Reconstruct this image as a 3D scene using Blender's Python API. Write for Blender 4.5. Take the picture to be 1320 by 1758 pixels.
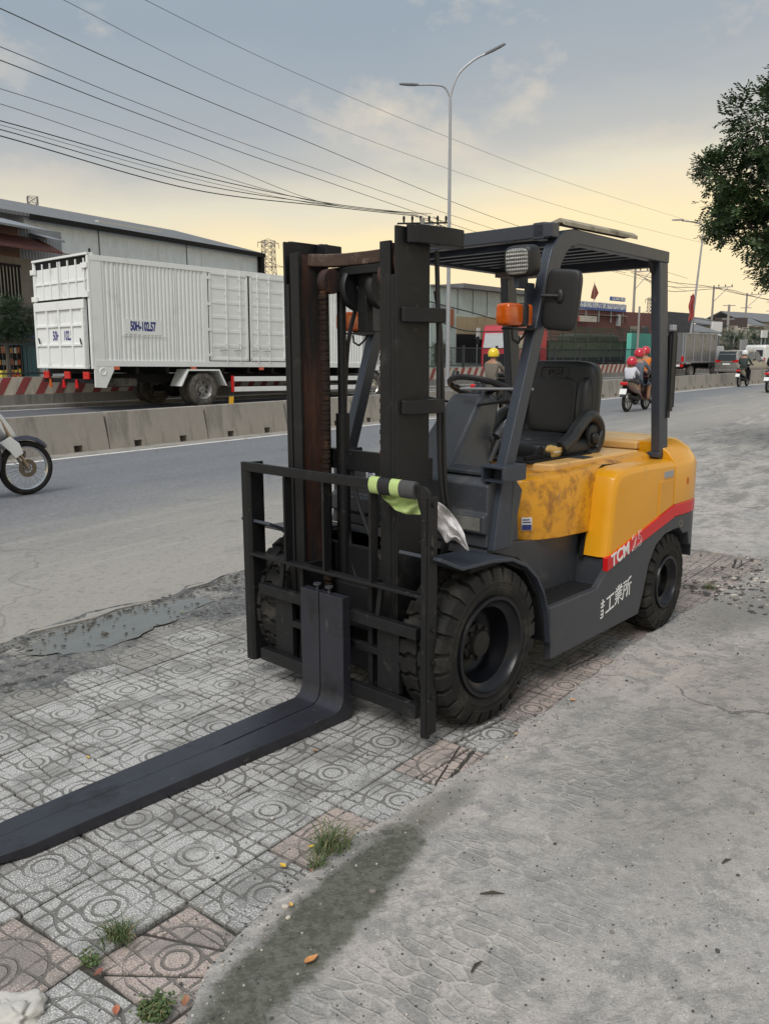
import bpy, bmesh, math, random
from mathutils import Vector, Matrix, noise as mnoise
PI = math.pi
S = bpy.context.scene
for o in list(bpy.data.objects): bpy.data.objects.remove(o)
# ------------------------------------------------------------------ camera
CH, PITCH, ROLL, FPX = 1.498, math.radians(10.565), math.radians(-0.21), 1434.6
cd = bpy.data.cameras.new('camera'); cam = bpy.data.objects.new('camera', cd); S.collection.objects.link(cam)
cam.matrix_world = Matrix.Translation((0, 0, CH)) @ Matrix.Rotation(PI/2 - PITCH, 4, 'X') @ Matrix.Rotation(ROLL, 4, 'Z')
cd.sensor_fit = 'VERTICAL'; cd.sensor_height = 36; cd.lens = FPX/1758*36; cd.clip_start = .05; cd.clip_end = 3000
S.camera = cam
# ------------------------------------------------------------------ world, sun, exposure
W = bpy.data.worlds.new('World'); S.world = W; W.use_nodes = True
SUN_EL, SUN_AZ = math.radians(50), math.radians(205)
def build_world():
    nt = W.node_tree; N = nt.nodes; L = nt.links; N.clear()
    out = N.new('ShaderNodeOutputWorld'); sky = N.new('ShaderNodeTexSky'); sky.sky_type = 'NISHITA'; sky.sun_disc = False
    sky.sun_elevation = SUN_EL; sky.sun_rotation = SUN_AZ; sky.dust_density = 4; sky.air_density = 2
    b1 = N.new('ShaderNodeBackground'); b1.inputs[1].default_value = .1; L.new(sky.outputs[0], b1.inputs[0])
    tc = N.new('ShaderNodeTexCoord'); sep = N.new('ShaderNodeSeparateXYZ'); L.new(tc.outputs['Generated'], sep.inputs[0])
    mp = N.new('ShaderNodeMapping'); mp.inputs['Scale'].default_value = (1.6, 1.6, 5.5); mp.inputs['Location'].default_value = (3.1, .4, .7)
    L.new(tc.outputs['Generated'], mp.inputs[0])
    n1 = N.new('ShaderNodeTexNoise'); n1.inputs['Scale'].default_value = 1.25; n1.inputs['Detail'].default_value = 5; n1.inputs['Roughness'].default_value = .52
    L.new(mp.outputs[0], n1.inputs[0])
    def ma(op, a, b=None, c=None, cl=False):
        m = N.new('ShaderNodeMath'); m.operation = op; m.use_clamp = cl
        for i, x in enumerate((a, b, c)):
            if x is None: continue
            if isinstance(x, (int, float)): m.inputs[i].default_value = x
            else: L.new(x, m.inputs[i])
        return m.outputs[0]
    # elevation shifted by slow cloud noise
    e = ma('ADD', sep.outputs[2], ma('MULTIPLY', ma('SUBTRACT', n1.outputs[0], .5), .17))
    e = ma('SUBTRACT', e, ma('MULTIPLY', sep.outputs[0], .05))
    cr = N.new('ShaderNodeValToRGB'); L.new(e, cr.inputs[0])
    st = [(0.0, (.86, .74, .52)), (.06, (.93, .765, .49)), (.13, (.93, .755, .455)), (.175, (.73, .67, .52)), (.22, (.50, .485, .45)), (.27, (.36, .385, .41)),
          (.36, (.275, .330, .385)), (.55, (.34, .40, .46)), (.85, (.52, .56, .60))]
    el = cr.color_ramp.elements; el[0].position = st[0][0]; el[0].color = st[0][1] + (1,); el[1].position = st[1][0]; el[1].color = st[1][1] + (1,)
    for p, c in st[2:]:
        x = el.new(p); x.color = c + (1,)
    # lit cloud scraps
    mp2 = N.new('ShaderNodeMapping'); mp2.inputs['Scale'].default_value = (2.6, 2.6, 4.2); mp2.inputs['Location'].default_value = (.35, 1.3, .2)
    L.new(tc.outputs['Generated'], mp2.inputs[0])
    n2 = N.new('ShaderNodeTexNoise'); n2.inputs['Scale'].default_value = 2.2; n2.inputs['Detail'].default_value = 6; n2.inputs['Roughness'].default_value = .6
    L.new(mp2.outputs[0], n2.inputs[0])
    k = ma('MULTIPLY', ma('SUBTRACT', n2.outputs[0], .53), 4.0, cl=True)
    band = ma('MULTIPLY', ma('SUBTRACT', sep.outputs[2], .08), 6, cl=True)
    k = ma('MULTIPLY', ma('MULTIPLY', k, band), .85)
    mx = N.new('ShaderNodeMixRGB'); L.new(k, mx.inputs[0]); L.new(cr.outputs[0], mx.inputs[1]); mx.inputs[2].default_value = (.78, .66, .50, 1)
    # darker slate streaks
    n3 = N.new('ShaderNodeTexNoise'); n3.inputs['Scale'].default_value = 1.1; n3.inputs['Detail'].default_value = 4
    mp3 = N.new('ShaderNodeMapping'); mp3.inputs['Scale'].default_value = (1.3, 1.3, 7); mp3.inputs['Location'].default_value = (7, 2, 5); L.new(tc.outputs['Generated'], mp3.inputs[0]); L.new(mp3.outputs[0], n3.inputs[0])
    d = ma('MULTIPLY', ma('SUBTRACT', n3.outputs[0], .45), 1.1, cl=True)
    mx2 = N.new('ShaderNodeMixRGB'); L.new(d, mx2.inputs[0]); L.new(mx.outputs[0], mx2.inputs[1]); mx2.inputs[2].default_value = (.30, .35, .41, 1)
    mb = ma('MULTIPLY', ma('SUBTRACT', sep.outputs[2], .12), 8, cl=True); dd = ma('MULTIPLY', d, mb); L.new(dd, mx2.inputs[0])
    b2 = N.new('ShaderNodeBackground'); L.new(mx2.outputs[0], b2.inputs[0]); b2.inputs[1].default_value = .84
    ms = N.new('ShaderNodeMixShader'); ms.inputs[0].default_value = .93; L.new(b1.outputs[0], ms.inputs[1]); L.new(b2.outputs[0], ms.inputs[2])
    L.new(ms.outputs[0], out.inputs[0])
build_world()
sl = bpy.data.lights.new('sun', 'SUN'); sl.energy = 1.5; sl.angle = math.radians(30); sl.color = (1, .975, .95); sl.energy = 1.65
sun = bpy.data.objects.new('sun', sl); S.collection.objects.link(sun)
# light travels from azimuth SUN_AZ (clockwise from +Y) at elevation SUN_EL
sd = Vector((math.sin(SUN_AZ)*math.cos(SUN_EL), math.cos(SUN_AZ)*math.cos(SUN_EL), math.sin(SUN_EL)))
sun.rotation_euler = sd.to_track_quat('Z', 'Y').to_euler()
S.view_settings.view_transform = 'Standard'; S.view_settings.look = 'None'; S.view_settings.exposure = 0.5; S.view_settings.gamma = 1
S.view_settings.use_curve_mapping = False
S.render.engine = 'CYCLES'
# ------------------------------------------------------------------ helpers
def tag(o, label=None, cat=None, group=None, kind=None):
    if label: o['label'] = label
    if cat: o['category'] = cat
    if group: o['group'] = group
    if kind: o['kind'] = kind
    return o
def thing(name, label, cat, loc=(0, 0, 0), rz=0, group=None):
    o = bpy.data.objects.new(name, None); S.collection.objects.link(o); o.location = loc; o.rotation_euler = (0, 0, rz)
    o.empty_display_size = .2
    return tag(o, label, cat, group)
CF = Vector((0, math.cos(PITCH), -math.sin(PITCH))); CU0 = Vector((0, math.sin(PITCH), math.cos(PITCH))); CR0 = Vector((1, 0, 0))
CR = CR0*math.cos(ROLL) + CU0*math.sin(ROLL); CU = CU0*math.cos(ROLL) - CR0*math.sin(ROLL)
def ray(u, v): return CF + CR*((u - 660)/FPX) - CU*((v - 879)/FPX)
def at(u, v, Y):                       # surveyed point: bearing u,v of the photograph at distance Y
    d = ray(u, v); return Vector((0, 0, CH)) + d*(Y/d.y)
def gnd(u, v, z=0):
    d = ray(u, v); return Vector((0, 0, CH)) + d*((z - CH)/d.z)
class MB:
    def __init__(s): s.v = []; s.f = []; s.m = []
    def add(s, vs, fs, mat=0, T=None):
        n = len(s.v); s.v += [tuple(T @ Vector(v)) if T else tuple(v) for v in vs]
        s.f += [tuple(n+i for i in f) for f in fs]; s.m += [mat]*len(fs); return s
    def box(s, x0, x1, y0, y1, z0, z1, mat=0, T=None):
        return s.add([(x, y, z) for z in (z0, z1) for y in (y0, y1) for x in (x0, x1)],
            [(0, 2, 3, 1), (4, 5, 7, 6), (0, 1, 5, 4), (2, 6, 7, 3), (0, 4, 6, 2), (1, 3, 7, 5)], mat, T)
    def prism(s, poly, ax, a0, a1, mat=0, T=None, wfun=None):
        n = len(poly); mk = {'x': lambda p, a: (a, p[0], p[1]), 'y': lambda p, a: (p[0], a, p[1]), 'z': lambda p, a: (p[0], p[1], a)}[ax]
        vs = [mk(p, a0) for p in poly] + [mk(p, a1) for p in poly]
        return s.add(vs, [tuple(range(n-1, -1, -1)), tuple(range(n, 2*n))] + [(i, (i+1) % n, n+(i+1) % n, n+i) for i in range(n)], mat, T)
    def beam(s, p, q, w, h=None, up=(0, 0, 1), mat=0):
        h = h or w; p = Vector(p); q = Vector(q); d = (q-p); L = d.length; d.normalize(); up = Vector(up)
        if abs(d.dot(up)) > .99: up = Vector((1, 0, 0))
        r = d.cross(up).normalized(); u = r.cross(d)
        vs = [b + r*a*w/2 + u*c*h/2 for b in (p, q) for a, c in ((-1, -1), (1, -1), (1, 1), (-1, 1))]
        return s.add(vs, [(0, 1, 2, 3), (7, 6, 5, 4), (0, 4, 5, 1), (1, 5, 6, 2), (2, 6, 7, 3), (3, 7, 4, 0)], mat)
    def tube(s, pts, r, n=8, mat=0, cap=True):
        pts = [Vector(p) for p in pts]; k = len(pts); vs = []; rr = r if isinstance(r, (list, tuple)) else [r]*k; up = None
        for i, p in enumerate(pts):
            d = (pts[min(i+1, k-1)] - pts[max(i-1, 0)])
            if d.length < 1e-9: d = Vector((0, 0, 1))
            d.normalize()
            if up is None: up = Vector((0, 0, 1)) if abs(d.z) < .9 else Vector((1, 0, 0))
            a = d.cross(up).normalized(); up = a.cross(d).normalized()
            vs += [p + (a*math.cos(2*PI*j/n) + up*math.sin(2*PI*j/n))*rr[i] for j in range(n)]
        fs = [(i*n+j, i*n+(j+1) % n, (i+1)*n+(j+1) % n, (i+1)*n+j) for i in range(k-1) for j in range(n)]
        if cap: fs += [tuple(range(n-1, -1, -1)), tuple(range((k-1)*n, k*n))]
        return s.add(vs, fs, mat)
    def cyl(s, p, q, r, n=16, mat=0, r2=None): return s.tube([p, q], [r, r if r2 is None else r2], n, mat)
    def lathe(s, prof, n=32, mat=0, c=(0, 0, 0), ax='y', close=False):
        k = len(prof); vs = []
        for j in range(n):
            a = 2*PI*j/n
            for (t, r) in prof:
                if ax == 'y': vs.append((c[0]+r*math.cos(a), c[1]+t, c[2]+r*math.sin(a)))
                elif ax == 'z': vs.append((c[0]+r*math.cos(a), c[1]+r*math.sin(a), c[2]+t))
                else: vs.append((c[0]+t, c[1]+r*math.cos(a), c[2]+r*math.sin(a)))
        kk = k if close else k-1
        fs = [(j*k+i, j*k+(i+1) % k, ((j+1) % n)*k+(i+1) % k, ((j+1) % n)*k+i) for j in range(n) for i in range(kk)]
        if ax == 'z': fs = [f[::-1] for f in fs]
        return s.add(vs, fs, mat)
    def loft(s, secs, mat=0, cap=True, T=None):
        n = len(secs[0]); vs = [p for c in secs for p in c]; k = len(secs)
        fs = [(i*n+j, i*n+(j+1) % n, (i+1)*n+(j+1) % n, (i+1)*n+j) for i in range(k-1) for j in range(n)]
        if cap: fs += [tuple(range(n-1, -1, -1)), tuple(range((k-1)*n, k*n))]
        return s.add(vs, fs, mat, T)
    def sell(s, c, r, e1=.5, e2=.5, nu=24, nv=12, mat=0, T=None):     # superellipsoid
        sp = lambda x, e: math.copysign(abs(x)**e, x); vs = []
        for i in range(nv+1):
            a = -PI/2 + PI*i/nv
            for j in range(nu):
                b = 2*PI*j/nu
                vs.append((c[0]+r[0]*sp(math.cos(a), e1)*sp(math.cos(b), e2), c[1]+r[1]*sp(math.cos(a), e1)*sp(math.sin(b), e2), c[2]+r[2]*sp(math.sin(a), e1)))
        return s.add(vs, [(i*nu+j, i*nu+(j+1) % nu, (i+1)*nu+(j+1) % nu, (i+1)*nu+j) for i in range(nv) for j in range(nu)], mat, T)
    def mesh(s, name, mats):
        me = bpy.data.meshes.new(name); me.from_pydata(s.v, [], s.f); me.polygons.foreach_set('material_index', s.m)
        for m in (mats if isinstance(mats, (list, tuple)) else [mats]): me.materials.append(m)
        me.update(); bm = bmesh.new(); bm.from_mesh(me); bmesh.ops.remove_doubles(bm, verts=bm.verts, dist=1e-6)
        bmesh.ops.recalc_face_normals(bm, faces=bm.faces); bm.to_mesh(me); bm.free(); return me
    def build(s, name, mats, parent=None, bevel=0, smooth=False, seg=2, ang=35):
        me = s.mesh(name, mats)
        return link(name, me, parent, bevel, smooth, seg, ang)
def link(name, me, parent=None, bevel=0, smooth=False, seg=2, ang=35):
    o = bpy.data.objects.new(name, me); S.collection.objects.link(o)
    if parent: o.parent = parent
    if smooth or bevel:
        me.polygons.foreach_set('use_smooth', [True]*len(me.polygons))
        me.set_sharp_from_angle(angle=math.radians(ang))
    if bevel:
        b = o.modifiers.new('bevel', 'BEVEL'); b.width = bevel; b.segments = seg; b.limit_method = 'ANGLE'; b.angle_limit = math.radians(ang); b.harden_normals = True
    return o
def copytree(o, parent=None):
    c = o.copy(); S.collection.objects.link(c); c.parent = parent
    for ch in [x for x in bpy.data.objects if x.parent == o]: copytree(ch, c)
    return c
def kids(o): return [x for x in bpy.data.objects if x.parent == o]
# ------------------------------------------------------------------ materials
class NT:
    def __init__(s, name):
        s.m = bpy.data.materials.new(name); s.m.use_nodes = True; s.t = s.m.node_tree; s.N = s.t.nodes; s.L = s.t.links
        s.b = s.N['Principled BSDF']; s.tc = s.N.new('ShaderNodeTexCoord')
    def new(s, t, **k):
        n = s.N.new(t)
        for a, b in k.items(): setattr(n, a, b)
        return n
    def set(s, sock, x):
        if x is None: return
        if hasattr(x, 'is_linked') or hasattr(x, 'links'): s.L.new(x, sock)
        else: sock.default_value = x
    def ma(s, op, a, b=None, c=None, cl=False):
        m = s.new('ShaderNodeMath', operation=op, use_clamp=cl)
        for i, x in enumerate((a, b, c)): s.set(m.inputs[i], x)
        return m.outputs[0]
    def vm(s, op, a, b=None, out=0):
        m = s.new('ShaderNodeVectorMath', operation=op); s.set(m.inputs[0], a); s.set(m.inputs[1], b); return m.outputs[out]
    def noise(s, scale, det=4, ro=.55, vec=None, sc=None, loc=None, dist=0):
        n = s.new('ShaderNodeTexNoise'); n.inputs['Scale'].default_value = scale; n.inputs['Detail'].default_value = det; n.inputs['Roughness'].default_value = ro; n.inputs['Distortion'].default_value = dist
        s.L.new(s.map(vec, sc, loc), n.inputs[0]); return n.outputs[0]
    def map(s, vec=None, sc=None, loc=None, rot=None):
        vec = vec or s.tc.outputs['Object']
        if sc is None and loc is None and rot is None: return vec
        m = s.new('ShaderNodeMapping'); s.L.new(vec, m.inputs[0])
        if sc: m.inputs['Scale'].default_value = sc
        if loc: m.inputs['Location'].default_value = loc
        if rot: m.inputs['Rotation'].default_value = rot
        return m.outputs[0]
    def voro(s, scale, feat='F1', vec=None, sc=None, rnd=1, out=0):
        n = s.new('ShaderNodeTexVoronoi', feature=feat); n.inputs['Scale'].default_value = scale; n.inputs['Randomness'].default_value = rnd
        s.L.new(s.map(vec, sc), n.inputs[0]); return n.outputs[out]
    def ramp(s, f, a, b): # smooth 0..1 between a and b
        m = s.new('ShaderNodeMapRange', interpolation_type='SMOOTHSTEP'); s.set(m.inputs[0], f); m.inputs[1].default_value = a; m.inputs[2].default_value = b; return m.outputs[0]
    def mix(s, f, a, b, bt='MIX'):
        m = s.new('ShaderNodeMixRGB', blend_type=bt); s.set(m.inputs[0], f)
        for i, x in ((1, a), (2, b)): s.set(m.inputs[i], (x + (1,)) if isinstance(x, tuple) and len(x) == 3 else x)
        return m.outputs[0]
    def bump(s, h, st=.3, dist=.01, prev=None):
        n = s.new('ShaderNodeBump'); s.set(n.inputs['Height'], h); n.inputs['Strength'].default_value = st; n.inputs['Distance'].default_value = dist
        if prev: s.L.new(prev, n.inputs['Normal'])
        return n.outputs[0]
    def out(s, col=None, rough=None, nrm=None, metal=None, **k):
        if col is not None: s.set(s.b.inputs['Base Color'], col + (1,) if isinstance(col, tuple) and len(col) == 3 else col)
        if rough is not None: s.set(s.b.inputs['Roughness'], rough)
        if metal is not None: s.b.inputs['Metallic'].default_value = metal
        if nrm is not None: s.L.new(nrm, s.b.inputs['Normal'])
        for a, b in k.items(): s.set(s.b.inputs[a], b)
        return s.m
def rgb(c, f): return tuple(min(1, x*f) for x in c)
def M(name, col, rough=.5, metal=0, var=.2, vs=6, bump=.15, bs=40, dirt=None, da=.5, ds=3, bd=.004, spec=.5, coat=0, streak=None, scr=0):
    t = NT(name); n = t.noise(vs, 5, .6); c = t.mix(n, rgb(col, 1-var), rgb(col, 1+var))
    r = t.ma('ADD', rough - .08, t.ma('MULTIPLY', t.noise(vs*2.3, 4), .16))
    if dirt:
        d = t.noise(ds, 8, .68, sc=streak); dm = t.ramp(d, 1-da-.12, 1-da+.12); c = t.mix(dm, c, dirt); r = t.ma('ADD', r, t.ma('MULTIPLY', dm, .2), cl=True)
    if scr:
        k1 = t.ramp(t.noise(26, 5, .75, sc=(1, 1, .22)), .655, .69); k2 = t.ramp(t.noise(34, 5, .75, sc=(.25, 1, 1), loc=(3, 3, 3)), .66, .69); k3 = t.ramp(t.noise(14, 7, .8), .69, .71)
        km = t.ma('MAXIMUM', t.ma('MAXIMUM', k1, k2), k3); c = t.mix(t.ma('MULTIPLY', km, scr), c, (.16, .145, .125)); ru = t.ramp(t.noise(7, 7, .75, loc=(5, 1, 2)), .66, .71); c = t.mix(t.ma('MULTIPLY', ru, scr*.8), c, (.11, .05, .025))
    nb = t.bump(t.noise(bs, 4, .6), bump, bd)
    return t.out(c, r, nb, metal, **{'Specular IOR Level': spec, 'Coat Weight': coat})
m_grey = M('grey_paint', (.045, .049, .057), .42, var=.12, dirt=(.12, .115, .105), da=.34, ds=5, bump=.12, scr=.38)
m_blue = M('blue_grey_paint', (.036, .043, .058), .38, var=.12, dirt=(.085, .085, .083), da=.33, ds=6, scr=.38)
m_black = M('black_paint', (.0085, .0088, .0098), .5, var=.3, dirt=(.035, .033, .031), da=.34, ds=7, bump=.25, spec=.38, scr=.38)
m_fork = M('fork_steel_paint', (.022, .023, .031), .34, var=.25, vs=9, dirt=(.009, .009, .010), da=.42, ds=6, bump=.12, bs=25, scr=.5)
m_rust = M('rust_steel', (.075, .028, .016), .62, var=.6, vs=10, dirt=(.012, .010, .010), da=.5, ds=4, bump=.5, streak=(3, 3, .35))
m_rustbar = M('rust_crossbar', (.05, .026, .017), .6, var=.5, vs=14, dirt=(.26, .19, .14), da=.36, ds=12, bump=.5)
m_chain = M('greasy_chain', (.028, .018, .013), .5, .3, var=.7, vs=30, bump=.4, dirt=(.14, .06, .025), da=.36, ds=9)
m_yel = M('yellow_paint', (.70, .315, .008), .3, var=.07, vs=3, dirt=(.47, .26, .05), da=.32, ds=2.2, bump=.06, coat=.25)
m_yelworn = M('worn_yellow_paint', (.68, .30, .008), .34, var=.12, vs=5, dirt=(.30, .12, .012), da=.44, ds=13, scr=.5, bump=.15, coat=.2)
m_yeltop = M('faded_yellow_paint', (.74, .44, .15), .4, var=.1, vs=4, dirt=(.42, .2, .07), da=.36, ds=7, bump=.12)
m_red = M('red_vinyl', (.62, .012, .014), .3, var=.06)
m_rubber = M('tyre_rubber', (.011, .0108, .0105), .75, var=.3, vs=10, dirt=(.045, .041, .035), da=.42, ds=7, bump=.35, bs=60, spec=.3)
m_rubber2 = M('road_tyre_rubber', (.05, .048, .045), .8, var=.2, vs=10, dirt=(.14, .125, .105), da=.5, ds=6)
m_rim = M('black_rim', (.006, .0065, .009), .32, var=.3, dirt=(.022, .021, .020), da=.33, ds=8, spec=.35)
m_vinyl = M('black_vinyl', (.018, .0185, .0195), .42, var=.15, bump=.35, bs=160, bd=.002, dirt=(.07, .068, .064), da=.32, ds=5)
m_plast = M('black_plastic', (.012, .012, .013), .5, var=.15, bump=.2, bs=120, bd=.002)
m_foam = M('torn_foam', (.62, .40, .13), .9, var=.25, vs=30, bump=.8, bs=70)
m_white = M('white_truck_paint', (.80, .82, .81), .42, var=.03, vs=1.2, dirt=(.66, .67, .65), da=.36, ds=1.5, bump=.05)
m_whiteln = M('road_line_paint', (.70, .69, .66), .7, var=.1, dirt=(.35, .34, .32), da=.42, ds=6)
m_navy = M('navy_print', (.03, .04, .20), .6)
m_dark = M('dark_underbody', (.008, .008, .009), .7, var=.3, spec=.3)
m_chrome = M('bright_metal', (.55, .55, .55), .25, 1, var=.1)
m_alu = M('grey_wheel_metal', (.36, .36, .35), .5, .4, var=.2, dirt=(.12, .11, .1), da=.45, ds=8)
m_galv = M('galvanised_steel', (.36, .37, .39), .45, .3, var=.12)
m_tail = M('red_lens', (.55, .01, .012), .15, var=.05)
m_amber = M('amber_lens', (.50, .085, .004), .18, var=.45, vs=22, coat=.5)
m_plate = M('plate_white', (.75, .75, .73), .4, var=.04)
m_txt = M('white_print', (.78, .78, .76), .5, var=.03)
m_skin = M('skin', (.33, .17, .10), .55, var=.08)
def glassy(name, col, rough=.06):
    t = NT(name); return t.out(t.mix(t.noise(4, 2), rgb(col, .8), rgb(col, 1.2)), rough, None, 0, **{'Specular IOR Level': .8, 'Coat Weight': .6})
m_glass = glassy('dark_glass', (.035, .045, .05))
def textmesh(body, size, mat, parent, T, name='lettering', offset=0, shear=0, space=1, xs=1, outline=None, extrude=.0008):
    cu = bpy.data.curves.new(name, 'FONT'); cu.body = body; cu.size = size; cu.offset = offset; cu.extrude = extrude; cu.shear = shear; cu.space_character = space; cu.align_x = 'CENTER'; cu.align_y = 'CENTER'
    if outline: cu.fill_mode = 'NONE'; cu.bevel_depth = outline; cu.extrude = 0; cu.bevel_resolution = 0
    o = bpy.data.objects.new(name, cu); S.collection.objects.link(o); dg = bpy.context.evaluated_depsgraph_get(); dg.update()
    me = bpy.data.meshes.new_from_object(o.evaluated_get(dg)); bpy.data.objects.remove(o); bpy.data.curves.remove(cu)
    me.transform(T @ Matrix.Diagonal((xs, 1, 1, 1))); me.materials.clear(); me.materials.append(mat); me.name = name
    return link(name, me, parent)
def face_T(p, right, up):               # text plane: right and up directions
    r = Vector(right).normalized(); u = Vector(up); n = r.cross(u).normalized(); u = n.cross(r)
    m = Matrix((r, u, n)).transposed().to_4x4(); m.translation = Vector(p); return m
def arc(cx, cy, r, a0, a1, n): return [(cx+r*math.cos(math.radians(a0+(a1-a0)*i/n)), cy+r*math.sin(math.radians(a0+(a1-a0)*i/n))) for i in range(n+1)]
# ================================================================== forklift
def sym(f):
    for s in (1, -1): f(s)
def build_forklift():
    R = thing('forklift', 'yellow and dark grey forklift truck with lowered black mast and both forks pushed together', 'forklift', (.0017, 3.655, 0), math.radians(226.21))
    # ---- chassis and lower body
    b = MB(); b.box(-1.0, .06, -.40, .40, .20, .66); b.box(-1.95, -.9, -.30, .30, .22, .60)
    hull = b.build('chassis', m_dark, R)
    prof = [(-.452, .392), (-.47, .146), (-1.30, .170), (-1.345, .28), (-1.39, .42), (-1.46, .51), (-1.56, .555), (-1.648, .562), (-1.648, .632), (-1.25, .545), (-.952, .468), (-.90, .425), (-.86, .396)]
    def skirt(s):
        b = MB(); b.prism(prof, 'y', .545*s, .582*s); b.box(-.98, -.45, .36*s, .55*s, .372, .384)
        b.prism([(-.962, .37), (-.962, .522), (-.99, .522), (-.99, .37)], 'y', .36*s, .548*s)
        b.prism([(-.10, .40), (-.10, .68), (-.30, .69), (-.55, .66), (-.99, .645), (-.99, .37)], 'y', .385*s, .405*s)
        o = b.build('side_skirt', m_grey, R, .006)
        b = MB()
        b.box(-.93, -.50, .39*s, .545*s, .385, .392); n = 7
        for i in range(n): b.beam((-.54-.055*i, .41*s, .395), (-.58-.055*i, .53*s, .395), .014, .006)
        b.build('step_mat', m_plast, o)
        # front fender
        pts = [(.335, .765), (.20, .706), (.0, .700), (-.13, .683), (-.23, .640), (-.31, .575), (-.37, .49), (-.41, .39), (-.435, .25)]
        inn = [(x*.985-.0, z-.012) for x, z in pts]
        f = MB(); f.prism(pts + [(x+.004, z-.014) for x, z in pts[::-1]], 'y', .395*s, .605*s)
        f.build('front_fender', m_blue, R, .005, seg=2, ang=50)
        l = MB(); l.prism([(.12, .66), (-.1, .665), (-.25, .60), (-.36, .46), (-.42, .25), (-.46, .25), (-.44, .42), (-.36, .55), (-.2, .67), (.12, .69)], 'y', .36*s, .575*s)
        l.build('wheel_liner', m_dark, R)
    sym(skirt)
    b = MB(); b.box(-.16, .08, -.40, .40, .44, .66); b.box(.02, .14, -.31, .31, .30, .50); b.cyl((.03, -.5, .34), (.03, .5, .34), .075, 16)
    b.build('drive_axle', m_dark, R, .01)
    # ---- front cowl
    cp = [(-.36, .70), (-.33, .99), (-.155, .985), (-.125, .965), (-.125, .85), (-.10, .84), (-.10, .765), (-.125, .755), (-.125, .70)]
    b = MB(); b.prism(cp, 'y', .10, .47); b.prism(cp, 'y', -.47, -.18); b.prism([(-.36, .60), (-.34, .70), (-.14, .70), (-.12, .60)], 'y', -.46, .46)
    c = b.build('front_cowl', m_grey, R, .008)
    b = MB(); b.prism([(-.34, .995), (-.34, 1.012), (-.2, 1.010), (-.2, .993)], 'y', .14, .45); b.box(-.30, -.17, -.44, -.25, .992, 1.012); b.build('cowl_lid', m_grey, c, .004)
    b = MB(); b.box(-.123, -.0985, .13, .45, .775, .832); b.build('dusty_strip', M('dusty_panel', (.15, .15, .13), .7, var=.3, dirt=(.06, .06, .06), da=.4, ds=8), c, .002)
    # ---- steering column
    b = MB()
    sec = []
    for (x0, x1, z0, z1, h) in ((-.16, -.58, .70, .72, .175), (-.175, -.58, .955, .97, .170), (-.30, -.60, 1.02, 1.00, .14), (-.40, -.64, 1.12, 1.10, .12), (-.48, -.68, 1.21, 1.19, .11), (-.555, -.71, 1.298, 1.275, .102), (-.58, -.70, 1.322, 1.30, .09)):
        sec.append([(x0, -h, z0), (x0, h, z0), (x1, h, z1), (x1, -h, z1)])
    b.loft(sec); col = b.build('steering_column', m_grey, R, .03, seg=4, ang=50)
    b = MB(); b.tube([(-.60, 0, 1.26), (-.69, 0, 1.34)], .035, 16); b.build('steering_shaft', m_plast, col, smooth=True)
    # steering wheel
    ax = Vector((-.38, 0, .925)).normalized(); u = Vector((0, 1, 0)); w = u.cross(ax); C = Vector((-.70, 0, 1.335))
    b = MB(); n = 40; ring = [C + (u*math.cos(2*PI*i/n) + w*math.sin(2*PI*i/n))*.168 for i in range(n+1)]
    b.tube(ring, .0145, 8, cap=False)
    for a in (20, 160, 270):
        a = math.radians(a); b.beam(C-ax*.03, C+(u*math.cos(a)+w*math.sin(a))*.16, .03, .012, up=ax)
    b.tube([C-ax*.055, C-ax*.01], [.06, .048], 18); sw = b.build('steering_wheel', m_plast, R, smooth=True)
    b = MB(); k = C + (u*math.cos(2.3)+w*math.sin(2.3))*.15; b.tube([k, k+ax*.02, k+ax*.05], [.008, .02, .016], 12); b.build('steering_knob', m_plast, sw, smooth=True)
    for (p, q, r) in (((-.53, .10, 1.27), (-.54, .23, 1.29), .007), ((-.60, -.10, 1.27), (-.42, -.17, 1.31), .006)):
        b = MB(); b.tube([p, q], r, 8); d = (Vector(q)-Vector(p)).normalized(); b.tube([Vector(q)-d*.01, Vector(q)+d*.05], .013, 10); b.build('lever', m_plast, col, smooth=True)
    b = MB(); b.tube([(-.62, .10, 1.05), (-.63, .17, 1.16)], .010, 8); b.tube([(-.60, .16, 1.12), (-.655, .17, 1.17)], .022, 10); b.tube([(-.58, .14, 1.0), (-.62, .16, 1.1)], .012, 8)
    b.build('parking_brake_lever', m_grey, R, smooth=True)
    b = MB(); b.tube([(-.50, .02, 1.345), (-.45, .46, 1.355)], .006, 8); b.build('grab_rod', m_galv, R, smooth=True)
    # levers, far side
    for y in (-.14, -.19, -.24):
        b = MB(); b.tube([(-.30, y, .98), (-.40, y, 1.22)], .006, 6); b.sell((-.405, y, 1.24), (.016, .016, .022), 1, 1, 10, 6); b.build('control_lever', m_plast, R, smooth=True)
    # ---- engine hood
    b = MB(); S_ = []
    def sec(x, h, lo, hi, r=.05): return [(x, -h, lo), (x, -h, hi-r), (x, -h+r*.3, hi-r*.3), (x, -h+r, hi), (x, h-r, hi), (x, h-r*.3, hi-r*.3), (x, h, hi-r), (x, h, lo)]
    for x, h, lo, hi in ((-.492, .22, .655, .90), (-.50, .31, .655, .93), (-.535, .38, .655, .945), (-.60, .425, .655, .952), (-.72, .452, .650, .958), (-.95, .465, .645, .965), (-1.3, .465, .645, .975), (-1.592, .465, .645, .985)): S_.append(sec(x, h, lo, hi))
    b.loft(S_); hood = b.build('engine_hood', m_yelworn, R, .006, True, 3, 40)
    b = MB(); b.box(-1.56, -.80, -.40, .40, .975, .99); 
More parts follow.
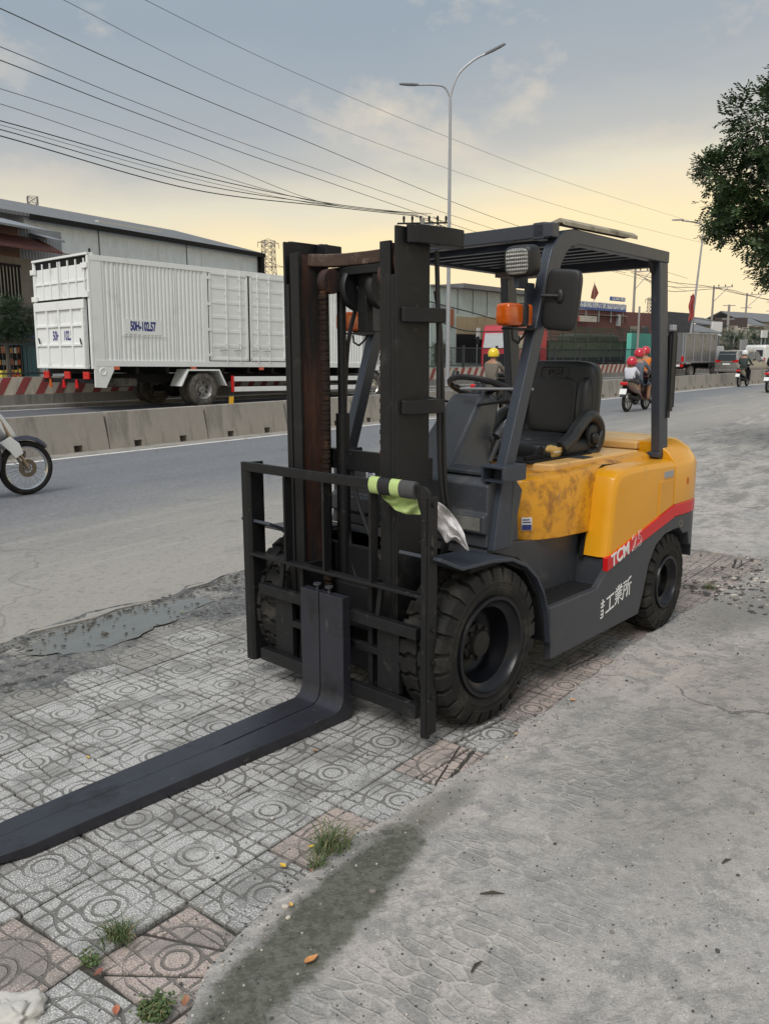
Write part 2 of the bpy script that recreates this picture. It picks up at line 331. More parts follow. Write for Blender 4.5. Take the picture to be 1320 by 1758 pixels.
    hp = MB(); hp.prism([(-.74, -.33), (-.70, -.28), (-.70, .28), (-.76, .385), (-1.58, .40), (-1.58, -.40)], 'z', .950, .992); hp.build('hood_top', m_yeltop, hood, .012, seg=3)
    b = MB(); b.box(-1.12, -1.02, .30, .385, .992, .996); b.build('latch_plate', m_grey, hood, .002)
    # under-seat pan
    b = MB(); b.box(-1.25, -.68, -.24, .30, .990, 1.0); b.build('seat_pan', m_dark, R)
    b = MB(); b.box(-1.25, -.72, .235, .255, 1.0, 1.02); b.box(-1.25, -.72, -.2, -.18, 1.0, 1.02)
    for x in (-.8, -.95, -1.15):
        b.beam((x, .24, 1.0), (x-.07, .24, 1.05), .02, .02); b.beam((x, -.19, 1.0), (x-.07, -.19, 1.05), .02, .02)
    b.build('seat_slide', m_dark, R, .002)
    # ---- side panels
    def panel(s):
        b = MB(); P = [(-.945, .528), (-.962, .62), (-.978, .76), (-.990, .86), (-1.010, .915), (-1.045, .942), (-1.12, .955), (-1.40, .955), (-1.645, .945), (-1.645, .700)]
        n = len(P)
        def ring(y, ins): 
            c = (-1.33, .79); return [((x + (c[0]-x)*ins*(.55 if x > -1.2 else 0)), y, (z + (c[1]-z)*ins*(1 if z > .8 else 0))) for x, z in P]
        b.loft([ring(.43*s, 0), ring(.53*s, 0), ring(.562*s, .06), ring(.574*s, .14), ring(.577*s, .22)])
        o = b.build('side_panel', m_yel, R, .008, True, 3, 30)
        q = MB(); cx0, cz0 = -1.33, .79; q.loft([[(cx0+(x-cx0)*1.022, yy, cz0+(z-cz0)*(1.035 if x > -1.2 else .97)) for x, z in P if True] for yy in (.428*s, .452*s)]); q.build('seam_shade_ring', m_dark, R)  # dark ring added to draw the shaded seam line round the panel
        q = MB(); y0, y1 = .5785*s, .5815*s
        q.prism([(-1.475, .668), (-1.475, .845), (-1.632, .845), (-1.632, .704)], 'y', .57*s, y1); q.build('inspection_door', m_yel, o, .0015)
        q = MB(); q.prism([(-1.52, .862), (-1.52, .895), (-1.62, .895), (-1.62, .862)], 'y', .57*s, y1); q.build('maker_plate', m_galv, o)
        q = MB(); q.prism([(-.944, .530), (-.948, .466), (-1.25, .546), (-1.648, .634), (-1.648, .702)], 'y', .56*s, .5855*s); st = q.build('red_stripe', m_red, o)
        r = Vector((-1, 0, .243)).normalized() if s > 0 else Vector((1, 0, -.243)).normalized()
        up = Vector((.2, 0, 1)).normalized()
        if s > 0:
            T = face_T((-1.065, .5865, .527), r, up); textmesh('TCM', .088, m_txt, st, T, offset=.0022, shear=.15, xs=1.0)
            T = face_T((-1.228, .5875, .572), r, up); textmesh('25', .115, m_txt, st, T, outline=.0009, shear=.15)
        return o
    p = panel(1); panel(-1)
    for sgn in (1,):
        k = MB()
        def stroke(x0, z0, x1, z1, w=.0058):
            # x to the rear, baseline slope follows the body
            X = lambda a: -.905 - a; Z = lambda a, z: .243 + z + .26*a*.9
            k.beam((X(x0), .5835, Z(x0, z0)), (X(x1), .5835, Z(x1, z1)), .003, w, up=(0, 1, 0)) if False else k.add(*_strip((X(x0), Z(x0, z0)), (X(x1), Z(x1, z1)), w, .5828, .5848))
        # clipped first character
        for a in ((0, .068, .028, .068), (.014, .082, .014, .045), (0, .05, .026, .05), (.002, .03, .02, .03), (.002, .012, .02, .012), (.02, .03, .02, 0), (0, -.004, .016, -.004)): stroke(*a)
        o = .05   # KOU
        for a in ((o+.004, .070, o+.066, .070), (o+.034, .070, o+.034, .004), (o-.002, .002, o+.072, .002)): stroke(*a, .0068)
        o = .132   # GYOU
        for a in ((o+.028, .088, o+.028, .070), (o+.042, .088, o+.042, .070), (o+.010, .082, o+.018, .072), (o+.062, .084, o+.053, .072), (o, .068, o+.072, .068), (o+.022, .064, o+.028, .056), (o+.050, .064, o+.044, .056),
                  (o+.006, .053, o+.066, .053), (o+.010, .042, o+.062, .042), (o+.004, .030, o+.068, .030), (o+.036, .053, o+.036, -.004), (o+.032, .028, o+.004, .002), (o+.040, .028, o+.070, .002)): stroke(*a, .0048)
        o = .216   # SHO
        for a in ((o, .078, o+.032, .078), (o+.004, .062, o+.030, .062), (o+.004, .062, o+.004, .025), (o+.030, .062, o+.030, .036), (o+.004, .036, o+.030, .036), (o+.004, .030, o-.006, -.004), (o+.072, .084, o+.044, .074), (o+.044, .074, o+.044, .030), (o+.044, .030, o+.036, -.004), (o+.044, .050, o+.078, .050), (o+.062, .050, o+.062, -.006)): stroke(*a, .0056)
        k.build('painted_characters', m_txt, p)
    # ---- counterweight
    def half(x): 
        t = max(0, (-x-1.86)/.31); return .577*(1-.0*t) - .19*t*t
    X = [-1.655, -1.75, -1.86, -1.95, -2.02, -2.08, -2.13, -2.165, -2.18]
    def cw(name, mat, cs, par, xs=X, g=0): 
        b = MB(); L = []
        for x in xs:
            h = half(x)+g; q = cs(x); L.append([(x, -h+i, z) for i, z in q] + [(x, h-i, z) for i, z in q[::-1]])
        b.loft(L); return b.build(name, mat, par, .006, True, 2, 35)
    top = lambda x: [(0, .700), (0, .905), (.012, .935), (.05, .985), (.13, 1.035 - max(0, -x-2.0)*.35)]
    c = cw('counterweight', m_yel, top, R)
    cw('red_stripe', m_red, lambda x: [(0, .632), (0, .701)], c, g=.002)
    def low(x):
        z = .56 if x > -1.80 else (.52 if x > -1.88 else (.44 if x > -1.96 else .36)); return [(0.002, z), (.002, .6315)]
    cw('lower_counterweight', m_grey, low, c, xs=[-1.655, -1.75, -1.80, -1.86, -1.89, -1.93, -1.965, -2.02, -2.08, -2.13, -2.165, -2.18])
    b = MB(); b.box(-1.82, -1.80, .576, .580, .80, .835); b.build('reflector_mark', M('orange_mark', (.45, .12, .02), .5), c)
    # worn logo on grey
    b = MB()
    for (cx, r) in ((-1.76, .020), (-1.86, .018)): b.lathe([(0, r-.004), (.0015, r-.004), (.0015, r), (0, r)], 16, c=(cx, .5755-(0 if cx > -1.8 else .004), .585), close=True)
    b.build('worn_emblem', M('worn_beige', (.22, .19, .13), .7, var=.4, vs=60), c)
    b = MB(); b.prism([(-1.62, .985), (-1.62, 1.03), (-1.85, 1.048), (-1.98, 1.045), (-1.98, 1.0)], 'y', -.40, .36); rc = b.build('radiator_cover', m_yeltop, R, .012, seg=3)
    b = MB()
    for i in range(7): b.cyl((-1.665, -.33+.1*i, 1.012), (-1.672, -.33+.1*i, 1.012), .009, 8)
    b.build('cover_hole', m_dark, rc)
    # ---- mast
    def chan(s):
        b = MB(); y = .33*s; i = .296*s; z0, z1 = .07, 1.975
        b.prism([(.276, .33*s), (.276, .316*s), (.085, .316*s), (.085, .33*s)], 'z', z0, z1)
        b.prism([(.276, .316*s), (.276, i), (.262, i), (.262, .316*s)], 'z', z0, 1.80)
        b.prism([(.099, .316*s), (.099, .25*s), (.085, .25*s), (.085, .316*s)], 'z', z0, z1)
        return b
    def mastpart():
        b = MB()
        for s in (1, -1):
            q = chan(s); b.add(q.v, q.f)
        b.box(.06, .085, -.33, .33, .30, .42); b.box(.06, .085, -.33, .33, 1.0, 1.09); b.box(.06, .09, -.33, .33, .09, .18)
        for s in (1, -1):
            b.prism([(.225, .331*s), (.235, .345*s), (.20, .375*s), (.10, .392*s), (.02, .398*s), (-.045, .392*s), (-.068, .372*s), (-.07, .35*s), (-.05, .31*s), (.08, .30*s), (.08, .331*s)], 'z', 1.915, 1.982)
            for z in (1.625, 1.275): b.prism([(.255, .331*s), (.25, .345*s), (.22, .362*s), (.14, .378*s), (.11, .385*s), (.05, .385*s), (.04, .331*s)], 'z', z-.0, z+.055)
        return b.build('mast', m_black, R, .004)
    mast = mastpart()
    def inner(s):
        b = MB(); b.prism([(.272, .292*s), (.272, .236*s), (.257, .236*s), (.257, .292*s)], 'z', .10, 1.925)
        b.prism([(.12, .29*s), (.12, .236*s), (.105, .236*s), (.105, .29*s)], 'z', .10, 1.925)
        ir = b.build('inner_rail', m_black, mast, .003)
        return s
    sym(inner)
    def web(s):
        b = MB(); b.prism([(.257, .272*s), (.257, .246*s), (.12, .246*s), (.12, .272*s)], 'z', .10, 1.92); b.build('rusty_rail_web', m_rust, mast)
        b = MB(); b.cyl((.19, .276*s, 1.85), (.19, .312*s, 1.85), .062, 28); b.cyl((.19, .276*s, 1.15), (.19, .312*s, 1.15), .05, 20); b.build('roller', m_rust, mast, .003, True)
        # lift cylinder
        b = MB(); b.cyl((.075, .185*s, .12), (.075, .185*s, 1.25), .031, 18); b.cyl((.075, .185*s, 1.25), (.075, .185*s, 1.84), .020, 14); b.build('lift_cylinder', m_black, mast, smooth=True)
        b = MB(); n = 66
        for i in range(n):
            z = .42 + i*(1.82-.42)/n
            w = .016 if i % 2 else .021
            b.box(.178, .190 if i % 2 else .193, .178*s-w, .178*s+w, z+.002, z+.015 if i % 2 else z+.0205)
            b.cyl((.184, .178*s-.023, z+.0105), (.184, .178*s+.023, z+.0105), .0048, 6)
        b.build('lift_chain', m_chain, mast)
        b = MB(); b.cyl((.15, .155*s, 1.81), (.15, .20*s, 1.81), .052, 24); b.build('chain_sheave', m_rust, mast, .003, True)
    sym(web)
    b = MB(); b.prism([(.215, -.246), (.15, -.20), (.115, -.12), (.105, 0), (.115, .12), (.15, .20), (.215, .246), (.16, .246), (.10, .21), (.07, .12), (.06, 0), (.07, -.12), (.10, -.21), (.16, -.246)], 'z', 1.872, 1.925)
    b.build('top_crossmember', m_rustbar, mast, .006)
    b = MB(); b.box(.07, .11, -.235, .235, 1.835, 1.87); b.box(.02, .06, -.10, -.045, 1.60, 1.87); b.box(.0, .03, -.13, -.10, 1.74, 1.87); b.build('hose_bracket', m_black, mast, .003)
    for (y, x) in ((-.125, .035), (-.005, .0)):
        b = MB(); b.lathe([(-.018, .02), (-.018, .055), (-.014, .078), (-.018, .092), (-.008, .097), (.008, .097), (.018, .092), (.014, .078), (.018, .055), (.018, .02)], 32, c=(x, y, 1.785)); b.build('hose_pulley', m_plast, mast, smooth=True)
    # hoses along the right post and centre
    for pts in ([(.05, .332, 1.9), (.045, .34, 1.6), (.045, .345, 1.28), (.03, .345, 1.0), (-.01, .34, .8), (-.02, .30, .6)], [(.045, .325, 1.75), (.028, .335, 1.6), (.018, .345, 1.28), (.005, .35, .98), (-.03, .35, .8), (-.04, .3, .62)],
                [(.06, -.15, 1.06), (.06, -.13, .92), (.06, -.06, .76), (.08, .06, .62), (.08, .2, .55)], [(.03, -.135, 1.72), (.05, -.18, 1.5), (.05, -.20, 1.0), (.07, -.14, .6), (.08, -.05, .4)]):
        P = [Vector(p) for p in pts]; Q = []
        for i in range(len(P)-1):
            a, b_, c_, d_ = P[max(i-1, 0)], P[i], P[i+1], P[min(i+2, len(P)-1)]
            for k in range(6): t = k/6; Q.append(.5*((2*b_)+(c_-a)*t+(2*a-5*b_+4*c_-d_)*t*t+(-a+3*b_-3*c_+d_)*t**3))
        Q.append(P[-1]); b = MB(); b.tube(Q, .0095, 8); b.build('hydraulic_hose', m_plast, mast, smooth=True)
    def tilt(s): 
        b = MB(); b.cyl((.02, .30*s, .52), (-.5, .30*s, .60), .03, 14); b.cyl((.085, .30*s, .51), (.0, .30*s, .525), .018, 10); b.build('tilt_cylinder', m_black, mast, smooth=True)
    sym(tilt)
    # ---- carriage
    car = MB(); 
    car.box(.325, .36, -.46, .505, .428, .475); car.box(.325, .36, -.46, .505, .108, .165)
    for i in range(15):
        y = -.43+.065*i
    for s in (1, -1): car.box(.30, .326, .265*s, .385*s, .165, .43); car.box(.14, .315, .20*s, .225*s, .10, .60)
    car.box(.295, .325, -.40, .40, .30, .33)
    cg = car.build('fork_carriage', m_black, R, .003)
    b = MB()
    for i in range(14): y = -.42+.068*i; b.box(.335, .350, y-.006, y+.006, .4752, .4775)
    b.build('notch', m_dark, cg)
    # ---- load backrest
    br = MB(); br.prism([(.36, -.565), (.36, -.525), (.345, -.512), (.27, -.512), (.27, -.523), (.342, -.545), (.342, -.565)], 'z', .088, 1.028)
    # right post, rounded corner to top bar
    r = .035
    outer = [(-.545, 1.030), (.52, 1.030)] + [(.533+r*math.cos(math.radians(a)), .995+r*math.sin(math.radians(a))) for a in (70, 45, 20, 0)] + [(.568, .045), (.530, .040), (.530, .975), (.515, .988), (-.545, .988)]
    br.prism(outer, 'x', .345, .362)
    br.prism([(.362, .569), (.362, .555), (.31, .555), (.31, .569)], 'z', .06, .99)
    for y in (-.262, -.012, .262): br.box(.318, .362, y-.006, y+.006, .60, .99)
    br.box(.322, .364, -.52, .535, .598, .612)
    for y, z in ((-.32, .6), (.285, .6)): br.prism([(y-.02, .47), (y+.005, .47), (y+.025, .60), (y, .60)], 'x', .325, .34)
    bo = br.build('load_backrest', m_black, R, .0035)
    b = MB()
    for z in (.21, .35, .48, .8, .96): b.cyl((.335, .569, z), (.335, .577, z), .009, 10)
    b.build('bolt', m_black, bo, smooth=True)
    # ---- forks
    for (n_, a0, a1, ins) in (('a', -.112, .001, -1), ('b', .006, .148, 1)):
        b = MB(); pr = [(.375, .535), (.375, .02)] ; t = .042
        prof = [(.362, .530), (.362, .020), (.372, .004), (.40, .0), (1.55, .0), (1.80, .012), (1.83, .020), (1.80, .030), (1.50, .040), (.50, .0435), (.455, .047), (.425, .062), (.410, .085), (.4045, .12), (.4045, .530)]
        mid0, mid1 = a0, a1
        gl = lambda x: .004 + max(0, min(x, .92)-.42)*.05
        fe = lambda x: -.112 + max(0, x-.42)*.047 + max(0, x-1.80)*.8
        if ins < 0: w = lambda x: (fe(x), gl(x)-(.0027 if x < .93 else .0001))
        else: w = lambda x: (gl(x)+(.0027 if x < .93 else .0001), .148 if x < 1.80 else .148 - (x-1.80)*.8)
        # outline as strips across the blade
        st = []
        low = [(.362, .530), (.362, .020), (.372, .004), (.40, .0), (.46, 0), (.92, 0), (.94, 0), (1.2, 0), (1.55, .0), (1.72, .002), (1.83, .008), (1.858, .016)]
        hi = [(.4045, .530), (.4045, .12), (.410, .085), (.425, .062), (.455, .047), (.92, .0425), (.94, .0425), (1.2, .0415), (1.50, .040), (1.72, .036), (1.83, .032), (1.858, .025)]
        # turn the pairs into cross-sections
        for (x0, z0), (x1, z1) in zip(low, hi):
            y0, y1 = w((x0+x1)/2); st.append([(x0, y0, z0+.003), (x0, y1, z0+.003), (x1, y1, z1+.003), (x1, y0, z1+.003)])
        b.loft(st); f = b.build('fork', m_fork, R, .0025, seg=2, ang=40)
        q = MB(); y = (a0+a1)/2 + .03*ins*-1; q.cyl((.384, y, .53), (.384, y, .558), .006, 8); q.cyl((.384, y, .556), (.384, y, .563), .017, 14); q.build('locking_pin', m_grey, f, smooth=True)
    # ---- overhead guard
    g = MB()
    outer = [(-.135, .69), (-.200, 1.04), (-.227, 1.115), (-.299, 1.32), (-.352, 1.475), (-.400, 1.62), (-.440, 1.74), (-.474, 1.86), (-.505, 1.94), (-.55, 1.995), (-.61, 2.028), (-.68, 2.040), (-1.60, 2.020)]
    innr = [(-1.60, 1.962), (-.72, 1.976), (-.665, 1.966), (-.625, 1.940), (-.585, 1.89), (-.560, 1.83), (-.512, 1.72), (-.474, 1.62), (-.414, 1.45), (-.352, 1.27), (-.272, 1.04), (-.245, .69)]
    def pil(s): g.prism(outer + innr, 'y', .450*s, .500*s)
    sym(pil)
    for s in (1, -1):
        g.prism([(-1.500, 1.966), (-1.595, 1.964), (-1.722, .93), (-1.622, .93)], 'y', .447*s, .497*s)
        g.prism([(-1.60, .955), (-1.74, .955), (-1.735, .985), (-1.60, .985)], 'y', .43*s, .50*s)
    g.box(-.558, -.500, -.50, .50, 1.990, 2.050); g.prism([(-.50, 1.985), (-.50, 2.055), (-.59, 2.062), (-.62, 2.03), (-.56, 1.985)], 'y', .40, .46)
    g.box(-1.600, -1.555, -.45, .45, 1.945, 2.005)
    G = g.build('overhead_guard', m_blue, R, .006)
    for i in range(7):
        b = MB(); x = -.74-.118*i; b.box(x-.02, x+.02, -.45, .45, 1.985, 2.012); b.build('roof_bar', m_blue, G, .003)
    b = MB(); b.box(-1.58, -.69, -.44, .44, 2.018, 2.026)
    for i in range(6): y = -.44+.155*i; b.box(-.70, -.555, y, y+.07, 2.018, 2.026)
    b.build('roof_sheet', m_dark, G)
    b = MB(); b.prism([(.43, 2.056), (.43, 2.064), (.482, 2.078), (.505, 2.062), (.505, 2.045), (.49, 2.058)], 'x', -1.24, -.585); b.build('roof_edge_strip', M('weathered_sheet', (.34, .30, .22), .6, var=.35, vs=14, dirt=(.13, .11, .08), da=.45, ds=9), G, .002)
    b = MB(); b.box(-1.55, -1.35, -.42, -.2, 1.935, 1.96); b.build('notice_plate', M('dull_notice', (.12, .10, .09), .6, var=.4), G)
    b = MB(); b.box(-1.71, -1.672, .48, .512, 1.20, 1.62); b.box(-1.70, -1.665, .498, .504, 1.165, 1.60, 0); b.prism([(-1.64, .47), (-1.74, .505), (-1.75, .49), (-1.64, .45)], 'z', 1.22, 1.60); b.build('rear_lamp_guard', m_black, G, .004)
    b = MB(); b.box(-1.70, -1.66, .49, .515, 1.625, 1.655); b.build('small_lamp', m_galv, G, .004)
    b = MB(); b.tube([(-1.46, .46, 1.97), (-1.49, .46, 1.92), (-1.53, .46, 1.90)], .010, 8); b.build('cable', m_plast, G, smooth=True)
    # bracket on pillars
    def brk(s):
        b = MB()
        a0, a1, z0, z1 = .435*s, .545*s, .985, 1.052
        for (y0, y1, u0, u1) in ((a0, a1, z0, z0+.008), (a0, a1, z1-.008, z1), (a0, a0+.008*s, z0+.008, z1-.008), (a1-.008*s, a1, z0+.008, z1-.008)): b.box(-.292, -.125, y0, y1, u0, u1)
        b.build('bracket', m_blue, G, .002)
        b = MB(); b.prism([(-.245, .69), (-.272, 1.0), (-.285, .98), (-.335, .93), (-.27, .70)], 'y', .465*s, .498*s); b.build('gusset', m_grey, G, .002)
        # headlamp
        h = MB(); T = Matrix.Translation((-.345, .462*s, 1.882)) @ Matrix.Rotation(math.radians(6), 4, 'Y'); h.sell((0, 0, 0), (.045, .070, .064), .45, .45, 32, 16, 0, T); hl = h.build('headlamp', m_plast, R, smooth=True, ang=80)
        h = MB(); h.sell((.038, 0, 0), (.012, .055, .052), .45, .45, 28, 12, 0, T); t = NT('lamp_glass'); gr = t.voro(150); lx = t.new('ShaderNodeSeparateXYZ'); t.L.new(t.tc.outputs['Object'], lx.inputs[0]); rib = t.ma('SINE', t.ma('MULTIPLY', lx.outputs[1], 700)); rib2 = t.ma('SINE', t.ma('MULTIPLY', lx.outputs[2], 420)); hh = t.ma('ADD', rib, rib2); t.out(t.mix(t.ramp(hh, -1.2, 1.4), (.10, .10, .09), (.34, .33, .30)), .08, t.bump(hh, .6, .004), .0, **{'Coat Weight': 1.0, 'Specular IOR Level': .9}); h.build('lens', t.m, hl, smooth=True, ang=80)
        h = MB(); h.box(-.40, -.33, .43*s, .455*s, 1.775, 1.825); h.box(-.45, -.385, .445*s, .455*s, 1.62, 1.80); h.build('lamp_bracket', m_blue, hl, .003)
        # turn signal
        q = MB(); q.sell((-.245, .475*s, 1.663), (.055, .038, .046), .35, .35, 24, 12); ts = q.build('turn_signal', m_amber, R, smooth=True, ang=80)
        q = MB(); q.sell((-.305, .475*s, 1.663), (.022, .042, .048), .3, .3, 24, 12); q.build('housing', m_plast, ts, smooth=True, ang=80)
        q = MB(); q.sell((-.338, .475*s, 1.663), (.022, .038, .045), .35, .35, 24, 12); q.build('rear_lens', m_amber, ts, smooth=True, ang=80)
        q = MB(); q.box(-.40, -.23, .445*s, .505*s, 1.603, 1.611); q.tube([(-.27, .47*s, 1.60), (-.275, .47*s, 1.565), (-.31, .47*s, 1.55), (-.35, .47*s, 1.575), (-.37, .47*s, 1.60)], .005, 6); q.build('signal_bracket', m_plast, ts)
        # mirror
        m = MB(); T = Matrix.Translation((-.46, .585*s, 1.725)) @ Matrix.Rotation(math.radians(8*s), 4, 'Z') @ Matrix.Rotation(math.radians(-6), 4, 'X'); m.sell((0, 0, 0), (.020, .077, .125), .35, .3, 32, 14, 0, T); mi = m.build('mirror', m_plast, R, smooth=True, ang=80)
        m = MB(); m.tube([(-.47, .49*s, 1.75), (-.41, .52*s, 1.745), (-.43, .585*s, 1.74)], .008, 8); m.sell((-.438, .585*s, 1.74), (.01, .02, .03), 1, 1, 12, 8); m.build('mirror_arm', m_plast, mi, smooth=True)
    sym(brk)
    # ---- seat
    b = MB(); T = Matrix.Translation((-1.385, .0, 1.262)) @ Matrix.Rotation(math.radians(-6), 4, 'Y')
    b.sell((0, 0, 0), (.060, .248, .208), .36, .42, 44, 22, 0, T)
    for s in (1, -1): b.sell((.040, .195*s, -.03), (.052, .045, .150), .8, .8, 20, 16, 0, T)
    seat = b.build('seat', m_vinyl, R, smooth=True, ang=80)
    q = MB(); q.sell((.050, 0, -.035), (.020, .150, .150), .4, .35, 36, 16, 0, T); q.build('back_cushion_panel', m_vinyl, seat, smooth=True, ang=80)
    T2 = T @ face_T((.058, 0, .142), (0, 1, 0), (0, 0, 1)); 
    textmesh('TCM', .045, m_vinyl, seat, T2, 'embossed_lettering', offset=.001, extrude=.006)
    b = MB(); b.tube([T @ Vector((.060, .085*math.copysign(abs(math.cos(a))**.4, math.cos(a)), .142+.03*math.copysign(abs(math.sin(a))**.4, math.sin(a)))) for a in [2*PI*i/40 for i in range(41)]], .0035, 6, cap=False); b.build('embossed_ring', m_vinyl, seat, smooth=True)
    b = MB(); b.sell((-1.130, .0, 1.022), (.268, .270, .060), .45, .25, 56, 18); b.sell((-1.10, .0, 1.066), (.18, .16, .030), .5, .4, 36, 12)
    b.build('seat_cushion', m_vinyl, seat, smooth=True, ang=80)
    def hip(s):
        cy = .262*s; b = MB(); P = []
        ctr = [(-1.00, 1.035), (-1.10, 1.08), (-1.19, 1.15), (-1.265, 1.185), (-1.33, 1.172), (-1.38, 1.12), (-1.378, 1.05), (-1.33, 1.00), (-1.24, .985)]
        Pp = [Vector((x, cy, z)) for x, z in ctr]; Q = []
        for i in range(len(Pp)-1):
            a, b_, c_, d_ = Pp[max(i-1, 0)], Pp[i], Pp[i+1], Pp[min(i+2, len(Pp)-1)]
            for k in range(5): t = k/5; Q.append(.5*((2*b_)+(c_-a)*t+(2*a-5*b_+4*c_-d_)*t*t+(-a+3*b_-3*c_+d_)*t**3))
        Q.append(Pp[-1]); b.tube(Q, [.038-.010*(i/len(Q)) for i in range(len(Q))], 12); b.sell((-1.31, cy, 1.08), (.05, .02, .065), .7, .7, 16, 10)
        b.build('hip_guard', m_vinyl, seat, smooth=True, ang=80)
        b = MB(); b.sell((-1.29, cy+.03*s, 1.07), (.028, .016, .03), .8, .8, 14, 8); b.tube([(-1.36, cy+.03*s, 1.10), (-1.30, cy+.035*s, 1.02)], .011, 8); b.build('recline_knob', m_plast, seat, smooth=True)
    sym(hip)
    b = MB(); random.seed(4); n = 22; ring = []; ring2 = []
    for i in range(n):
        a = 2*PI*i/n; rr = 1+.22*math.sin(3*a+.6)+random.uniform(-.12, .12); ring.append((-.962-.082*rr*math.cos(a), .255, 1.028+.032*rr*math.sin(a))); 
        ring2.append((-.968-.066*rr*math.cos(a), .2745, 1.028+.022*rr*math.sin(a)))
    b.loft([ring, ring2]); b.build('torn_foam', m_foam, seat, smooth=True, ang=80)
    b = MB(); b.box(-.99, -.93, .273, .2765, 1.022, 1.028); b.build('foam_tear', m_txt, seat, .002)
    b = MB(); b.tube([(-1.28, .20, 1.09), (-1.25, .21, 1.12), (-1.23, .215, 1.125)], .012, 8); b.build('seat_belt_buckle', M('buckle_red', (.25, .02, .02), .4), seat, smooth=True)
    # ---- notices
    b = MB(); b.box(-.122, -.1195, -.235, -.180, .925, .968); a = b.build('warning_sticker', m_plate, R); b = MB(); b.box(-.1195, -.118, -.235, -.180, .968, .985); b.build('orange_header', m_amber, a)
    b = MB(); b.lathe([(0, .017), (.001, .017), (.001, .02), (0, .02)], 20, c=(-.1193, -.2075, .943), ax='x', close=True); b.box(-.1195, -.118, -.222, -.194, .942, .945); b.box(-.1195, -.118, -.214, -.211, .93, .958); b.box(-.1195, -.118, -.204, -.201, .93, .958); b.build('pictogram', m_navy, a)
    b = MB(); b.box(-.4935, -.4915, -.05, .20, .70, .73); 
    b = MB(); T = Matrix.Translation((-.541, .385, .735)) @ Matrix.Rotation(math.radians(50), 4, 'Z') @ Matrix.Diagonal((1, .75, .85, 1))
    b.box(-.002, .004, -.033, .033, -.035, .035, 0, T); b.box(.004, .0055, -.030, .030, -.033, -.004, 1, T); b.box(.004, .0055, -.026, .026, .006, .012, 1, T); b.box(.004, .0055, -.026, .018, .020, .026, 1, T); b.build('maker_label', [m_plate, m_navy], R)
    # ---- wheels
    def wheel(x, y, s, Ro, Rs, rim, w, nl, name, steer=0):
        prof = [(-w/2+.015, rim), (-w/2, rim+.03), (-w/2, Rs-.03), (-w/2+.02, Rs+.005), (-w/2+.05, Ro-.018), (w/2-.05, Ro-.018), (w/2-.02, Rs+.005), (w/2, Rs-.03), (w/2, rim+.03), (w/2-.015, rim)]
        T = Matrix.Translation((x, y, Ro)) @ Matrix.Rotation(math.radians(steer), 4, 'Z')
        b = MB(); b.lathe(prof, 72)
        for side in (1, -1):
            for i in range(nl):
                a = 2*PI*(i + (.5 if side < 0 else 0))/nl; da = 2*PI/nl*.40
                # lug path from sidewall to centre with a zigzag
                path = [(w/2+.001, Rs-.018, 0), (w/2-.012, Rs+.022, 0), (w/2-.048, Ro, .0), (w/2-.075, Ro, .45), (.004, Ro, .25)]
                secs = []
                for (yy, r, sh) in path:
                    aa = a + sh*da*1.1; ri = r-.03
                    secs.append([((rr)*math.cos(aa+d), yy*side, rr*math.sin(aa+d)) for rr, d in ((ri, -da), (r, -da*.92), (r, da*.92), (ri, da))])
                b.loft(secs)
        b.v = [tuple(T @ Vector(v)) for v in b.v]; 
        wroot = b.build(name, m_rubber, R, .003, True, 1, 30)
        q = MB(); q.lathe([(w/2-.0, Rs-.035), (w/2+.003, Rs-.031), (w/2+.0, Rs-.027)], 64); q.lathe([(w/2, rim+.035), (w/2+.002, rim+.038), (w/2, rim+.041)], 64)
        d = -1 if s < 0 else 1
        q.v = [tuple(T @ Vector((v[0], v[1]*d, v[2]))) for v in q.v]; q.build('sidewall_rib', m_rubber, wroot, smooth=True)
        q = MB(); q.lathe([(w/2-.012, rim+.008), (w/2+.002, rim+.004), (w/2+.002, rim-.010), (w/2-.020, rim-.018), (w/2-.035, rim-.045), (w/2-.12, rim-.050), (w/2-.145, rim-.07), (w/2-.15, .085), (w/2-.15, 0.001)], 56)
        q.v = [tuple(T @ Vector((v[0], v[1]*d, v[2]))) for v in q.v]; q.build('rim', m_rim, wroot, smooth=True, ang=50)
        q = MB(); q.lathe([(w/2-.15, .082), (w/2-.085, .078), (w/2-.08, .06), (w/2-.055, .052), (w/2-.05, .03), (w/2-.05, .001)], 28)
        for i in range(8):
            a = 2*PI*i/8; q.cyl((.066*math.cos(a), w/2-.09, .066*math.sin(a)), (.066*math.cos(a), w/2-.070, .066*math.sin(a)), .010, 6)
        q.v = [tuple(T @ Vector((v[0], v[1]*d, v[2]))) for v in q.v]; q.build('hub', M('dusty_hub', (.022, .021, .020), .6, var=.4, vs=30, spec=.3), wroot, smooth=True, ang=40)
    for s in (1, -1):
        wheel(0, .485*s, s, .335, .300, .205, .235, 26, 'front_wheel')
        wheel(-1.64, .475*s, s, .272, .245, .140, .185, 24, 'rear_wheel', 4)
    return R
def _strip(p, q, w, y0, y1):
    d = Vector((q[0]-p[0], q[1]-p[1])); d.normalize(); n = Vector((-d.y, d.x))*w/2; e = d*w/2
    P = [(p[0]-e.x+n.x, p[1]-e.y+n.y), (p[0]-e.x-n.x, p[1]-e.y-n.y), (q[0]+e.x-n.x, q[1]+e.y-n.y), (q[0]+e.x+n.x, q[1]+e.y+n.y)]
    return [(a, y, z) for y in (y0, y1) for a, z in P], [(0, 1, 2, 3), (7, 6, 5, 4), (0, 4, 5, 1), (1, 5, 6, 2), (2, 6, 7, 3), (3, 7, 4, 0)]
FL = build_forklift()
# crumpled vest and bag hung on the backrest corner
def rag(name, mat, outline, label, cat, zfun, sub=5, seed=1, thick=.004):
    pass
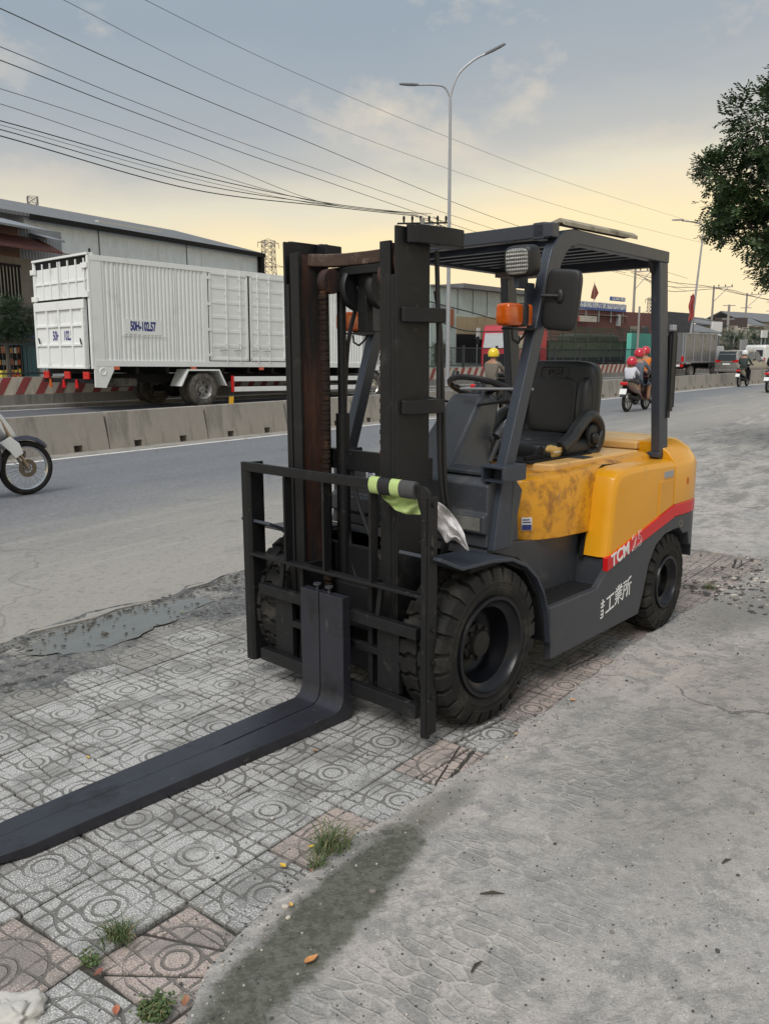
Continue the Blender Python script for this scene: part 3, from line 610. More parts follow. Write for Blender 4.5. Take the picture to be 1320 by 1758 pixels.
# ================================================================== ground and roads
def V2(p): return Vector((p[0], p[1]))
def resample(P, step):
    out = []
    for a, b in zip(P[:-1], P[1:]):
        a, b = V2(a), V2(b); n = max(1, int((b-a).length/step)); out += [a+(b-a)*i/n for i in range(n)]
    return out + [V2(P[-1])]
def smooth(P, it=2):
    for _ in range(it):
        Q = [P[0]]
        for a, b in zip(P[:-1], P[1:]): a, b = V2(a), V2(b); Q += [a*.75+b*.25, a*.25+b*.75]
        P = Q + [P[-1]]
    return [V2(p) for p in P]
def offs(P, d):                          # positive = to the left of travel (away from the camera)
    out = []
    for i, p in enumerate(P):
        t = (V2(P[min(i+1, len(P)-1)]) - V2(P[max(i-1, 0)])).normalized(); out.append(V2(p) + Vector((-t.y, t.x))*d)
    return out
EDGE = smooth([(-9.8, -7.6), (-.98, 5.69), (5.14, 15.02), (10.49, 22.9), (16.5, 31), (22.7, 38), (33, 49), (52, 68), (95, 108), (260, 250)])
BARR = smooth([(-17, -3), (-10.5, 5.6), (-4.48, 13.63), (-3.22, 15.33), (-.25, 19.2), (2.57, 23.0), (8.06, 30.4), (17.62, 42.2), (28, 54), (45, 72), (85, 112), (250, 262)])
FARE = smooth([(-34, -2), (-16, 18.5), (-10.9, 24.3), (-3.58, 32), (.5, 36.8), (6, 43.7), (14, 53), (24, 64.5), (42, 83), (80, 121), (240, 275)])
WALL = offs(FARE, .85)
def sheet(name, P, Q, z, mat, thick=.03, jp=0, jq=0):
    b = MB(); n = 900
    def samp(P):
        P = [V2(p) for p in P]; L = [0]
        for a, c in zip(P[:-1], P[1:]): L.append(L[-1]+(c-a).length)
        out = []
        for i in range(n+1):
            t = (i/n)**1.8*L[-1]; k = 0
            while k < len(L)-2 and L[k+1] < t: k += 1
            f = (t-L[k])/max(1e-9, L[k+1]-L[k]); out.append(P[k].lerp(P[k+1], min(1, f)))
        return out
    a, c = samp(P), samp(Q); vs = []
    for i in range(n+1):
        ja = Vector((-.834, .552))*(.05+.16*mnoise.noise((a[i].y*.9, 3, 1))+.09*mnoise.noise((a[i].y*3.0, 3, 1))+.05*mnoise.noise((a[i].y*9, 3, 1))) if name == 'road' and a[i].y < 9 else Vector((0, 0))
        jc = Vector((mnoise.noise((c[i].x*1.7, c[i].y*1.7, 3)), mnoise.noise((c[i].x*1.7, c[i].y*1.7, 8))))*jq
        vs += [(a[i].x+ja.x, a[i].y+ja.y, z), (c[i].x+jc.x, c[i].y+jc.y, z), (a[i].x+ja.x, a[i].y+ja.y, z-thick), (c[i].x+jc.x, c[i].y+jc.y, z-thick)]
    fs = []
    for i in range(n):
        o = 4*i; fs += [(o, o+4, o+5, o+1), (o, o+2, o+6, o+4), (o+1, o+5, o+7, o+3)]
    b.add(vs, fs); return tag(b.build(name, mat), kind='structure')
ROT = math.radians(-56.5)
def asphalt(name, base, dusty, d0, d1, org=(-.98, 5.69)):
    t = NT(name); g = t.new('ShaderNodeNewGeometry').outputs['Position']
    a = t.map(g, loc=(-org[0], -org[1], 0)); r = t.map(a, rot=(0, 0, ROT)); sp = t.new('ShaderNodeSeparateXYZ'); t.L.new(r, sp.inputs[0]); n = sp.outputs[1]
    lane = t.noise(1, 3, .5, r, (.05, 1.1, 1)); c = t.mix(lane, rgb(base, .78), rgb(base, 1.25))
    if dusty:
        dn = t.ma('ADD', n, t.ma('MULTIPLY', t.ma('SUBTRACT', t.noise(1, 6, .62, r, (.35, 1.0, 1)), .5), 3.2))
        f = t.ma('SUBTRACT', 1, t.ramp(dn, d0, d1)); f = t.ma('MULTIPLY', f, .9); c = t.mix(f, c, dusty)
        st = t.ramp(t.noise(1, 6, .6, r, (.25, 3.5, 1)), .52, .64); c = t.mix(t.ma('MULTIPLY', t.ma('MULTIPLY', st, f), .35), c, rgb(dusty, 1.35))
    fine = t.noise(90, 3, .7, g); c = t.mix(t.ma('MULTIPLY', t.ramp(fine, .5, .75), .35), c, rgb(base, 2.2)); c = t.mix(t.ma('MULTIPLY', t.ramp(fine, .5, .3), .3), c, rgb(base, .4))
    f2 = t.noise(22, 5, .7, g); c = t.mix(t.ma('MULTIPLY', t.ramp(f2, .52, .66), .35), c, rgb(base, 2.0)); c = t.mix(t.ma('MULTIPLY', t.ramp(f2, .47, .34), .35), c, rgb(base, .5))
    pt = t.ramp(t.noise(1.3, 7, .7, g), .56, .66); c = t.mix(t.ma('MULTIPLY', pt, .25), c, rgb(base, .6))
    wv = t.new('ShaderNodeTexNoise'); wv.inputs['Scale'].default_value = 1.3; wv.inputs['Detail'].default_value = 7; t.L.new(g, wv.inputs[0])
    cv = t.voro(.35, 'DISTANCE_TO_EDGE', t.vm('ADD', g, t.vm('MULTIPLY', wv.outputs[1], (1.2, 1.2, 0)))); ck = t.ma('MULTIPLY', t.ramp(cv, .006, .001), t.ramp(t.noise(.5, 3, .5, g), .48, .56)); c = t.mix(t.ma('MULTIPLY', ck, .3), c, rgb(base, .4))
    return t.out(c, .78, t.bump(fine, .35, .004))
m_asph = asphalt('asphalt_dusty', (.150, .155, .165), (.34, .315, .27), .4, 4.2)
m_asph2 = asphalt('asphalt_dark', (.085, .088, .098), None, 0, 1)
# concrete slab -------------------------------------------------------
def concrete():
    t = NT('worn_concrete'); g = t.new('ShaderNodeNewGeometry').outputs['Position']
    big = t.noise(.9, 6, .6, g); c = t.mix(t.ramp(big, .3, .7), (.315, .305, .295), (.46, .415, .375))
    pk = t.ramp(t.noise(1.6, 5, .6, g, None, (4, 9, 2)), .5, .72); c = t.mix(t.ma('MULTIPLY', pk, .5), c, (.44, .37, .33))
    md = t.noise(8, 8, .72, g); c = t.mix(t.ma('MULTIPLY', t.ramp(md, .48, .60), .75), c, (.225, .222, .212)); c = t.mix(t.ma('MULTIPLY', t.ramp(md, .44, .30), .55), c, (.56, .52, .46))
    f2 = t.noise(38, 5, .75, g); c = t.mix(t.ma('MULTIPLY', t.ramp(f2, .50, .66), .45), c, (.20, .195, .18)); c = t.mix(t.ma('MULTIPLY', t.ramp(f2, .46, .34), .45), c, (.58, .55, .50))
    fine = t.noise(170, 3, .7, g); c = t.mix(t.ma('MULTIPLY', t.ramp(fine, .52, .72), .5), c, (.62, .60, .56)); c = t.mix(t.ma('MULTIPLY', t.ramp(fine, .46, .3), .6), c, (.12, .12, .115))
    # embedded stones
    wn = t.new('ShaderNodeTexNoise'); wn.inputs['Scale'].default_value = 30; t.L.new(g, wn.inputs[0])
    gw = t.vm('ADD', g, t.vm('MULTIPLY', wn.outputs[1], (.022, .022, 0)))
    def stones(scale, thr, lo, hi, zn):
        vs = t.new('ShaderNodeTexVoronoi', feature='F1'); vs.inputs['Scale'].default_value = scale; t.L.new(t.map(gw, rot=(0, 0, .6), sc=(1, 1.5, 1)), vs.inputs[0])
        sc = t.new('ShaderNodeSeparateColor'); t.L.new(vs.outputs[1], sc.inputs[0])
        return t.ma('MULTIPLY', t.ma('MULTIPLY', t.ma('GREATER_THAN', sc.outputs[0], thr), t.ramp(vs.outputs[0], hi, lo)), zn), sc.outputs[1]
    zone = t.ramp(t.noise(.8, 3, .5, g, None, (2.6, 1.3, 0)), .42, .60)
    st, cc = stones(26, .84, .20, .34, zone); c = t.mix(t.ma('MULTIPLY', st, .75), c, t.mix(cc, (.10, .10, .11), (.25, .245, .25)))
    s5, cc5 = stones(60, .90, .18, .32, t.ma('ADD', .4, t.ma('MULTIPLY', zone, .6))); c = t.mix(t.ma('MULTIPLY', s5, .7), c, t.mix(cc5, (.09, .09, .09), (.30, .28, .26)))
    # tread imprint band beside the tiles
    R = t.map(t.map(g, loc=(-.08, -2.58, 0)), rot=(0, 0, math.radians(-53))); sp = t.new('ShaderNodeSeparateXYZ'); t.L.new(R, sp.inputs[0])
    nse = t.new('ShaderNodeTexNoise'); nse.inputs['Scale'].default_value = 4; nse.inputs['Detail'].default_value = 4; t.L.new(R, nse.inputs[0])
    R2 = t.vm('ADD', R, t.vm('MULTIPLY', nse.outputs[1], (.09, .12, 0)))
    v = t.voro(1, 'DISTANCE_TO_EDGE', R2, (27, 10.5, 1), .6); ridge = t.ramp(v, .13, .0)
    across = t.ma('ADD', t.ma('MULTIPLY', sp.outputs[1], -1), t.ma('MULTIPLY', t.ma('SUBTRACT', t.noise(1.2, 3, .5, g), .5), .5))
    band = t.ma('MULTIPLY', t.ramp(across, .22, .28), t.ramp(across, .80, .55)); band = t.ma('MULTIPLY', band, t.ramp(t.noise(2.6, 4, .6, g, None, (7, 7, 7)), .36, .54)); band = t.ma('MULTIPLY', band, t.ramp(sp.outputs[0], 3.6, 2.4))
    rb = t.ma('MULTIPLY', ridge, band); c = t.mix(t.ma('MULTIPLY', rb, .16), c, (.52, .49, .45)); vc = t.voro(1, 'F1', R2, (27, 10.5, 1), .6, 1); vs_ = t.new('ShaderNodeSeparateColor'); t.L.new(vc, vs_.inputs[0]); c = t.mix(t.ma('MULTIPLY', t.ma('MULTIPLY', band, t.ma('SUBTRACT', 1, ridge)), t.ma('MULTIPLY', vs_.outputs[0], .55)), c, (.20, .20, .19))
    # fine drag ripples
    rp = t.noise(1, 5, .65, t.map(R2, rot=(0, 0, .5)), (9, 34, 1)); rz = t.ramp(t.noise(1.4, 3, .5, g, None, (3, 8, 1)), .42, .58)
    rpm = t.ma('MULTIPLY', t.ramp(rp, .50, .62), rz); c = t.mix(t.ma('MULTIPLY', rpm, .42), c, (.20, .198, .185))
    dn = t.new('ShaderNodeTexNoise'); dn.inputs['Scale'].default_value = 1.6; dn.inputs['Detail'].default_value = 6; t.L.new(g, dn.inputs[0])
    cv = t.voro(.42, 'DISTANCE_TO_EDGE', t.vm('ADD', g, t.vm('MULTIPLY', dn.outputs[1], (.9, .9, 0)))); crk = t.ramp(cv, .0035, .001); crk = t.ma('MULTIPLY', crk, t.ramp(t.noise(.8, 2, .5, g, None, (1, 4, 4)), .46, .54)); c = t.mix(t.ma('MULTIPLY', crk, .75), c, (.09, .085, .08))
    def blob(cx, cy, L, w, ang, k=1, soft=.35):
        q = t.map(t.map(g, loc=(-cx, -cy, 0)), rot=(0, 0, math.radians(-ang))); q = t.map(q, sc=(1/L, 1/w, 0)); d = t.vm('LENGTH', q, out=1); d = t.ma('ADD', d, t.ma('MULTIPLY', t.ma('SUBTRACT', t.noise(8, 9, .78, g), .5), 1.7)); return t.ma('MULTIPLY', t.ramp(d, 1+soft, 1-soft), k)
    s1 = t.ma('MAXIMUM', blob(-.17, 2.00, .60, .105, 60, 1, .22), blob(.14, 2.52, .26, .06, 52, .55)); s1 = t.ma('MAXIMUM', s1, blob(-.40, 1.50, .40, .11, 72, .9))
    c = t.mix(t.ma('MULTIPLY', s1, .97), c, t.mix(t.ramp(f2, .4, .6), (.068, .072, .050), (.125, .125, .098)))
    s2 = blob(4.2, 6.3, 2.6, .35, 20, .45); s3 = blob(1.5, 3.2, 1.3, .35, 50, .35); s4 = blob(2.3, 4.9, .8, .25, 40, .7, .5); c = t.mix(t.ma('MAXIMUM', t.ma('MAXIMUM', s2, s3), s4), c, (.15, .147, .135))
    far = t.ramp(sp.outputs[0], 3.6, 7.0)
    rg = t.ramp(t.noise(1, 8, .75, R, (1.2, 4.2, 1)), .46, .6); c = t.mix(t.ma('MULTIPLY', rg, t.ma('MULTIPLY', far, .6)), c, (.15, .145, .13)); rg2 = t.ramp(t.noise(1, 8, .75, R, (1.0, 3.6, 1), (5, 5, 5)), .52, .62); c = t.mix(t.ma('MULTIPLY', rg2, t.ma('MULTIPLY', far, .5)), c, (.50, .47, .42))
    r = t.ma('SUBTRACT', .88, t.ma('MULTIPLY', s1, .2))
    h = t.ma('ADD', t.ma('ADD', t.ma('MULTIPLY', md, .45), t.ma('ADD', t.ma('MULTIPLY', f2, .30), t.ma('MULTIPLY', fine, .12))), t.ma('SUBTRACT', t.ma('MULTIPLY', rb, .22), t.ma('ADD', t.ma('MULTIPLY', rpm, .12), t.ma('MULTIPLY', t.ma('ADD', st, crk), .2))))
    return t.out(c, r, t.bump(h, .8, .018))
m_conc = concrete()
def blocks(name, base, dirt, pol=None):  # generic masonry/concrete
    t = NT(name); n = t.noise(2, 6, .6); c = t.mix(n, rgb(base, .8), rgb(base, 1.2)); d = t.ramp(t.noise(1, 6, .65, sc=(4, 4, .6)), .48, .68); c = t.mix(t.ma('MULTIPLY', d, .6), c, dirt)
    return t.out(c, .85, t.bump(t.noise(50, 4), .3, .006))
b = MB(); b.box(-700, 900, -300, 1400, -.5, -.045); tag(b.build('ground', M('bare_ground', (.20, .19, .17), .9, vs=.2)), kind='structure')
road = sheet('road', [p for p in EDGE], [p for p in BARR], .014, m_asph, .05, jp=.0)
sheet('far_road', offs(BARR, .2), FARE, .008, m_asph2)
sheet('median', FARE, offs(WALL, .4), .10, blocks('kerb_concrete', (.26, .25, .235), (.12, .12, .11)), .14)
sheet('opposite_road', offs(WALL, .5), offs(WALL, 10), .006, m_asph2)
sheet('barrier_verge', offs(BARR, -.42), offs(BARR, .25), .016, M('dusty_verge', (.30, .28, .25), .9, dirt=(.18, .17, .155), da=.45, ds=3), .02)
def line(nm, P, w, z, seg=None):
    return sheet(nm, P, offs(P, w), z, m_whiteln, .003)
line('white_lane_line', offs(BARR, -.56), .11, .0165); line('white_edge_line', offs(FARE, -.45), .13, .0125)
line('far_lane_line', offs(BARR, 1.0), .12, .0125)
# slab polygon
sl_edge = [(-1.3, -1.0), (-.85, .6), (-.66, 1.15), (-.47, 1.6), (-.40, 1.95), (-.19, 2.28), (.07, 2.58), (.43, 3.0), (.92, 3.66), (1.39, 4.30), (1.91, 4.86), (2.55, 5.62), (2.78, 5.98), (2.45, 6.3), (1.75, 6.75), (1.1, 7.35), (.45, 7.8)]
P = resample(sl_edge, .05); random.seed(3)
P = [p + Vector((mnoise.noise((p.x*6, p.y*6, 1)), mnoise.noise((p.x*6, p.y*6, 5))))*.035 + Vector((mnoise.noise((p.x*22, p.y*22, 1)), mnoise.noise((p.x*22, p.y*22, 5))))*.012 for p in P]
E2 = [p for p in EDGE if p.y > 8.0]
far = [(p.x-.25, p.y+.2) for p in resample(E2, .5)[:200]]
inner = [(p.x, p.y) for p in P]
bm = bmesh.new()
outer = inner + far + [(260, 60), (60, -25), (-1.3, -25)]
top = [bm.verts.new((x, y, .012)) for x, y in outer]; bm.faces.new(top); k = len(inner)
low = [bm.verts.new((x - .006, y + .008, -.03)) for x, y in inner]
for i in range(k-1): bm.faces.new((top[i], top[i+1], low[i+1], low[i]))
bmesh.ops.triangulate(bm, faces=[f for f in bm.faces if len(f.verts) > 4]); bmesh.ops.recalc_face_normals(bm, faces=bm.faces)
me = bpy.data.meshes.new('concrete_apron'); bm.to_mesh(me); bm.free(); me.materials.append(m_conc); slab = link('concrete_apron', me); tag(slab, kind='structure')
for f in me.polygons:
    pass
# tile pavement ---------------------------------------------------------
m_soil = M('damp_soil', (.050, .045, .038), .8, var=.5, vs=20, dirt=(.14, .13, .11), da=.4, ds=12, bump=.6, bs=50, bd=.01)
A0 = Vector((-.581, 2.328)); a1, a2 = math.radians(52.4), math.radians(-38.6)
e1 = Vector((math.cos(a1), math.sin(a1)))*.319; e2 = Vector((math.cos(a2), math.sin(a2)))*.3145
b = MB(); pc = [A0+e1*-9+e2*-9, A0+e1*-9+e2*5, A0+e1*18+e2*5, A0+e1*18+e2*-9]; b.prism([(p.x, p.y) for p in pc], 'z', -.06, -.014); pav = tag(b.build('pavement', m_soil), kind='structure')
def tilemat(name, base, light):
    t = NT(name); o = t.tc.outputs['Object']; gp_ = t.new('ShaderNodeNewGeometry').outputs['Position']
    wn = t.new('ShaderNodeTexNoise'); wn.inputs['Scale'].default_value = 26; wn.inputs['Detail'].default_value = 3; t.L.new(gp_, wn.inputs[0])
    ow2 = t.vm('ADD', o, t.vm('MULTIPLY', t.vm('SUBTRACT', wn.outputs[1], (.5, .5, .5)), (.010, .010, 0)))
    sp = t.new('ShaderNodeSeparateXYZ'); t.L.new(ow2, sp.inputs[0]); x, y = sp.outputs[0], sp.outputs[1]
    ax = t.ma('ABSOLUTE', x); ay = t.ma('ABSOLUTE', y); r = t.ma('SQRT', t.ma('ADD', t.ma('MULTIPLY', x, x), t.ma('MULTIPLY', y, y)))
    D = lambda v, k: t.ma('ABSOLUTE', t.ma('SUBTRACT', v, k))
    circ = t.ma('MINIMUM', t.ma('MINIMUM', D(r, .036), D(r, .060)), D(r, .130))
    ins = t.ma('LESS_THAN', r, .060)
    gl = t.ma('ADD', t.ma('MINIMUM', D(ax, .052), D(ay, .052)), ins); g4 = t.ma('ADD', t.ma('MINIMUM', D(ax, .104), D(ay, .104)), t.ma('LESS_THAN', r, .060)); g4 = t.ma('ADD', g4, t.ma('MULTIPLY', t.ramp(t.noise(4, 2, .5, gp_, None, (3, 1, 4)), .45, .55), .0022)); gl = t.ma('MINIMUM', gl, g4)
    half = t.ma('ADD', ay, t.ma('ADD', ins, t.ma('MULTIPLY', t.ma('LESS_THAN', ax, .052), 0)))
    half = t.ma('ADD', half, t.ma('LESS_THAN', ax, .100))
    d = t.ma('MINIMUM', t.ma('MINIMUM', circ, gl), half)
    oi = t.new('ShaderNodeObjectInfo'); rnd = oi.outputs['Random']
    off = t.new('ShaderNodeCombineXYZ'); t.L.new(t.ma('MULTIPLY', rnd, 40), off.inputs[0]); ow = t.vm('ADD', o, off.outputs[0])
    wear = t.ramp(t.noise(7, 5, .65, gp_), .34, .56); wd = t.ma('ADD', .0013, t.ma('MULTIPLY', wear, .0014))
    g = t.ma('MULTIPLY', t.ramp(t.ma('SUBTRACT', d, wd), .0030, .0), t.ma('ADD', .35, t.ma('MULTIPLY', wear, .65)))
    tz = t.noise(210, 2, .6, o)
    tint = t.mix(rnd, rgb(base, .84), rgb(base, 1.14)); c = t.mix(t.ramp(tz, .50, .64), tint, light); c = t.mix(t.ma('MULTIPLY', t.ramp(tz, .46, .36), .65), c, rgb(base, .38))
    dirt = t.noise(4.5, 7, .68, gp_); c = t.mix(t.ma('MULTIPLY', t.ramp(dirt, .47, .60), .6), c, (.155, .15, .14)); spot = t.ramp(t.noise(17, 5, .65, gp_), .66, .73); c = t.mix(t.ma('MULTIPLY', spot, .75), c, (.07, .066, .06))
    pal = t.ramp(t.noise(2.2, 5, .6, gp_, None, (9, 9, 9)), .52, .72); c = t.mix(t.ma('MULTIPLY', pal, .35), c, (.50, .475, .43))
    c = t.mix(t.ma('MULTIPLY', g, .78), c, (.105, .098, .086))
    ed = t.ramp(t.ma('MAXIMUM', ax, ay), .138, .158); c = t.mix(t.ma('MULTIPLY', ed, t.ma('MULTIPLY', t.ramp(t.noise(15, 4, .6, gp_), .35, .6), .7)), c, (.12, .112, .098))
    h = t.ma('ADD', t.ma('SUBTRACT', t.ma('MULTIPLY', tz, .14), g), t.ma('MULTIPLY', t.noise(9, 4, .6, gp_), .35))
    return t.out(c, .76, t.bump(h, .85, .005))
m_tile = tilemat('terrazzo_tile', (.335, .33, .315), (.68, .665, .635)); m_pink = tilemat('pink_terrazzo_tile', (.355, .285, .25), (.56, .49, .44))
m_wet = tilemat('muddy_terrazzo_tile', (.24, .23, .21), (.40, .385, .35))
H = .1545
def tilemesh(polys, name='tile'):
    b = MB()
    for P in polys:
        n = len(P); c = sum((V2(p) for p in P), Vector((0, 0)))/n; ins = [V2(p)+(c-V2(p)).normalized()*.004 for p in P]
        vs = [(p[0], p[1], -.03) for p in P] + [(p[0], p[1], -.003) for p in P] + [(p[0], p[1], 0) for p in ins]
        fs = [(i, (i+1) % n, n+(i+1) % n, n+i) for i in range(n)] + [(n+i, n+(i+1) % n, 2*n+(i+1) % n, 2*n+i) for i in range(n)] + [tuple(range(2*n, 3*n))]
        b.add(vs, fs)
    return b.mesh(name, m_tile)
def cut(P, p, d, gap=.006):              # split polygon P by a line
    nrm = Vector((-d.y, d.x)); A = []; B = []
    for sgn, out in ((1, A), (-1, B)):
        n = len(P)
        for i in range(n):
            a, b_ = V2(P[i]), V2(P[(i+1) % n]); da = (a-p).dot(nrm)*sgn - gap/2; db = (b_-p).dot(nrm)*sgn - gap/2
            if da > 0: out.append(a)
            if da*db < 0: out.append(a+(b_-a)*(da/(da-db)))
    return [q for q in (A, B) if len(q) > 2]
sq = [(-H, -H), (H, -H), (H, H), (-H, H)]
random.seed(11); variants = [tilemesh([sq])]
for k in range(7):
    polys = [sq]
    for j in range(1 if k < 3 else 4):
        nw = []; a = random.uniform(0, PI); p = Vector((random.uniform(-.08, .08), random.uniform(-.08, .08))); d = Vector((math.cos(a), math.sin(a)))
        for q in polys: nw += cut(q, p, d, random.uniform(.004, .009) if k < 3 else random.uniform(.007, .022)) if (j == 0 or random.random() < .7) else [q]
        polys = nw
    variants.append(tilemesh([[(x*(1-.02*k/7), y*(1-.02*k/7)) for x, y in q] for q in polys]))
def inside_slab(p):
    # sign by walking the measured edge
    best = 1e9; s = 0
    for a, c in zip(P[:-1], P[1:]):
        t = max(0, min(1, (p-a).dot(c-a)/(c-a).length_squared)); q = a+(c-a)*t; d = (p-q).length
        if d < best: best = d; s = (c-a).x*(p-a).y-(c-a).y*(p-a).x
    return best*(1 if s < 0 else -1)
cnt = 0
for i in range(-5, 17):
    for j in range(-7, 4):
        p = A0 + e1*i + e2*j
        if inside_slab(p) > .19 or p.y < .9: continue
        worn = random.random(); broken = (i <= -1 and j >= 1) or (i <= -2 and j >= 0) or (i <= -4 and j > -3)
        vi = random.choice([4, 5, 6, 7]) if broken and worn < .85 else (random.choice([1, 2, 3]) if worn < .10 else (random.choice([4, 5]) if j >= 1 and worn < .35 else 0))
        o = bpy.data.objects.new('tile', variants[vi]); S.collection.objects.link(o); o.parent = pav
        z = random.uniform(-.0015, .0015) - (random.uniform(.000, .009) if broken else 0) 
        o.location = (p.x, p.y, z); o.rotation_euler = (random.gauss(0, .004 if not broken else .012), random.gauss(0, .004 if not broken else .012), a1 + random.choice([0, PI/2, PI]) + random.gauss(0, .004 if not broken else .03))
        mt = m_pink if (j >= 1 and random.random() < .75) or (i <= -2 and j >= 0 and random.random() < .5) or (i > 12 and j > -2) else (m_wet if j <= -6 or (j == -5 and random.random() < .5) else m_tile)
        o.material_slots[0].link = 'OBJECT'; o.material_slots[0].material = mt; cnt += 1
# mud and puddle ----------------------------------------------------------
def mudmat():
    t = NT('mud'); g = t.new('ShaderNodeNewGeometry').outputs['Position']; n = t.noise(3, 7, .65, g); c = t.mix(t.ramp(n, .38, .68), (.085, .085, .088), (.21, .205, .19)); f = t.noise(40, 5, .7, g)
    c = t.mix(t.ma('MULTIPLY', t.ramp(f, .48, .6), .6), c, (.30, .29, .26)); c = t.mix(t.ramp(t.noise(9, 6, .7, g), .55, .62), c, (.035, .033, .03))
    return t.out(c, t.ma('ADD', .16, t.ma('MULTIPLY', f, .7)), t.bump(t.ma('ADD', t.ma('MULTIPLY', t.noise(11, 6, .7, g), .9), t.ma('MULTIPLY', f, .35)), .9, .035))
ml = A0 + e2*-5.9; b = MB(); nx, ny = 150, 26; vs = []; u1 = e1.normalized(); 
E0 = Vector((-.98, 5.69)); ed = Vector((.552, .834)); en = Vector((-.834, .552))
for i in range(nx+1):
    s = -4.6 + i*9.2/nx
    top_ = E0 + ed*s + en*(.03 + .16*mnoise.noise((s*1.1, 3, 1)) + .09*mnoise.noise((s*3.3, 3, 1)) + .05*mnoise.noise((s*11, 3, 1)))
    wid = .74 + .20*mnoise.noise((s*1.3, 7, 1)) + .10*mnoise.noise((s*5, 7, 1)) + max(0, s-2.5)*.02
    if s > 2.2: wid *= max(.12, 1-(s-2.2)*.32)
    for j in range(ny+1):
        q = top_ - en*wid*j/ny; hgt = .011 + .009*mnoise.noise((q.x*4, q.y*4, 2)) + .006*mnoise.noise((q.x*13, q.y*13, 2))
        dq = q-Vector((-1.50, 4.50)); hgt -= .020*max(0, 1-((dq.dot(ed)/.62)**2+(dq.dot(en)/.25)**2)**.5); hgt += (.006 if j < 1 else 0) - (.010 if 2 <= j < 12 else 0)
        if j > ny-10: hgt -= .020*(j-ny+10)/10
        vs.append((q.x, q.y, hgt))
b.add(vs, [(i*(ny+1)+j, (i+1)*(ny+1)+j, (i+1)*(ny+1)+j+1, i*(ny+1)+j+1) for i in range(nx) for j in range(ny)]); tag(b.build('mud', mudmat(), smooth=True, ang=180), kind='structure')
t = NT('murky_water'); g = t.new('ShaderNodeNewGeometry').outputs['Position']; m_water = t.out(t.mix(t.noise(6, 3, .5, g), (.13, .135, .12), (.17, .17, .155)), .03, t.bump(t.noise(9, 2, .5, g), .04, .01))
b = MB(); c = Vector((-1.50, 4.50)); rim = []
for k in range(64):
    a = 2*PI*k/64; u = ed*math.cos(a)*.56 + en*math.sin(a)*.25; rr = 1+.34*mnoise.noise((math.cos(a)*1.5, math.sin(a)*1.5, 4))+.22*mnoise.noise((math.cos(a)*5, math.sin(a)*5, 4)); rim.append((c.x+u.x*rr, c.y+u.y*rr))
b.add([(x, y, .0085) for x, y in rim], [tuple(range(64))]); tag(b.build('puddle', m_water), kind='structure')
# clods and broken asphalt along the lip: too many to count
b = MB(); random.seed(8)
for k in range(1500):
    s = random.uniform(-4.4, 5.5); q = E0 + ed*s - en*(abs(random.gauss(0, .06)) if k % 3 else random.uniform(0, .5)); r = random.uniform(.002, .009)*(1.8 if random.random() < .05 else 1)
    if inside_slab(q) > 0: continue
    b.sell((q.x, q.y, .014+r*.3), (r*random.uniform(.8, 1.8), r*random.uniform(.7, 1.3), r*.6), 1, 1, 5, 3)
tag(b.build('mud_clods', M('clod', (.10, .092, .078), .9, var=.5, vs=9)), kind='stuff')
b = MB()
for k in range(7000):
    if k < 4800: q = Vector((random.uniform(-.7, 3.4), .9+random.random()**1.5*4.2)); 
    else: s = random.random(); q = P[int(s*(len(P)-1))] + Vector((random.gauss(0, .06), random.gauss(0, .06)))
    r = random.uniform(.0012, .0042)*(2 if random.random() < .03 else 1); z = .012 if inside_slab(q) > 0 else 0
    b.sell((q.x, q.y, z+r*.4), (r, r*random.uniform(.6, 1.3), r*.6), 1, 1, 5, 3)
for k in range(1400):
    s = random.uniform(0, 3.5); q = Vector((2.0, 5.0)) + Vector((.93, .36))*s + Vector((-.36, .93))*random.gauss(0, .28+.05*s); r = random.uniform(.004, .016); b.sell((q.x, q.y, .012+r*.3), (r*random.uniform(.8, 1.8), r, r*.5), 1, 1, 5, 3)
tg_ = NT('gravel_mix'); ri = tg_.new('ShaderNodeNewGeometry').outputs['Random Per Island']; gm_ = tg_.out(tg_.mix(tg_.ramp(ri, .45, .9), (.075, .072, .068), (.50, .46, .41)), .9)
tag(b.build('gravel', gm_), kind='stuff')
# ================================================================== concrete barrier blocks
m_bar = blocks('barrier_concrete', (.30, .275, .24), (.13, .125, .105))
def barrier_mesh(L):
    b = MB(); g = .012; x0, x1 = g, L-g; nz = .11
    out = [(x0, 0), (L*.26-.07, 0), (L*.26-.07, nz), (L*.26+.09, nz), (L*.26+.09, 0), (L*.72-.07, 0), (L*.72-.07, nz), (L*.72+.09, nz), (L*.72+.09, 0), (x1, 0), (x1, .12), (x1-.02, .60), (x0+.02, .60), (x0, .12)]
    W_ = lambda z: .21 - .02*min(1, z/.12) - .085*max(0, (z-.12)/.48)
    n = len(out); vs = [(x, -W_(z), z) for x, z in out] + [(x, W_(z), z) for x, z in out]
    b.add(vs, [tuple(range(n)), tuple(range(2*n-1, n-1, -1))] + [(i, n+i, n+(i+1) % n, (i+1) % n) for i in range(n)])
    b.lathe([(-.21-.004, .010), (-.205, .010)], 6, c=(L*.5, 0, .30))
    return b.mesh('concrete_barrier', m_bar)
bmsh = barrier_mesh(2.1); pts = resample(BARR, .05); L = [0]
for a, c in zip(pts[:-1], pts[1:]): L.append(L[-1]+(c-a).length)
def along(pts, L, s):
    import bisect
    k = min(len(L)-2, max(0, bisect.bisect_right(L, s)-1)); f = (s-L[k])/(L[k+1]-L[k]); return pts[k].lerp(pts[k+1], f), (pts[k+1]-pts[k]).normalized()
s_start = min(range(len(pts)), key=lambda i: (pts[i]-Vector((-4.48, 13.63))).length); s0 = L[s_start] - 2.1*5
ordn = ['first', 'second', 'third', 'fourth', 'fifth']
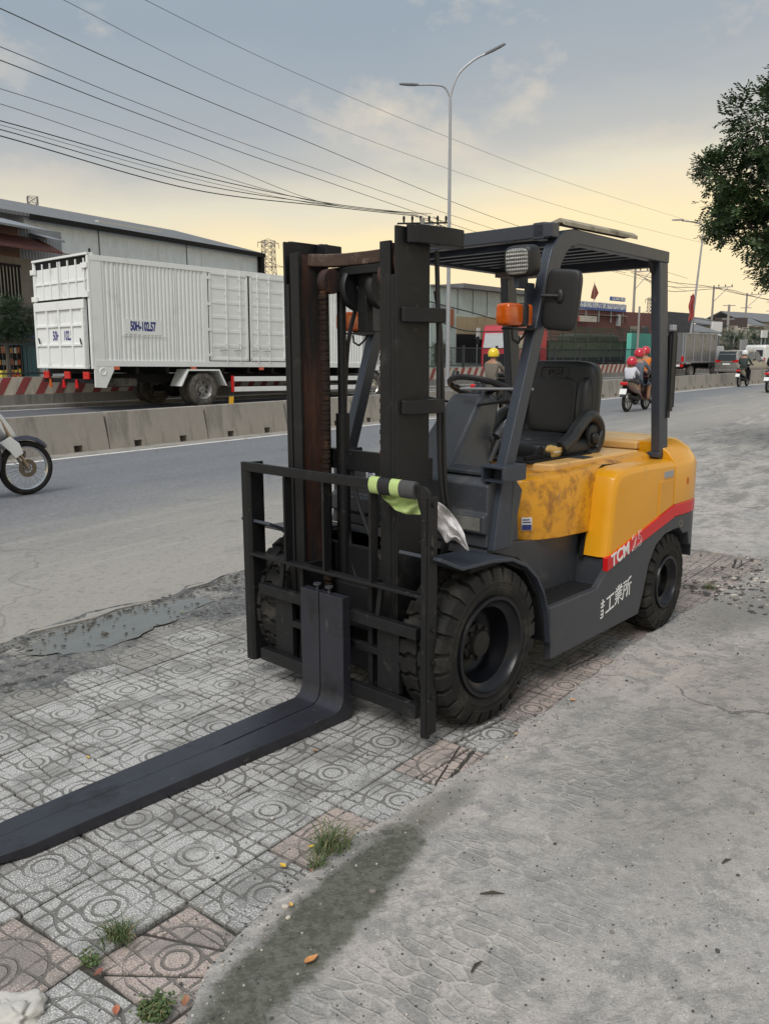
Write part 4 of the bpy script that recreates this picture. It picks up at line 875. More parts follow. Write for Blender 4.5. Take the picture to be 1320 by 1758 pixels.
for k in range(48):
    s = s0 + 2.1*k; p, d = along(pts, L, s); q, _ = along(pts, L, s+2.1); dd = (q-p)
    o = link('concrete_barrier', bmsh); o.location = (p.x - d.y*.22, p.y + d.x*.22, .012 + .0025*k*(k > 20)*.0); o.rotation_euler = (0, 0, math.atan2(dd.y, dd.x) + random.gauss(0, .004))
    if k > 22: o.scale = (1, 1, 1.15)
    def num(k): return ['first','second','third','fourth','fifth','sixth','seventh','eighth','ninth','tenth','eleventh','twelfth','thirteenth','fourteenth','fifteenth','sixteenth','seventeenth','eighteenth','nineteenth','twentieth','twenty-first','twenty-second','twenty-third','twenty-fourth','twenty-fifth','twenty-sixth','twenty-seventh','twenty-eighth','twenty-ninth','thirtieth','thirty-first','thirty-second','thirty-third','thirty-fourth','thirty-fifth','thirty-sixth','thirty-seventh','thirty-eighth','thirty-ninth','fortieth','forty-first','forty-second'][k]
    lab = {4: 'grey concrete road barrier block beside the white motorcycle wheel', 5: 'grey concrete road barrier block in front of the truck rear axle', 6: 'grey concrete road barrier block with the yellow marker on top'}.get(k, (num(k-7) + ' grey concrete barrier block to the right of the one with the marker') if k > 6 else num(3-k) + ' grey concrete barrier block to the left of the white motorcycle wheel')
    tag(o, lab, 'barrier', 'concrete barrier blocks between the carriageways')
# yellow marker
q = at(413, 699, 16.6); b = MB(); b.box(-.045, .045, -.006, .006, 0, .14); o = b.build('reflector_marker', M('yellow_marker', (.75, .42, .03), .4), None, .002); o.location = (q.x, q.y+.0, .612); o.rotation_euler = (.15, 0, .6)
p, d = along(pts, L, L[min(range(len(pts)), key=lambda i: abs(pts[i].x/pts[i].y - (413-660)/FPX))]); o.location = (p.x-d.y*.22, p.y+d.x*.22, .612); tag(o, 'small yellow marker standing on top of the concrete barrier', 'marker')
# ================================================================== striped wall with fence
pts2 = resample(WALL, .1); L2 = [0]
for a, c in zip(pts2[:-1], pts2[1:]): L2.append(L2[-1]+(c-a).length)
m_cream = blocks('stripe_white', (.50, .45, .38), (.25, .23, .2)); m_stripe = blocks('stripe_red', (.27, .05, .05), (.16, .08, .07)); m_fence = M('fence_paint', (.025, .032, .036), .5)
m_kerb = blocks('kerb_grey', (.22, .21, .195), (.1, .1, .09))
def wall_piece(Lw):
    t = thing('striped_wall', 'low roadside wall', 'wall')
    b = MB(); b.box(0, Lw-.01, -.12, .12, 0, .30); b.build('wall_base', m_kerb, t)
    b = MB(); b.box(0, Lw-.01, -.10, .10, .30, .82); b.build('wall_panel', m_cream, t)
    n = int(Lw/.62)
    for i in range(n):
        x = i*.62+.05; b = MB(); b.prism([(x, .302), (x+.26, .302), (x+.26+.30, .818), (x+.30, .818)], 'y', -.106, -.101); b.build('red_stripe', m_stripe, t)
    return t
def fence_piece(Lw):
    t = thing('railing', 'dark green metal railing', 'fence')
    b = MB(); b.box(-.05, .05, -.05, .05, 0, 1.9); b.box(-.07, .07, -.07, .07, 1.9, 1.93); b.build('post', m_fence, t)
    for z in (.92, 1.78): b = MB(); b.box(.05, Lw-.05, -.02, .02, z, z+.05); b.build('rail', m_fence, t)
    b = MB(); b.box(-.008, .008, -.008, .008, .97, 1.78); ms = b.mesh('bar', m_fence); n = int(Lw/.14)
    for i in range(1, n): o = link('bar', ms, t); o.location = (i*Lw/n, 0, 0)
    return t
Lw = 6.2; wp = wall_piece(Lw); fp = fence_piece(3.1); sA = 12.0
names = {}
for k in range(17):
    s = sA + Lw*k; p, d = along(pts2, L2, s); q, _ = along(pts2, L2, s+Lw); a = math.atan2((q-p).y, (q-p).x)
    o = wp if k == 0 else copytree(wp); o.location = (p.x, p.y, .10); o.rotation_euler = (0, 0, a)
    tag(o, num(k) + ' red and white striped low wall section, counted from the left edge', 'wall', 'striped median wall sections')
    for h in range(2):
        s_ = s + h*3.1; p, d = along(pts2, L2, s_); q, _ = along(pts2, L2, s_+3.1); a = math.atan2((q-p).y, (q-p).x)
        o = fp if k == 0 and h == 0 else copytree(fp); o.location = (p.x, p.y, .08); o.rotation_euler = (0, 0, a)
        tag(o, num(2*k+h) + ' dark metal railing bay above the striped wall, counted from the left edge', 'fence', 'railing bays on the median wall')
# ================================================================== facades helper
class Face:
    """local frame on a vertical plane from ground point p0 to p1; local x along, y away from the camera, z up"""
    def __init__(s, p0, p1, name, label, cat, group=None):
        s.p0 = Vector((p0[0], p0[1], 0)); d = Vector((p1[0]-p0[0], p1[1]-p0[1], 0)); s.len = d.length; s.d = d.normalized(); s.n = Vector((-s.d.y, s.d.x, 0))
        s.t = thing(name, label, cat, s.p0, math.atan2(s.d.y, s.d.x), group)
    def sz(s, u, v, off=0):
        r = ray(u, v); o = Vector((0, 0, CH)); k = (s.p0 + s.n*off - o).dot(s.n)/r.dot(s.n); P = o + r*k - s.p0; return P.dot(s.d), P.z
    def rect(s, b, u0, v0, u1, v1, y0, y1, mat=0):
        x0, z1 = s.sz((u0), v0); x1, z0 = s.sz(u1, v1); b.box(x0, x1, y0, y1, z0, z1, mat); return x0, x1, z0, z1
def spline(P, n=8):
    P = [Vector(p) for p in P]; Q = []
    for i in range(len(P)-1):
        a, b_, c_, d_ = P[max(i-1, 0)], P[i], P[i+1], P[min(i+2, len(P)-1)]
        for k in range(n): t = k/n; Q.append(.5*((2*b_)+(c_-a)*t+(2*a-5*b_+4*c_-d_)*t*t+(-a+3*b_-3*c_+d_)*t**3))
    return Q + [P[-1]]
# ================================================================== white box truck
def truck_wheel(R, name, x, y, out, Rr=.51, w=.26, metal=None):
    b = MB(); b.lathe([(-w/2+.02, .29), (-w/2, .34), (-w/2, Rr-.05), (-w/2+.03, Rr-.01), (-w/2+.07, Rr), (w/2-.07, Rr), (w/2-.03, Rr-.01), (w/2, Rr-.05), (w/2, .34), (w/2-.02, .29)], 48)
    for i in range(44):
        a = 2*PI*i/44
        for sd in (1, -1): b.add([(r*math.cos(a+q), yy*sd, r*math.sin(a+q)) for yy, r in ((w/2-.005, Rr-.06), (w/2-.035, Rr+.006), (w/2-.08, Rr+.008)) for q in (-.035, .035)], [(0, 1, 3, 2), (2, 3, 5, 4)])
    o = b.build(name, m_rubber2, R, smooth=True, ang=40); o.location = (x, y, Rr)
    b = MB(); s = -1; b.lathe([(s*(w/2-.01), .295), (s*(w/2-.0), .29), (s*(w/2-.03), .27), (s*(w/2-out), .24), (s*(w/2-out), .13), (s*(w/2-out+.05), .11), (s*(w/2-out+.06), .0)], 36)
    for i in range(8):
        a = 2*PI*i/8; b.cyl((.17*math.cos(a), s*(w/2-out+.0), .17*math.sin(a)), (.17*math.cos(a), s*(w/2-out+.03), .17*math.sin(a)), .018, 6)
    b.build('rim', metal or m_alu, o, smooth=True, ang=40)
    b = MB()
    for i in range(8):
        a = 2*PI*(i+.5)/8; b.cyl((.205*math.cos(a), s*(w/2-out+.0), .205*math.sin(a)), (.205*math.cos(a), s*(w/2-out+.004), .205*math.sin(a)), .028, 10)
    b.build('hand_hole', m_dark, o); return o
def white_truck():
    R = thing('box_truck', 'large white box truck with corrugated side and closed side doors on the far road', 'truck', (-5.48, 25.74, .008), math.radians(47.5)); R.rotation_euler = (0, math.radians(.9), math.radians(47.5))
    x0, x1, z0, z1, w = -3.55, 6.95, 1.22, 4.13, 3.2
    b = MB(); b.box(x0+.05, x1, .05, w-.05, z0, z1-.05); body = b.build('cargo_box', m_white, R)
    def corr(xa, xb, ya, yb, za, zb, n, name):
        b = MB(); P = []; p = (xb-xa)/n
        for i in range(n): a = xa+i*p; P += [(a, ya), (a+p*.36, ya), (a+p*.5, yb), (a+p*.86, yb)]
        P += [(xb, ya), (xb, ya+.05), (xa, ya+.05)]; b.prism(P, 'z', za, zb); return b.build(name, m_white, R)
    # visible right-hand side is y = 0
    seams = [x0+.32, -2.95+.15, -1.94, -.93, .04]
    for a, c in zip(seams[:-1], seams[1:]): corr(a+.012, c-.012, .0, .035, z0+.14, z1-.14, max(3, int((c-a)/.125)), 'side_panel')
    corr(3.42, x1-.1, .0, .035, z0+.14, z1-.14, 26, 'side_panel')
    b = MB(); b.box(x0, x1, -.015, .06, z0-.03, z0+.14); b.box(x0, x1, -.015, .06, z1-.14, z1); b.box(x0, x0+.32, -.005, .06, z0+.14, z1-.14); b.box(x1-.1, x1, -.005, .06, z0, z1); b.box(.04, .22, -.005, .06, z0+.14, z1-.14); b.box(3.3, 3.42, -.005, .06, z0+.14, z1-.14); b.build('box_frame', m_white, R, .006)
    # side doors
    for k, (a, c) in enumerate(((.25, 1.72), (1.80, 3.27))):
        b = MB(); za, zb = z0+.17, z1-.12; b.box(a, c, .0, .04, za, zb, 0); b.box(a, a+.07, -.025, .0, za, zb); b.box(c-.07, c, -.025, .0, za, zb); b.box(a, c, -.025, .0, za, za+.07); b.box(a, c, -.025, .0, zb-.07, zb)
        for i in range(1, 6):
            z = za+(zb-za)*i/6; b.prism([(a+.1, z-.05), (c-.1, z-.05), (c-.1, z+.05), (a+.1, z+.05)], 'y', -.012, .0)
        d = b.build('side_door', m_white, R, .008)
        for q in (.42, .78) if k == 0 else (.20, .52):
            b = MB(); x = a+(c-a)*q; b.cyl((x, -.045, za-.06), (x, -.045, zb+.06), .014, 8)
            for i in range(6): z = za+(zb-za)*(i+.1)/5.4; b.box(x-.035, x+.035, -.055, -.02, z-.03, z+.03)
            b.build('lock_rod', m_white, d)
            b = MB(); b.beam((x, -.06, za+.32), (x-.26, -.055, za+.30), .03, .025); b.build('handle', m_galv, d)
        for i in range(4): b = MB(); z = za+(zb-za)*(.06+.29*i); xx = a if k == 0 else c; b.box(xx-.07, xx+.07, -.035, -.02, z-.04, z+.04); b.build('hinge', m_white, d)
    b = MB(); b.box(.225, .25, -.004, .05, z0+.14, z1-.1); b.box(1.72, 1.80, -.004, .05, z0+.14, z1-.1); b.box(3.27, 3.30, -.004, .05, z0+.14, z1-.1); b.box(.22, 3.3, -.004, .05, z1-.12, z1-.10); b.box(.22, 3.3, -.004, .05, z0+.14, z0+.17); b.build('door_seal', m_dark, R)
    # rear doors (x = x0)
    b = MB(); b.box(x0-.02, x0+.05, .03, w-.03, z0, z1); b.build('rear_frame', m_dark, R)
    b = MB(); b.box(x0-.07, x0-.01, 0, .09, z0-.1, z1+.04); b.box(x0-.07, x0-.01, w-.09, w, z0, z1+.04); b.box(x0-.09, x0+.1, 0, w, z1, z1+.06); b.build('rear_post', m_white, R, .005)
    b = MB(); b.cyl((x0+.03, .05, z1+.06), (x0+.03, .05, z1+.16), .03, 8); b.build('marker_lamp', m_dark, R)
    for ya, yb in ((.16, 1.58), (1.62, w-.12)):
        za, zb = 3.05, z1-.22; b = MB(); b.box(x0-.05, x0-.02, ya, yb, za, zb)
        for i in range(4): y = ya+.02+(yb-ya-.08)*i/3; b.box(x0-.085, x0-.05, y, y+.05, za, zb+.14)
        b.box(x0-.08, x0-.05, ya, yb, (za+zb)/2-.02, (za+zb)/2+.03); d = b.build('upper_rear_door', m_white, R, .004)
        b = MB(); ye = .10 if ya < 1 else w-.14
        for z in (za+.05, zb-.05): b = MB(); b.box(x0-.11, x0-.07, ye-.10, ye+.22, z-.07, z+.07); b.build('hinge', m_white, d)
    za, zb = 1.12, 2.98; b = MB(); b.box(x0-.075, x0-.03, .22, w-.06, za, zb)
    b.box(x0-.13, x0-.075, .22, w-.06, zb-.24, zb); b.box(x0-.12, x0-.075, .22, .40, za, zb)
    for i in range(5): y = .22+(w-.34)*i/4; b.box(x0-.12, x0-.075, y, y+.09, za, zb)
    for z in (za, za+.62, za+1.15): b.box(x0-.115, x0-.075, .22, w-.06, z, z+.06)
    tg = b.build('tail_gate', m_white, R, .006)
    for y, z in ((.42, 1.78), (w-.35, 1.82)): b = MB(); b.beam((x0-.14, y, z), (x0-.14, y+.06, z+.16), .03, .03); b.build('latch', m_dark, tg)
    for tx, y in (('50H-', 1.93), ('102.5', 1.27)):
        textmesh(tx, .36, m_navy, tg, face_T((x0-.0775, y, 2.02), (0, -1, 0), (0, 0, 1)), xs=.62, offset=.012)
    textmesh('50H-102.57', .34, m_navy, R, face_T((-2.02, -.004, 2.30), (1, 0, 0), (0, 0, 1)), 'registration_lettering', xs=.50, offset=.018)
    b = MB(); b.box(-2.62, -1.42, -.003, .02, 2.08, 2.50); b.box(-2.75, -1.25, -.01, .0, 2.03, 2.05); b.build('lettering_panel', m_white, R)
    # skirt corner, underbody
    b = MB(); b.prism([(x0-.02, 1.20), (x0-.02, .62), (x0+.30, .60), (x0+.62, 1.20)], 'y', -.01, .04); b.lathe([(0, .07), (-.02, .09), (-.0, .11)], 16, c=(x0+.22, -.01, 1.05)); b.build('mud_skirt', m_white, R, .005)
    b = MB(); b.box(x0+.3, x1+1.6, .9, 1.15, .72, .98); b.box(x0+.3, x1+1.6, w-1.15, w-.9, .72, .98)
    for i in range(11): x = x0+.3+i; b.box(x, x+.1, .1, w-.1, 1.0, 1.19)
    b.build('chassis_rail', m_dark, R)
    b = MB(); b.sell((-2.45, .75, .74), (.55, .5, .13), .3, 1, 24, 8); b.build('spare_wheel', m_rubber2, R, smooth=True)
    b = MB(); b.cyl((0, .4, .5), (0, w-.4, .5), .09, 12); b.sell((0, w/2, .5), (.28, .25, .25), .8, .8, 16, 10); b.build('rear_axle', m_dark, R, smooth=True)
    b = MB(); b.box(x0, x0+.08, .15, w-.2, .72, .84); b.build('bumper_bar', m_dark, R)
    for y in (.42, 1.5, w-.45):
        b = MB(); b.box(x0-.06, x0-.02, y-.16, y+.16, .84, 1.04); b.build('rear_lamp', m_tail, R)
    for y, c in ((1.0, m_tail), (1.75, m_tail), (2.55, m_amber)):
        b = MB(); b.prism([(y-.09, .58), (y+.09, .58), (y+.04, .82), (y-.04, .82)], 'x', x0-.05, x0-.03); b.build('hanging_reflector', c, R)
    for y in (.14, .48, w-.48, w-.14): truck_wheel(R, 'rear_wheel', 0, y, .16)
    for y in (.14, w-.14): truck_wheel(R, 'front_wheel', 7.5, y, .03, metal=m_chrome)
    b = MB(); b.prism([(-.85, .62), (-.58, 1.12), (.58, 1.12), (.85, .62), (.80, .62), (.55, 1.07), (-.55, 1.07), (-.80, .62)], 'y', -.02, .55); b.build('wheel_arch', m_white, R)
    for z in (.82, .50): b = MB(); b.box(1.10, 6.75, -.02, .02, z-.075, z+.075); b.build('side_guard_rail', m_white, R, .008)
    b = MB(); b.box(1.04, 1.11, -.03, .03, .42, .92); b.build('guard_end', m_red, R)
    b = MB(); b.box(6.72, 6.77, -.03, .03, .42, .92); b.build('guard_end', m_red, R)
    for x in (-3.0, -.45, 2.15, 4.3): b = MB(); b.box(x, x+.18, -.015, .02, 1.10, 1.19); b.build('side_marker', M('orange_marker', (.6, .12, .06), .4), R)
    # cab
    m_cab = M('cab_grey_white', (.50, .51, .52), .35, dirt=(.4, .4, .39), da=.35)
    b = MB(); b.prism([(7.02, .75), (7.02, 3.05), (7.25, 3.15), (8.6, 3.1), (8.95, 2.1), (9.05, 1.5), (9.05, .55), (8.15, .55), (8.05, .95), (7.8, 1.12), (7.3, 1.12), (7.05, .95)], 'y', .15, w-.15); cb = b.build('cab', m_cab, R, .05, seg=3)
    b = MB(); b.prism([(7.75, 2.05), (7.75, 2.85), (8.5, 2.85), (8.75, 2.05)], 'y', .14, .16); b.build('side_window', m_glass, cb); b = MB(); b.box(7.1, 8.95, .12, .16, 1.1, 1.28); b.build('cab_step', m_white, cb)
    b = MB(); b.box(7.35, 7.50, .12, .15, 1.48, 1.62); b.build('door_handle', m_dark, cb); b = MB(); b.tube([(8.8, .1, 2.9), (8.9, -.1, 2.9), (8.9, -.1, 2.1), (8.8, .1, 2.1)], .02, 6); b.build('mirror_arm', m_dark, cb)
    b = MB(); b.box(8.96, 9.0, .4, w-.4, 1.95, 2.95); b.build('windscreen', m_glass, cb)
    return R
white_truck()
# ================================================================== cars
def wheel_simple(R, x, y, r, w, side, name='wheel', rim=None):
    b = MB(); b.lathe([(-w/2, r*.62), (-w/2, r*.9), (-w/2+.03, r), (w/2-.03, r), (w/2, r*.9), (w/2, r*.62)], 28); o = b.build(name, m_rubber2, R, smooth=True, ang=40); o.location = (x, y, r)
    b = MB(); b.lathe([(side*w*.45, r*.63), (side*w*.40, r*.5), (side*w*.42, r*.2), (side*w*.45, 0)], 20); b.build('rim', rim or m_alu, o, smooth=True); return o
def suv(name, label, loc, rz, col, L=4.7, Wd=1.84, Hh=1.82):
    R = thing(name, label, 'car', loc, rz); pm = M('car_paint_'+name, col, .28, .35, var=.05, vs=2, coat=.5, bump=0)
    prof = lambda x: 0
    # stations along x (rear = -L/2): (x, half width low, z low, z belt, half width roof, z roof)
    st = [(-L/2, .78, .45, .95, .60, 1.0), (-L/2+.06, .88, .32, 1.05, .68, 1.55), (-L/2+.28, .92, .28, 1.08, .70, Hh-.04), (-L*.2, .93, .25, 1.06, .72, Hh), (L*.08, .93, .25, 1.04, .72, Hh-.05), (L*.2, .92, .25, 1.03, .68, 1.45), (L*.27, .92, .25, 1.02, .62, 1.06), (L*.42, .88, .28, .93, .56, .97), (L/2, .72, .38, .72, .5, .75)]
    b = MB(); b.loft([[(x, -h, zl), (x, -h*1.01, (zl+zb)/2), (x, -h*.97, zb), (x, -hr, zr-.04), (x, -hr*.85, zr), (x, hr*.85, zr), (x, hr, zr-.04), (x, h*.97, zb), (x, h*1.01, (zl+zb)/2), (x, h, zl)] for x, h, zl, zb, hr, zr in st])
    b.build('body', pm, R, .02, True, 2, 40)
    for s in (-1, 1):
        for xa, xb in ((-L*.42, -L*.24), (-L*.22, -L*.02), (0.0, L*.19)):
            b = MB(); y0, y1 = .915*s, .735*s; b.add([(xa, y0, 1.12), (xb, y0, 1.10), (xb-.02-(.25 if xb > .5 else 0), y1, Hh-.12), (xa+.02, y1, Hh-.12), (xa, y0-.03*s, 1.12), (xb, y0-.03*s, 1.10), (xb-.02-(.25 if xb > .5 else 0), y1-.03*s, Hh-.12), (xa+.02, y1-.03*s, Hh-.12)], [(0, 1, 2, 3), (4, 7, 6, 5), (0, 4, 5, 1), (1, 5, 6, 2), (2, 6, 7, 3), (3, 7, 4, 0)]); b.build('side_window', m_glass, R)
        b = MB(); b.box(-L/2-.01, -L/2+.18, .62*s-.2, .62*s+.2, .98, 1.16); b.build('tail_light', m_tail, R, .01)
        b = MB(); b.sell((L*.18, 1.0*s, 1.1), (.08, .12, .08), .6, .6, 10, 6); b.build('mirror', pm, R, smooth=True)
        for x in (-L*.30, L*.31): wheel_simple(R, x, .80*s, .34, .22, s)
    b = MB(); b.add([(-L/2-.03, -.66, 1.12), (-L/2-.03, .66, 1.12), (-L/2+.10, .60, Hh-.10), (-L/2+.10, -.60, Hh-.10), (-L/2+.1, -.66, 1.12), (-L/2+.1, .66, 1.12), (-L/2+.3, .60, Hh-.10), (-L/2+.3, -.60, Hh-.10)], [(0, 1, 2, 3), (4, 7, 6, 5), (0, 4, 5, 1), (1, 5, 6, 2), (2, 6, 7, 3), (3, 7, 4, 0)]); b.build('rear_window', m_glass, R)
    b = MB(); b.box(-L/2-.03, -L/2, -.26, .26, .80, .93); b.build('number_plate', m_plate, R); b = MB(); b.box(-L/2-.02, -L/2+.05, -.5, .5, .96, 1.0); b.build('chrome_strip', m_chrome, R)
    b = MB(); b.add([(L*.30, -.62, 1.08), (L*.30, .62, 1.08), (L*.155, .60, Hh-.16), (L*.155, -.60, Hh-.16), (L*.27, -.62, 1.04), (L*.27, .62, 1.04), (L*.12, .60, Hh-.18), (L*.12, -.60, Hh-.18)], [(0, 1, 2, 3), (4, 7, 6, 5), (0, 4, 5, 1), (1, 5, 6, 2), (2, 6, 7, 3), (3, 7, 4, 0)]); b.build('windscreen', m_glass, R)
    b = MB(); b.box(-L/2-.04, -L/2+.1, -.85, .85, .34, .52); b.build('bumper', pm, R, .03)
    return R
q = at(1274, 640, 60); suv('suv', 'grey brown seven seat family car seen from behind on the far road', (q.x, q.y, .01), math.radians(40), (.27, .255, .235))
q = at(812, 620, 62); suv('hatchback', 'white car seen through the railing bars left of the red truck', (q.x, q.y, .01), math.radians(225), (.62, .63, .64), 4.2, 1.7, 1.5)
def van():
    q = at(1322, 640, 66); R = thing('white_van', 'white van with small rear windows at the right edge behind the brown car', 'van', (q.x, q.y, .01), math.radians(38)); pm = M('van_white', (.66, .66, .63), .35, dirt=(.5, .48, .44), da=.4)
    L = 5.2; st = [(-L/2, .86, .45, 1.2, .76, 2.05), (-L/2+.12, .92, .35, 1.25, .80, 2.22), (L*.28, .92, .35, 1.25, .80, 2.25), (L*.40, .90, .35, 1.2, .74, 1.9), (L*.47, .88, .38, 1.15, .7, 1.2), (L/2, .8, .42, .9, .65, .95)]
    b = MB(); b.loft([[(x, -h, zl), (x, -h, zb), (x, -hr, zr-.1), (x, -hr*.85, zr), (x, hr*.85, zr), (x, hr, zr-.1), (x, h, zb), (x, h, zl)] for x, h, zl, zb, hr, zr in st]); b.build('body', pm, R, .03, True)
    for y in (-.36, .36): b = MB(); b.box(-L/2-.01, -L/2+.03, y-.28, y+.28, 1.35, 1.85); b.build('rear_window', m_glass, R, .02)
    for s in (-1, 1):
        for x in (-1.6, 1.7): wheel_simple(R, x, .8*s, .33, .22, s)
        for x in (-1.9, -.9, .1): b = MB(); b.box(x, x+.8, .86*s, .90*s, 1.35, 1.85); b.build('side_window', m_glass, R)
        b = MB(); b.box(-L/2-.02, -L/2+.06, .8*s-.07, .8*s+.07, .9, 1.25); b.build('tail_light', m_tail, R)
van()
def small_box_truck():
    a = math.radians(43); q = at(1172, 645, 57); R = thing('small_box_truck', 'small grey metal box truck seen from behind right of the guard post', 'truck', (q.x, q.y, .01), a)
    m = M('stainless_sheet', (.24, .24, .245), .35, .5, var=.35, vs=2, dirt=(.12, .115, .11), da=.4, ds=2); L, w, z0, z1 = 4.6, 2.0, .98, 2.95
    b = MB(); b.box(0, L, 0, w, z0, z1); bx = b.build('cargo_box', m, R, .02)
    for y in (.12, .62, 1.0, 1.38, 1.88): b = MB(); b.box(-.03, -.0, y-.03, y+.03, z0, z1); b.build('door_bar', m_dark if y in (.62, 1.38) else m_galv, bx)
    for z in (z0, z1-.06): b = MB(); b.box(-.05, L, -.03, .0, z, z+.06); b.build('rail', m_galv, bx)
    for x in (.02, 1.2, 2.4, 3.6, 4.5): b = MB(); b.box(x, x+.05, -.03, 0, z0, z1); b.build('side_rib', m_galv, bx)
    b = MB(); b.box(-.04, -.01, .15, .55, .72, .86); b.build('number_plate', m_plate, R)
    for y in (.15, w-.15): b = MB(); b.box(-.06, -.01, y-.12, y+.12, .70, .86); b.build('tail_light', m_tail, R); b = MB(); b.box(-.035, -.03, y-.12, y+.05, 1.05, 1.4); b.build('red_mark', m_tail, R)
    b = MB(); b.box(.2, L+1.5, .6, .8, .6, .85); b.box(.2, L+1.5, w-.8, w-.6, .6, .85); b.box(-.03, .03, .1, w-.1, .55, .7); b.build('chassis_rail', m_dark, R)
    for y in (.2, w-.2): wheel_simple(R, 1.2, y, .38, .3, -1 if y < 1 else 1); wheel_simple(R, 4.7, y, .38, .22, -1 if y < 1 else 1)
    b = MB(); b.prism([(4.7, .6), (4.7, 2.1), (5.9, 2.1), (6.2, 1.3), (6.25, .5), (5.2, .5)], 'y', .1, w-.1); b.build('cab', M('small_cab', (.5, .52, .55), .35), R, .05)
small_box_truck()
def cargo_truck(ua, Ya, ub, Yb, label, red=True):
    q = at(ua, 628, Ya); p2 = at(ub, 622, Yb); a = math.atan2(q.y-p2.y, q.x-p2.x); R = thing('cargo_truck', label, 'truck', (q.x-2.4*math.cos(a+PI/2), q.y-2.4*math.sin(a+PI/2), .01), a)
    # x forward to the left, y left of travel = towards the camera side
    Lt = (Vector((q.x, q.y)) - Vector((p2.x, p2.y))).length; rc = M('truck_red', (.42, .012, .03), .3, coat=.4, var=.08); gm = M('dull_green_paint', (.050, .068, .045), .6, var=.3, dirt=(.10, .10, .08), da=.4); w = 2.4
    b = MB(); b.prism([(0, .55), (0, 2.0), (-.25, 3.0), (-.5, 3.45), (-2.1, 3.6), (-2.3, 3.2), (-2.3, .6), (-1.6, .6), (-1.45, 1.0), (-.8, 1.0), (-.65, .55)], 'y', 0, w); cb = b.build('cab', rc, R, .07, seg=3)
    b = MB(); b.add([(.02, .15, 2.0), (.02, w-.15, 2.0), (-.23, w-.2, 2.95), (-.23, .2, 2.95), (-.05, .15, 2.0), (-.05, w-.15, 2.0), (-.3, w-.2, 2.95), (-.3, .2, 2.95)], [(0, 1, 2, 3), (4, 7, 6, 5), (0, 4, 5, 1), (1, 5, 6, 2), (2, 6, 7, 3), (3, 7, 4, 0)]); b.build('windscreen', M('pale_windscreen', (.45, .46, .47), .2), cb)
    b = MB(); b.box(.0, .04, .2, w-.2, .6, 1.6); b.build('grille', m_dark, cb)
    for y in (0, w): b = MB(); b.prism([(-.5, 1.9), (-.5, 2.8), (-1.4, 2.85), (-1.4, 1.9)], 'y', y-.02, y+.02); b.build('side_window', m_glass, cb); b = MB(); b.sell((.1, y+(.2 if y else -.2), 2.5), (.06, .12, .25), .4, .4, 12, 8); b.build('mirror', m_dark, cb)
    for sy in (0.3, w-.3):
        for x in (-1.1, -Lt+1.5, -Lt+2.7, -4.2): wheel_simple(R, x, sy, .5, .3, 1)
    x1 = -2.6; b = MB(); b.box(-Lt, x1, .0, w, 1.05, 1.35); b.box(-Lt, -1, .6, 1.8, .75, 1.05); b.build('chassis', m_dark, R)
    b = MB(); b.box(-Lt, x1, .02, w-.02, 1.35, 2.55); bd = b.build('cargo_side', gm, R)
    n = 7
    for i in range(n+1): x = -Lt+(x1+Lt)*i/n; b = MB(); b.box(x-.04, x+.04, w-.02, w+.05, 1.1, 3.55); b.build('stake', gm, bd)
    for z in (2.6, 2.85, 3.1, 3.35, 3.55, 1.95):
        b = MB(); b.box(-Lt, x1, w-.01, w+.03, z-.025, z+.025); b.build('slat', gm, bd); b = MB(); b.box(-Lt, x1, 0, .03, z-.025, z+.025); b.build('slat', gm, bd)
    b = MB(); k = int((x1+Lt)/.22)
    b.box(-.018, .018, 0, .02, 2.55, 3.5); ms = b.mesh('upright_bar', gm)
    for i in range(k): o = link('upright_bar', ms, bd); o.location = (-Lt+(x1+Lt)*i/k, w+.0, 0)
    b = MB(); b.sell((-Lt*.68, w/2, 2.6), (Lt*.25, .9, .55), .4, .4, 20, 10); b.build('tarpaulin', M('green_tarp', (.05, .055, .04), .7, bump=.6, bs=4, bd=.1), bd, smooth=True)
cargo_truck(903, 60, 1083, 69, 'red cab truck with dark green slatted cargo body behind the railing')
cargo_truck(884, 55.5, 925, 60, 'red nosed truck with pale windscreen partly hidden by the far guard post')
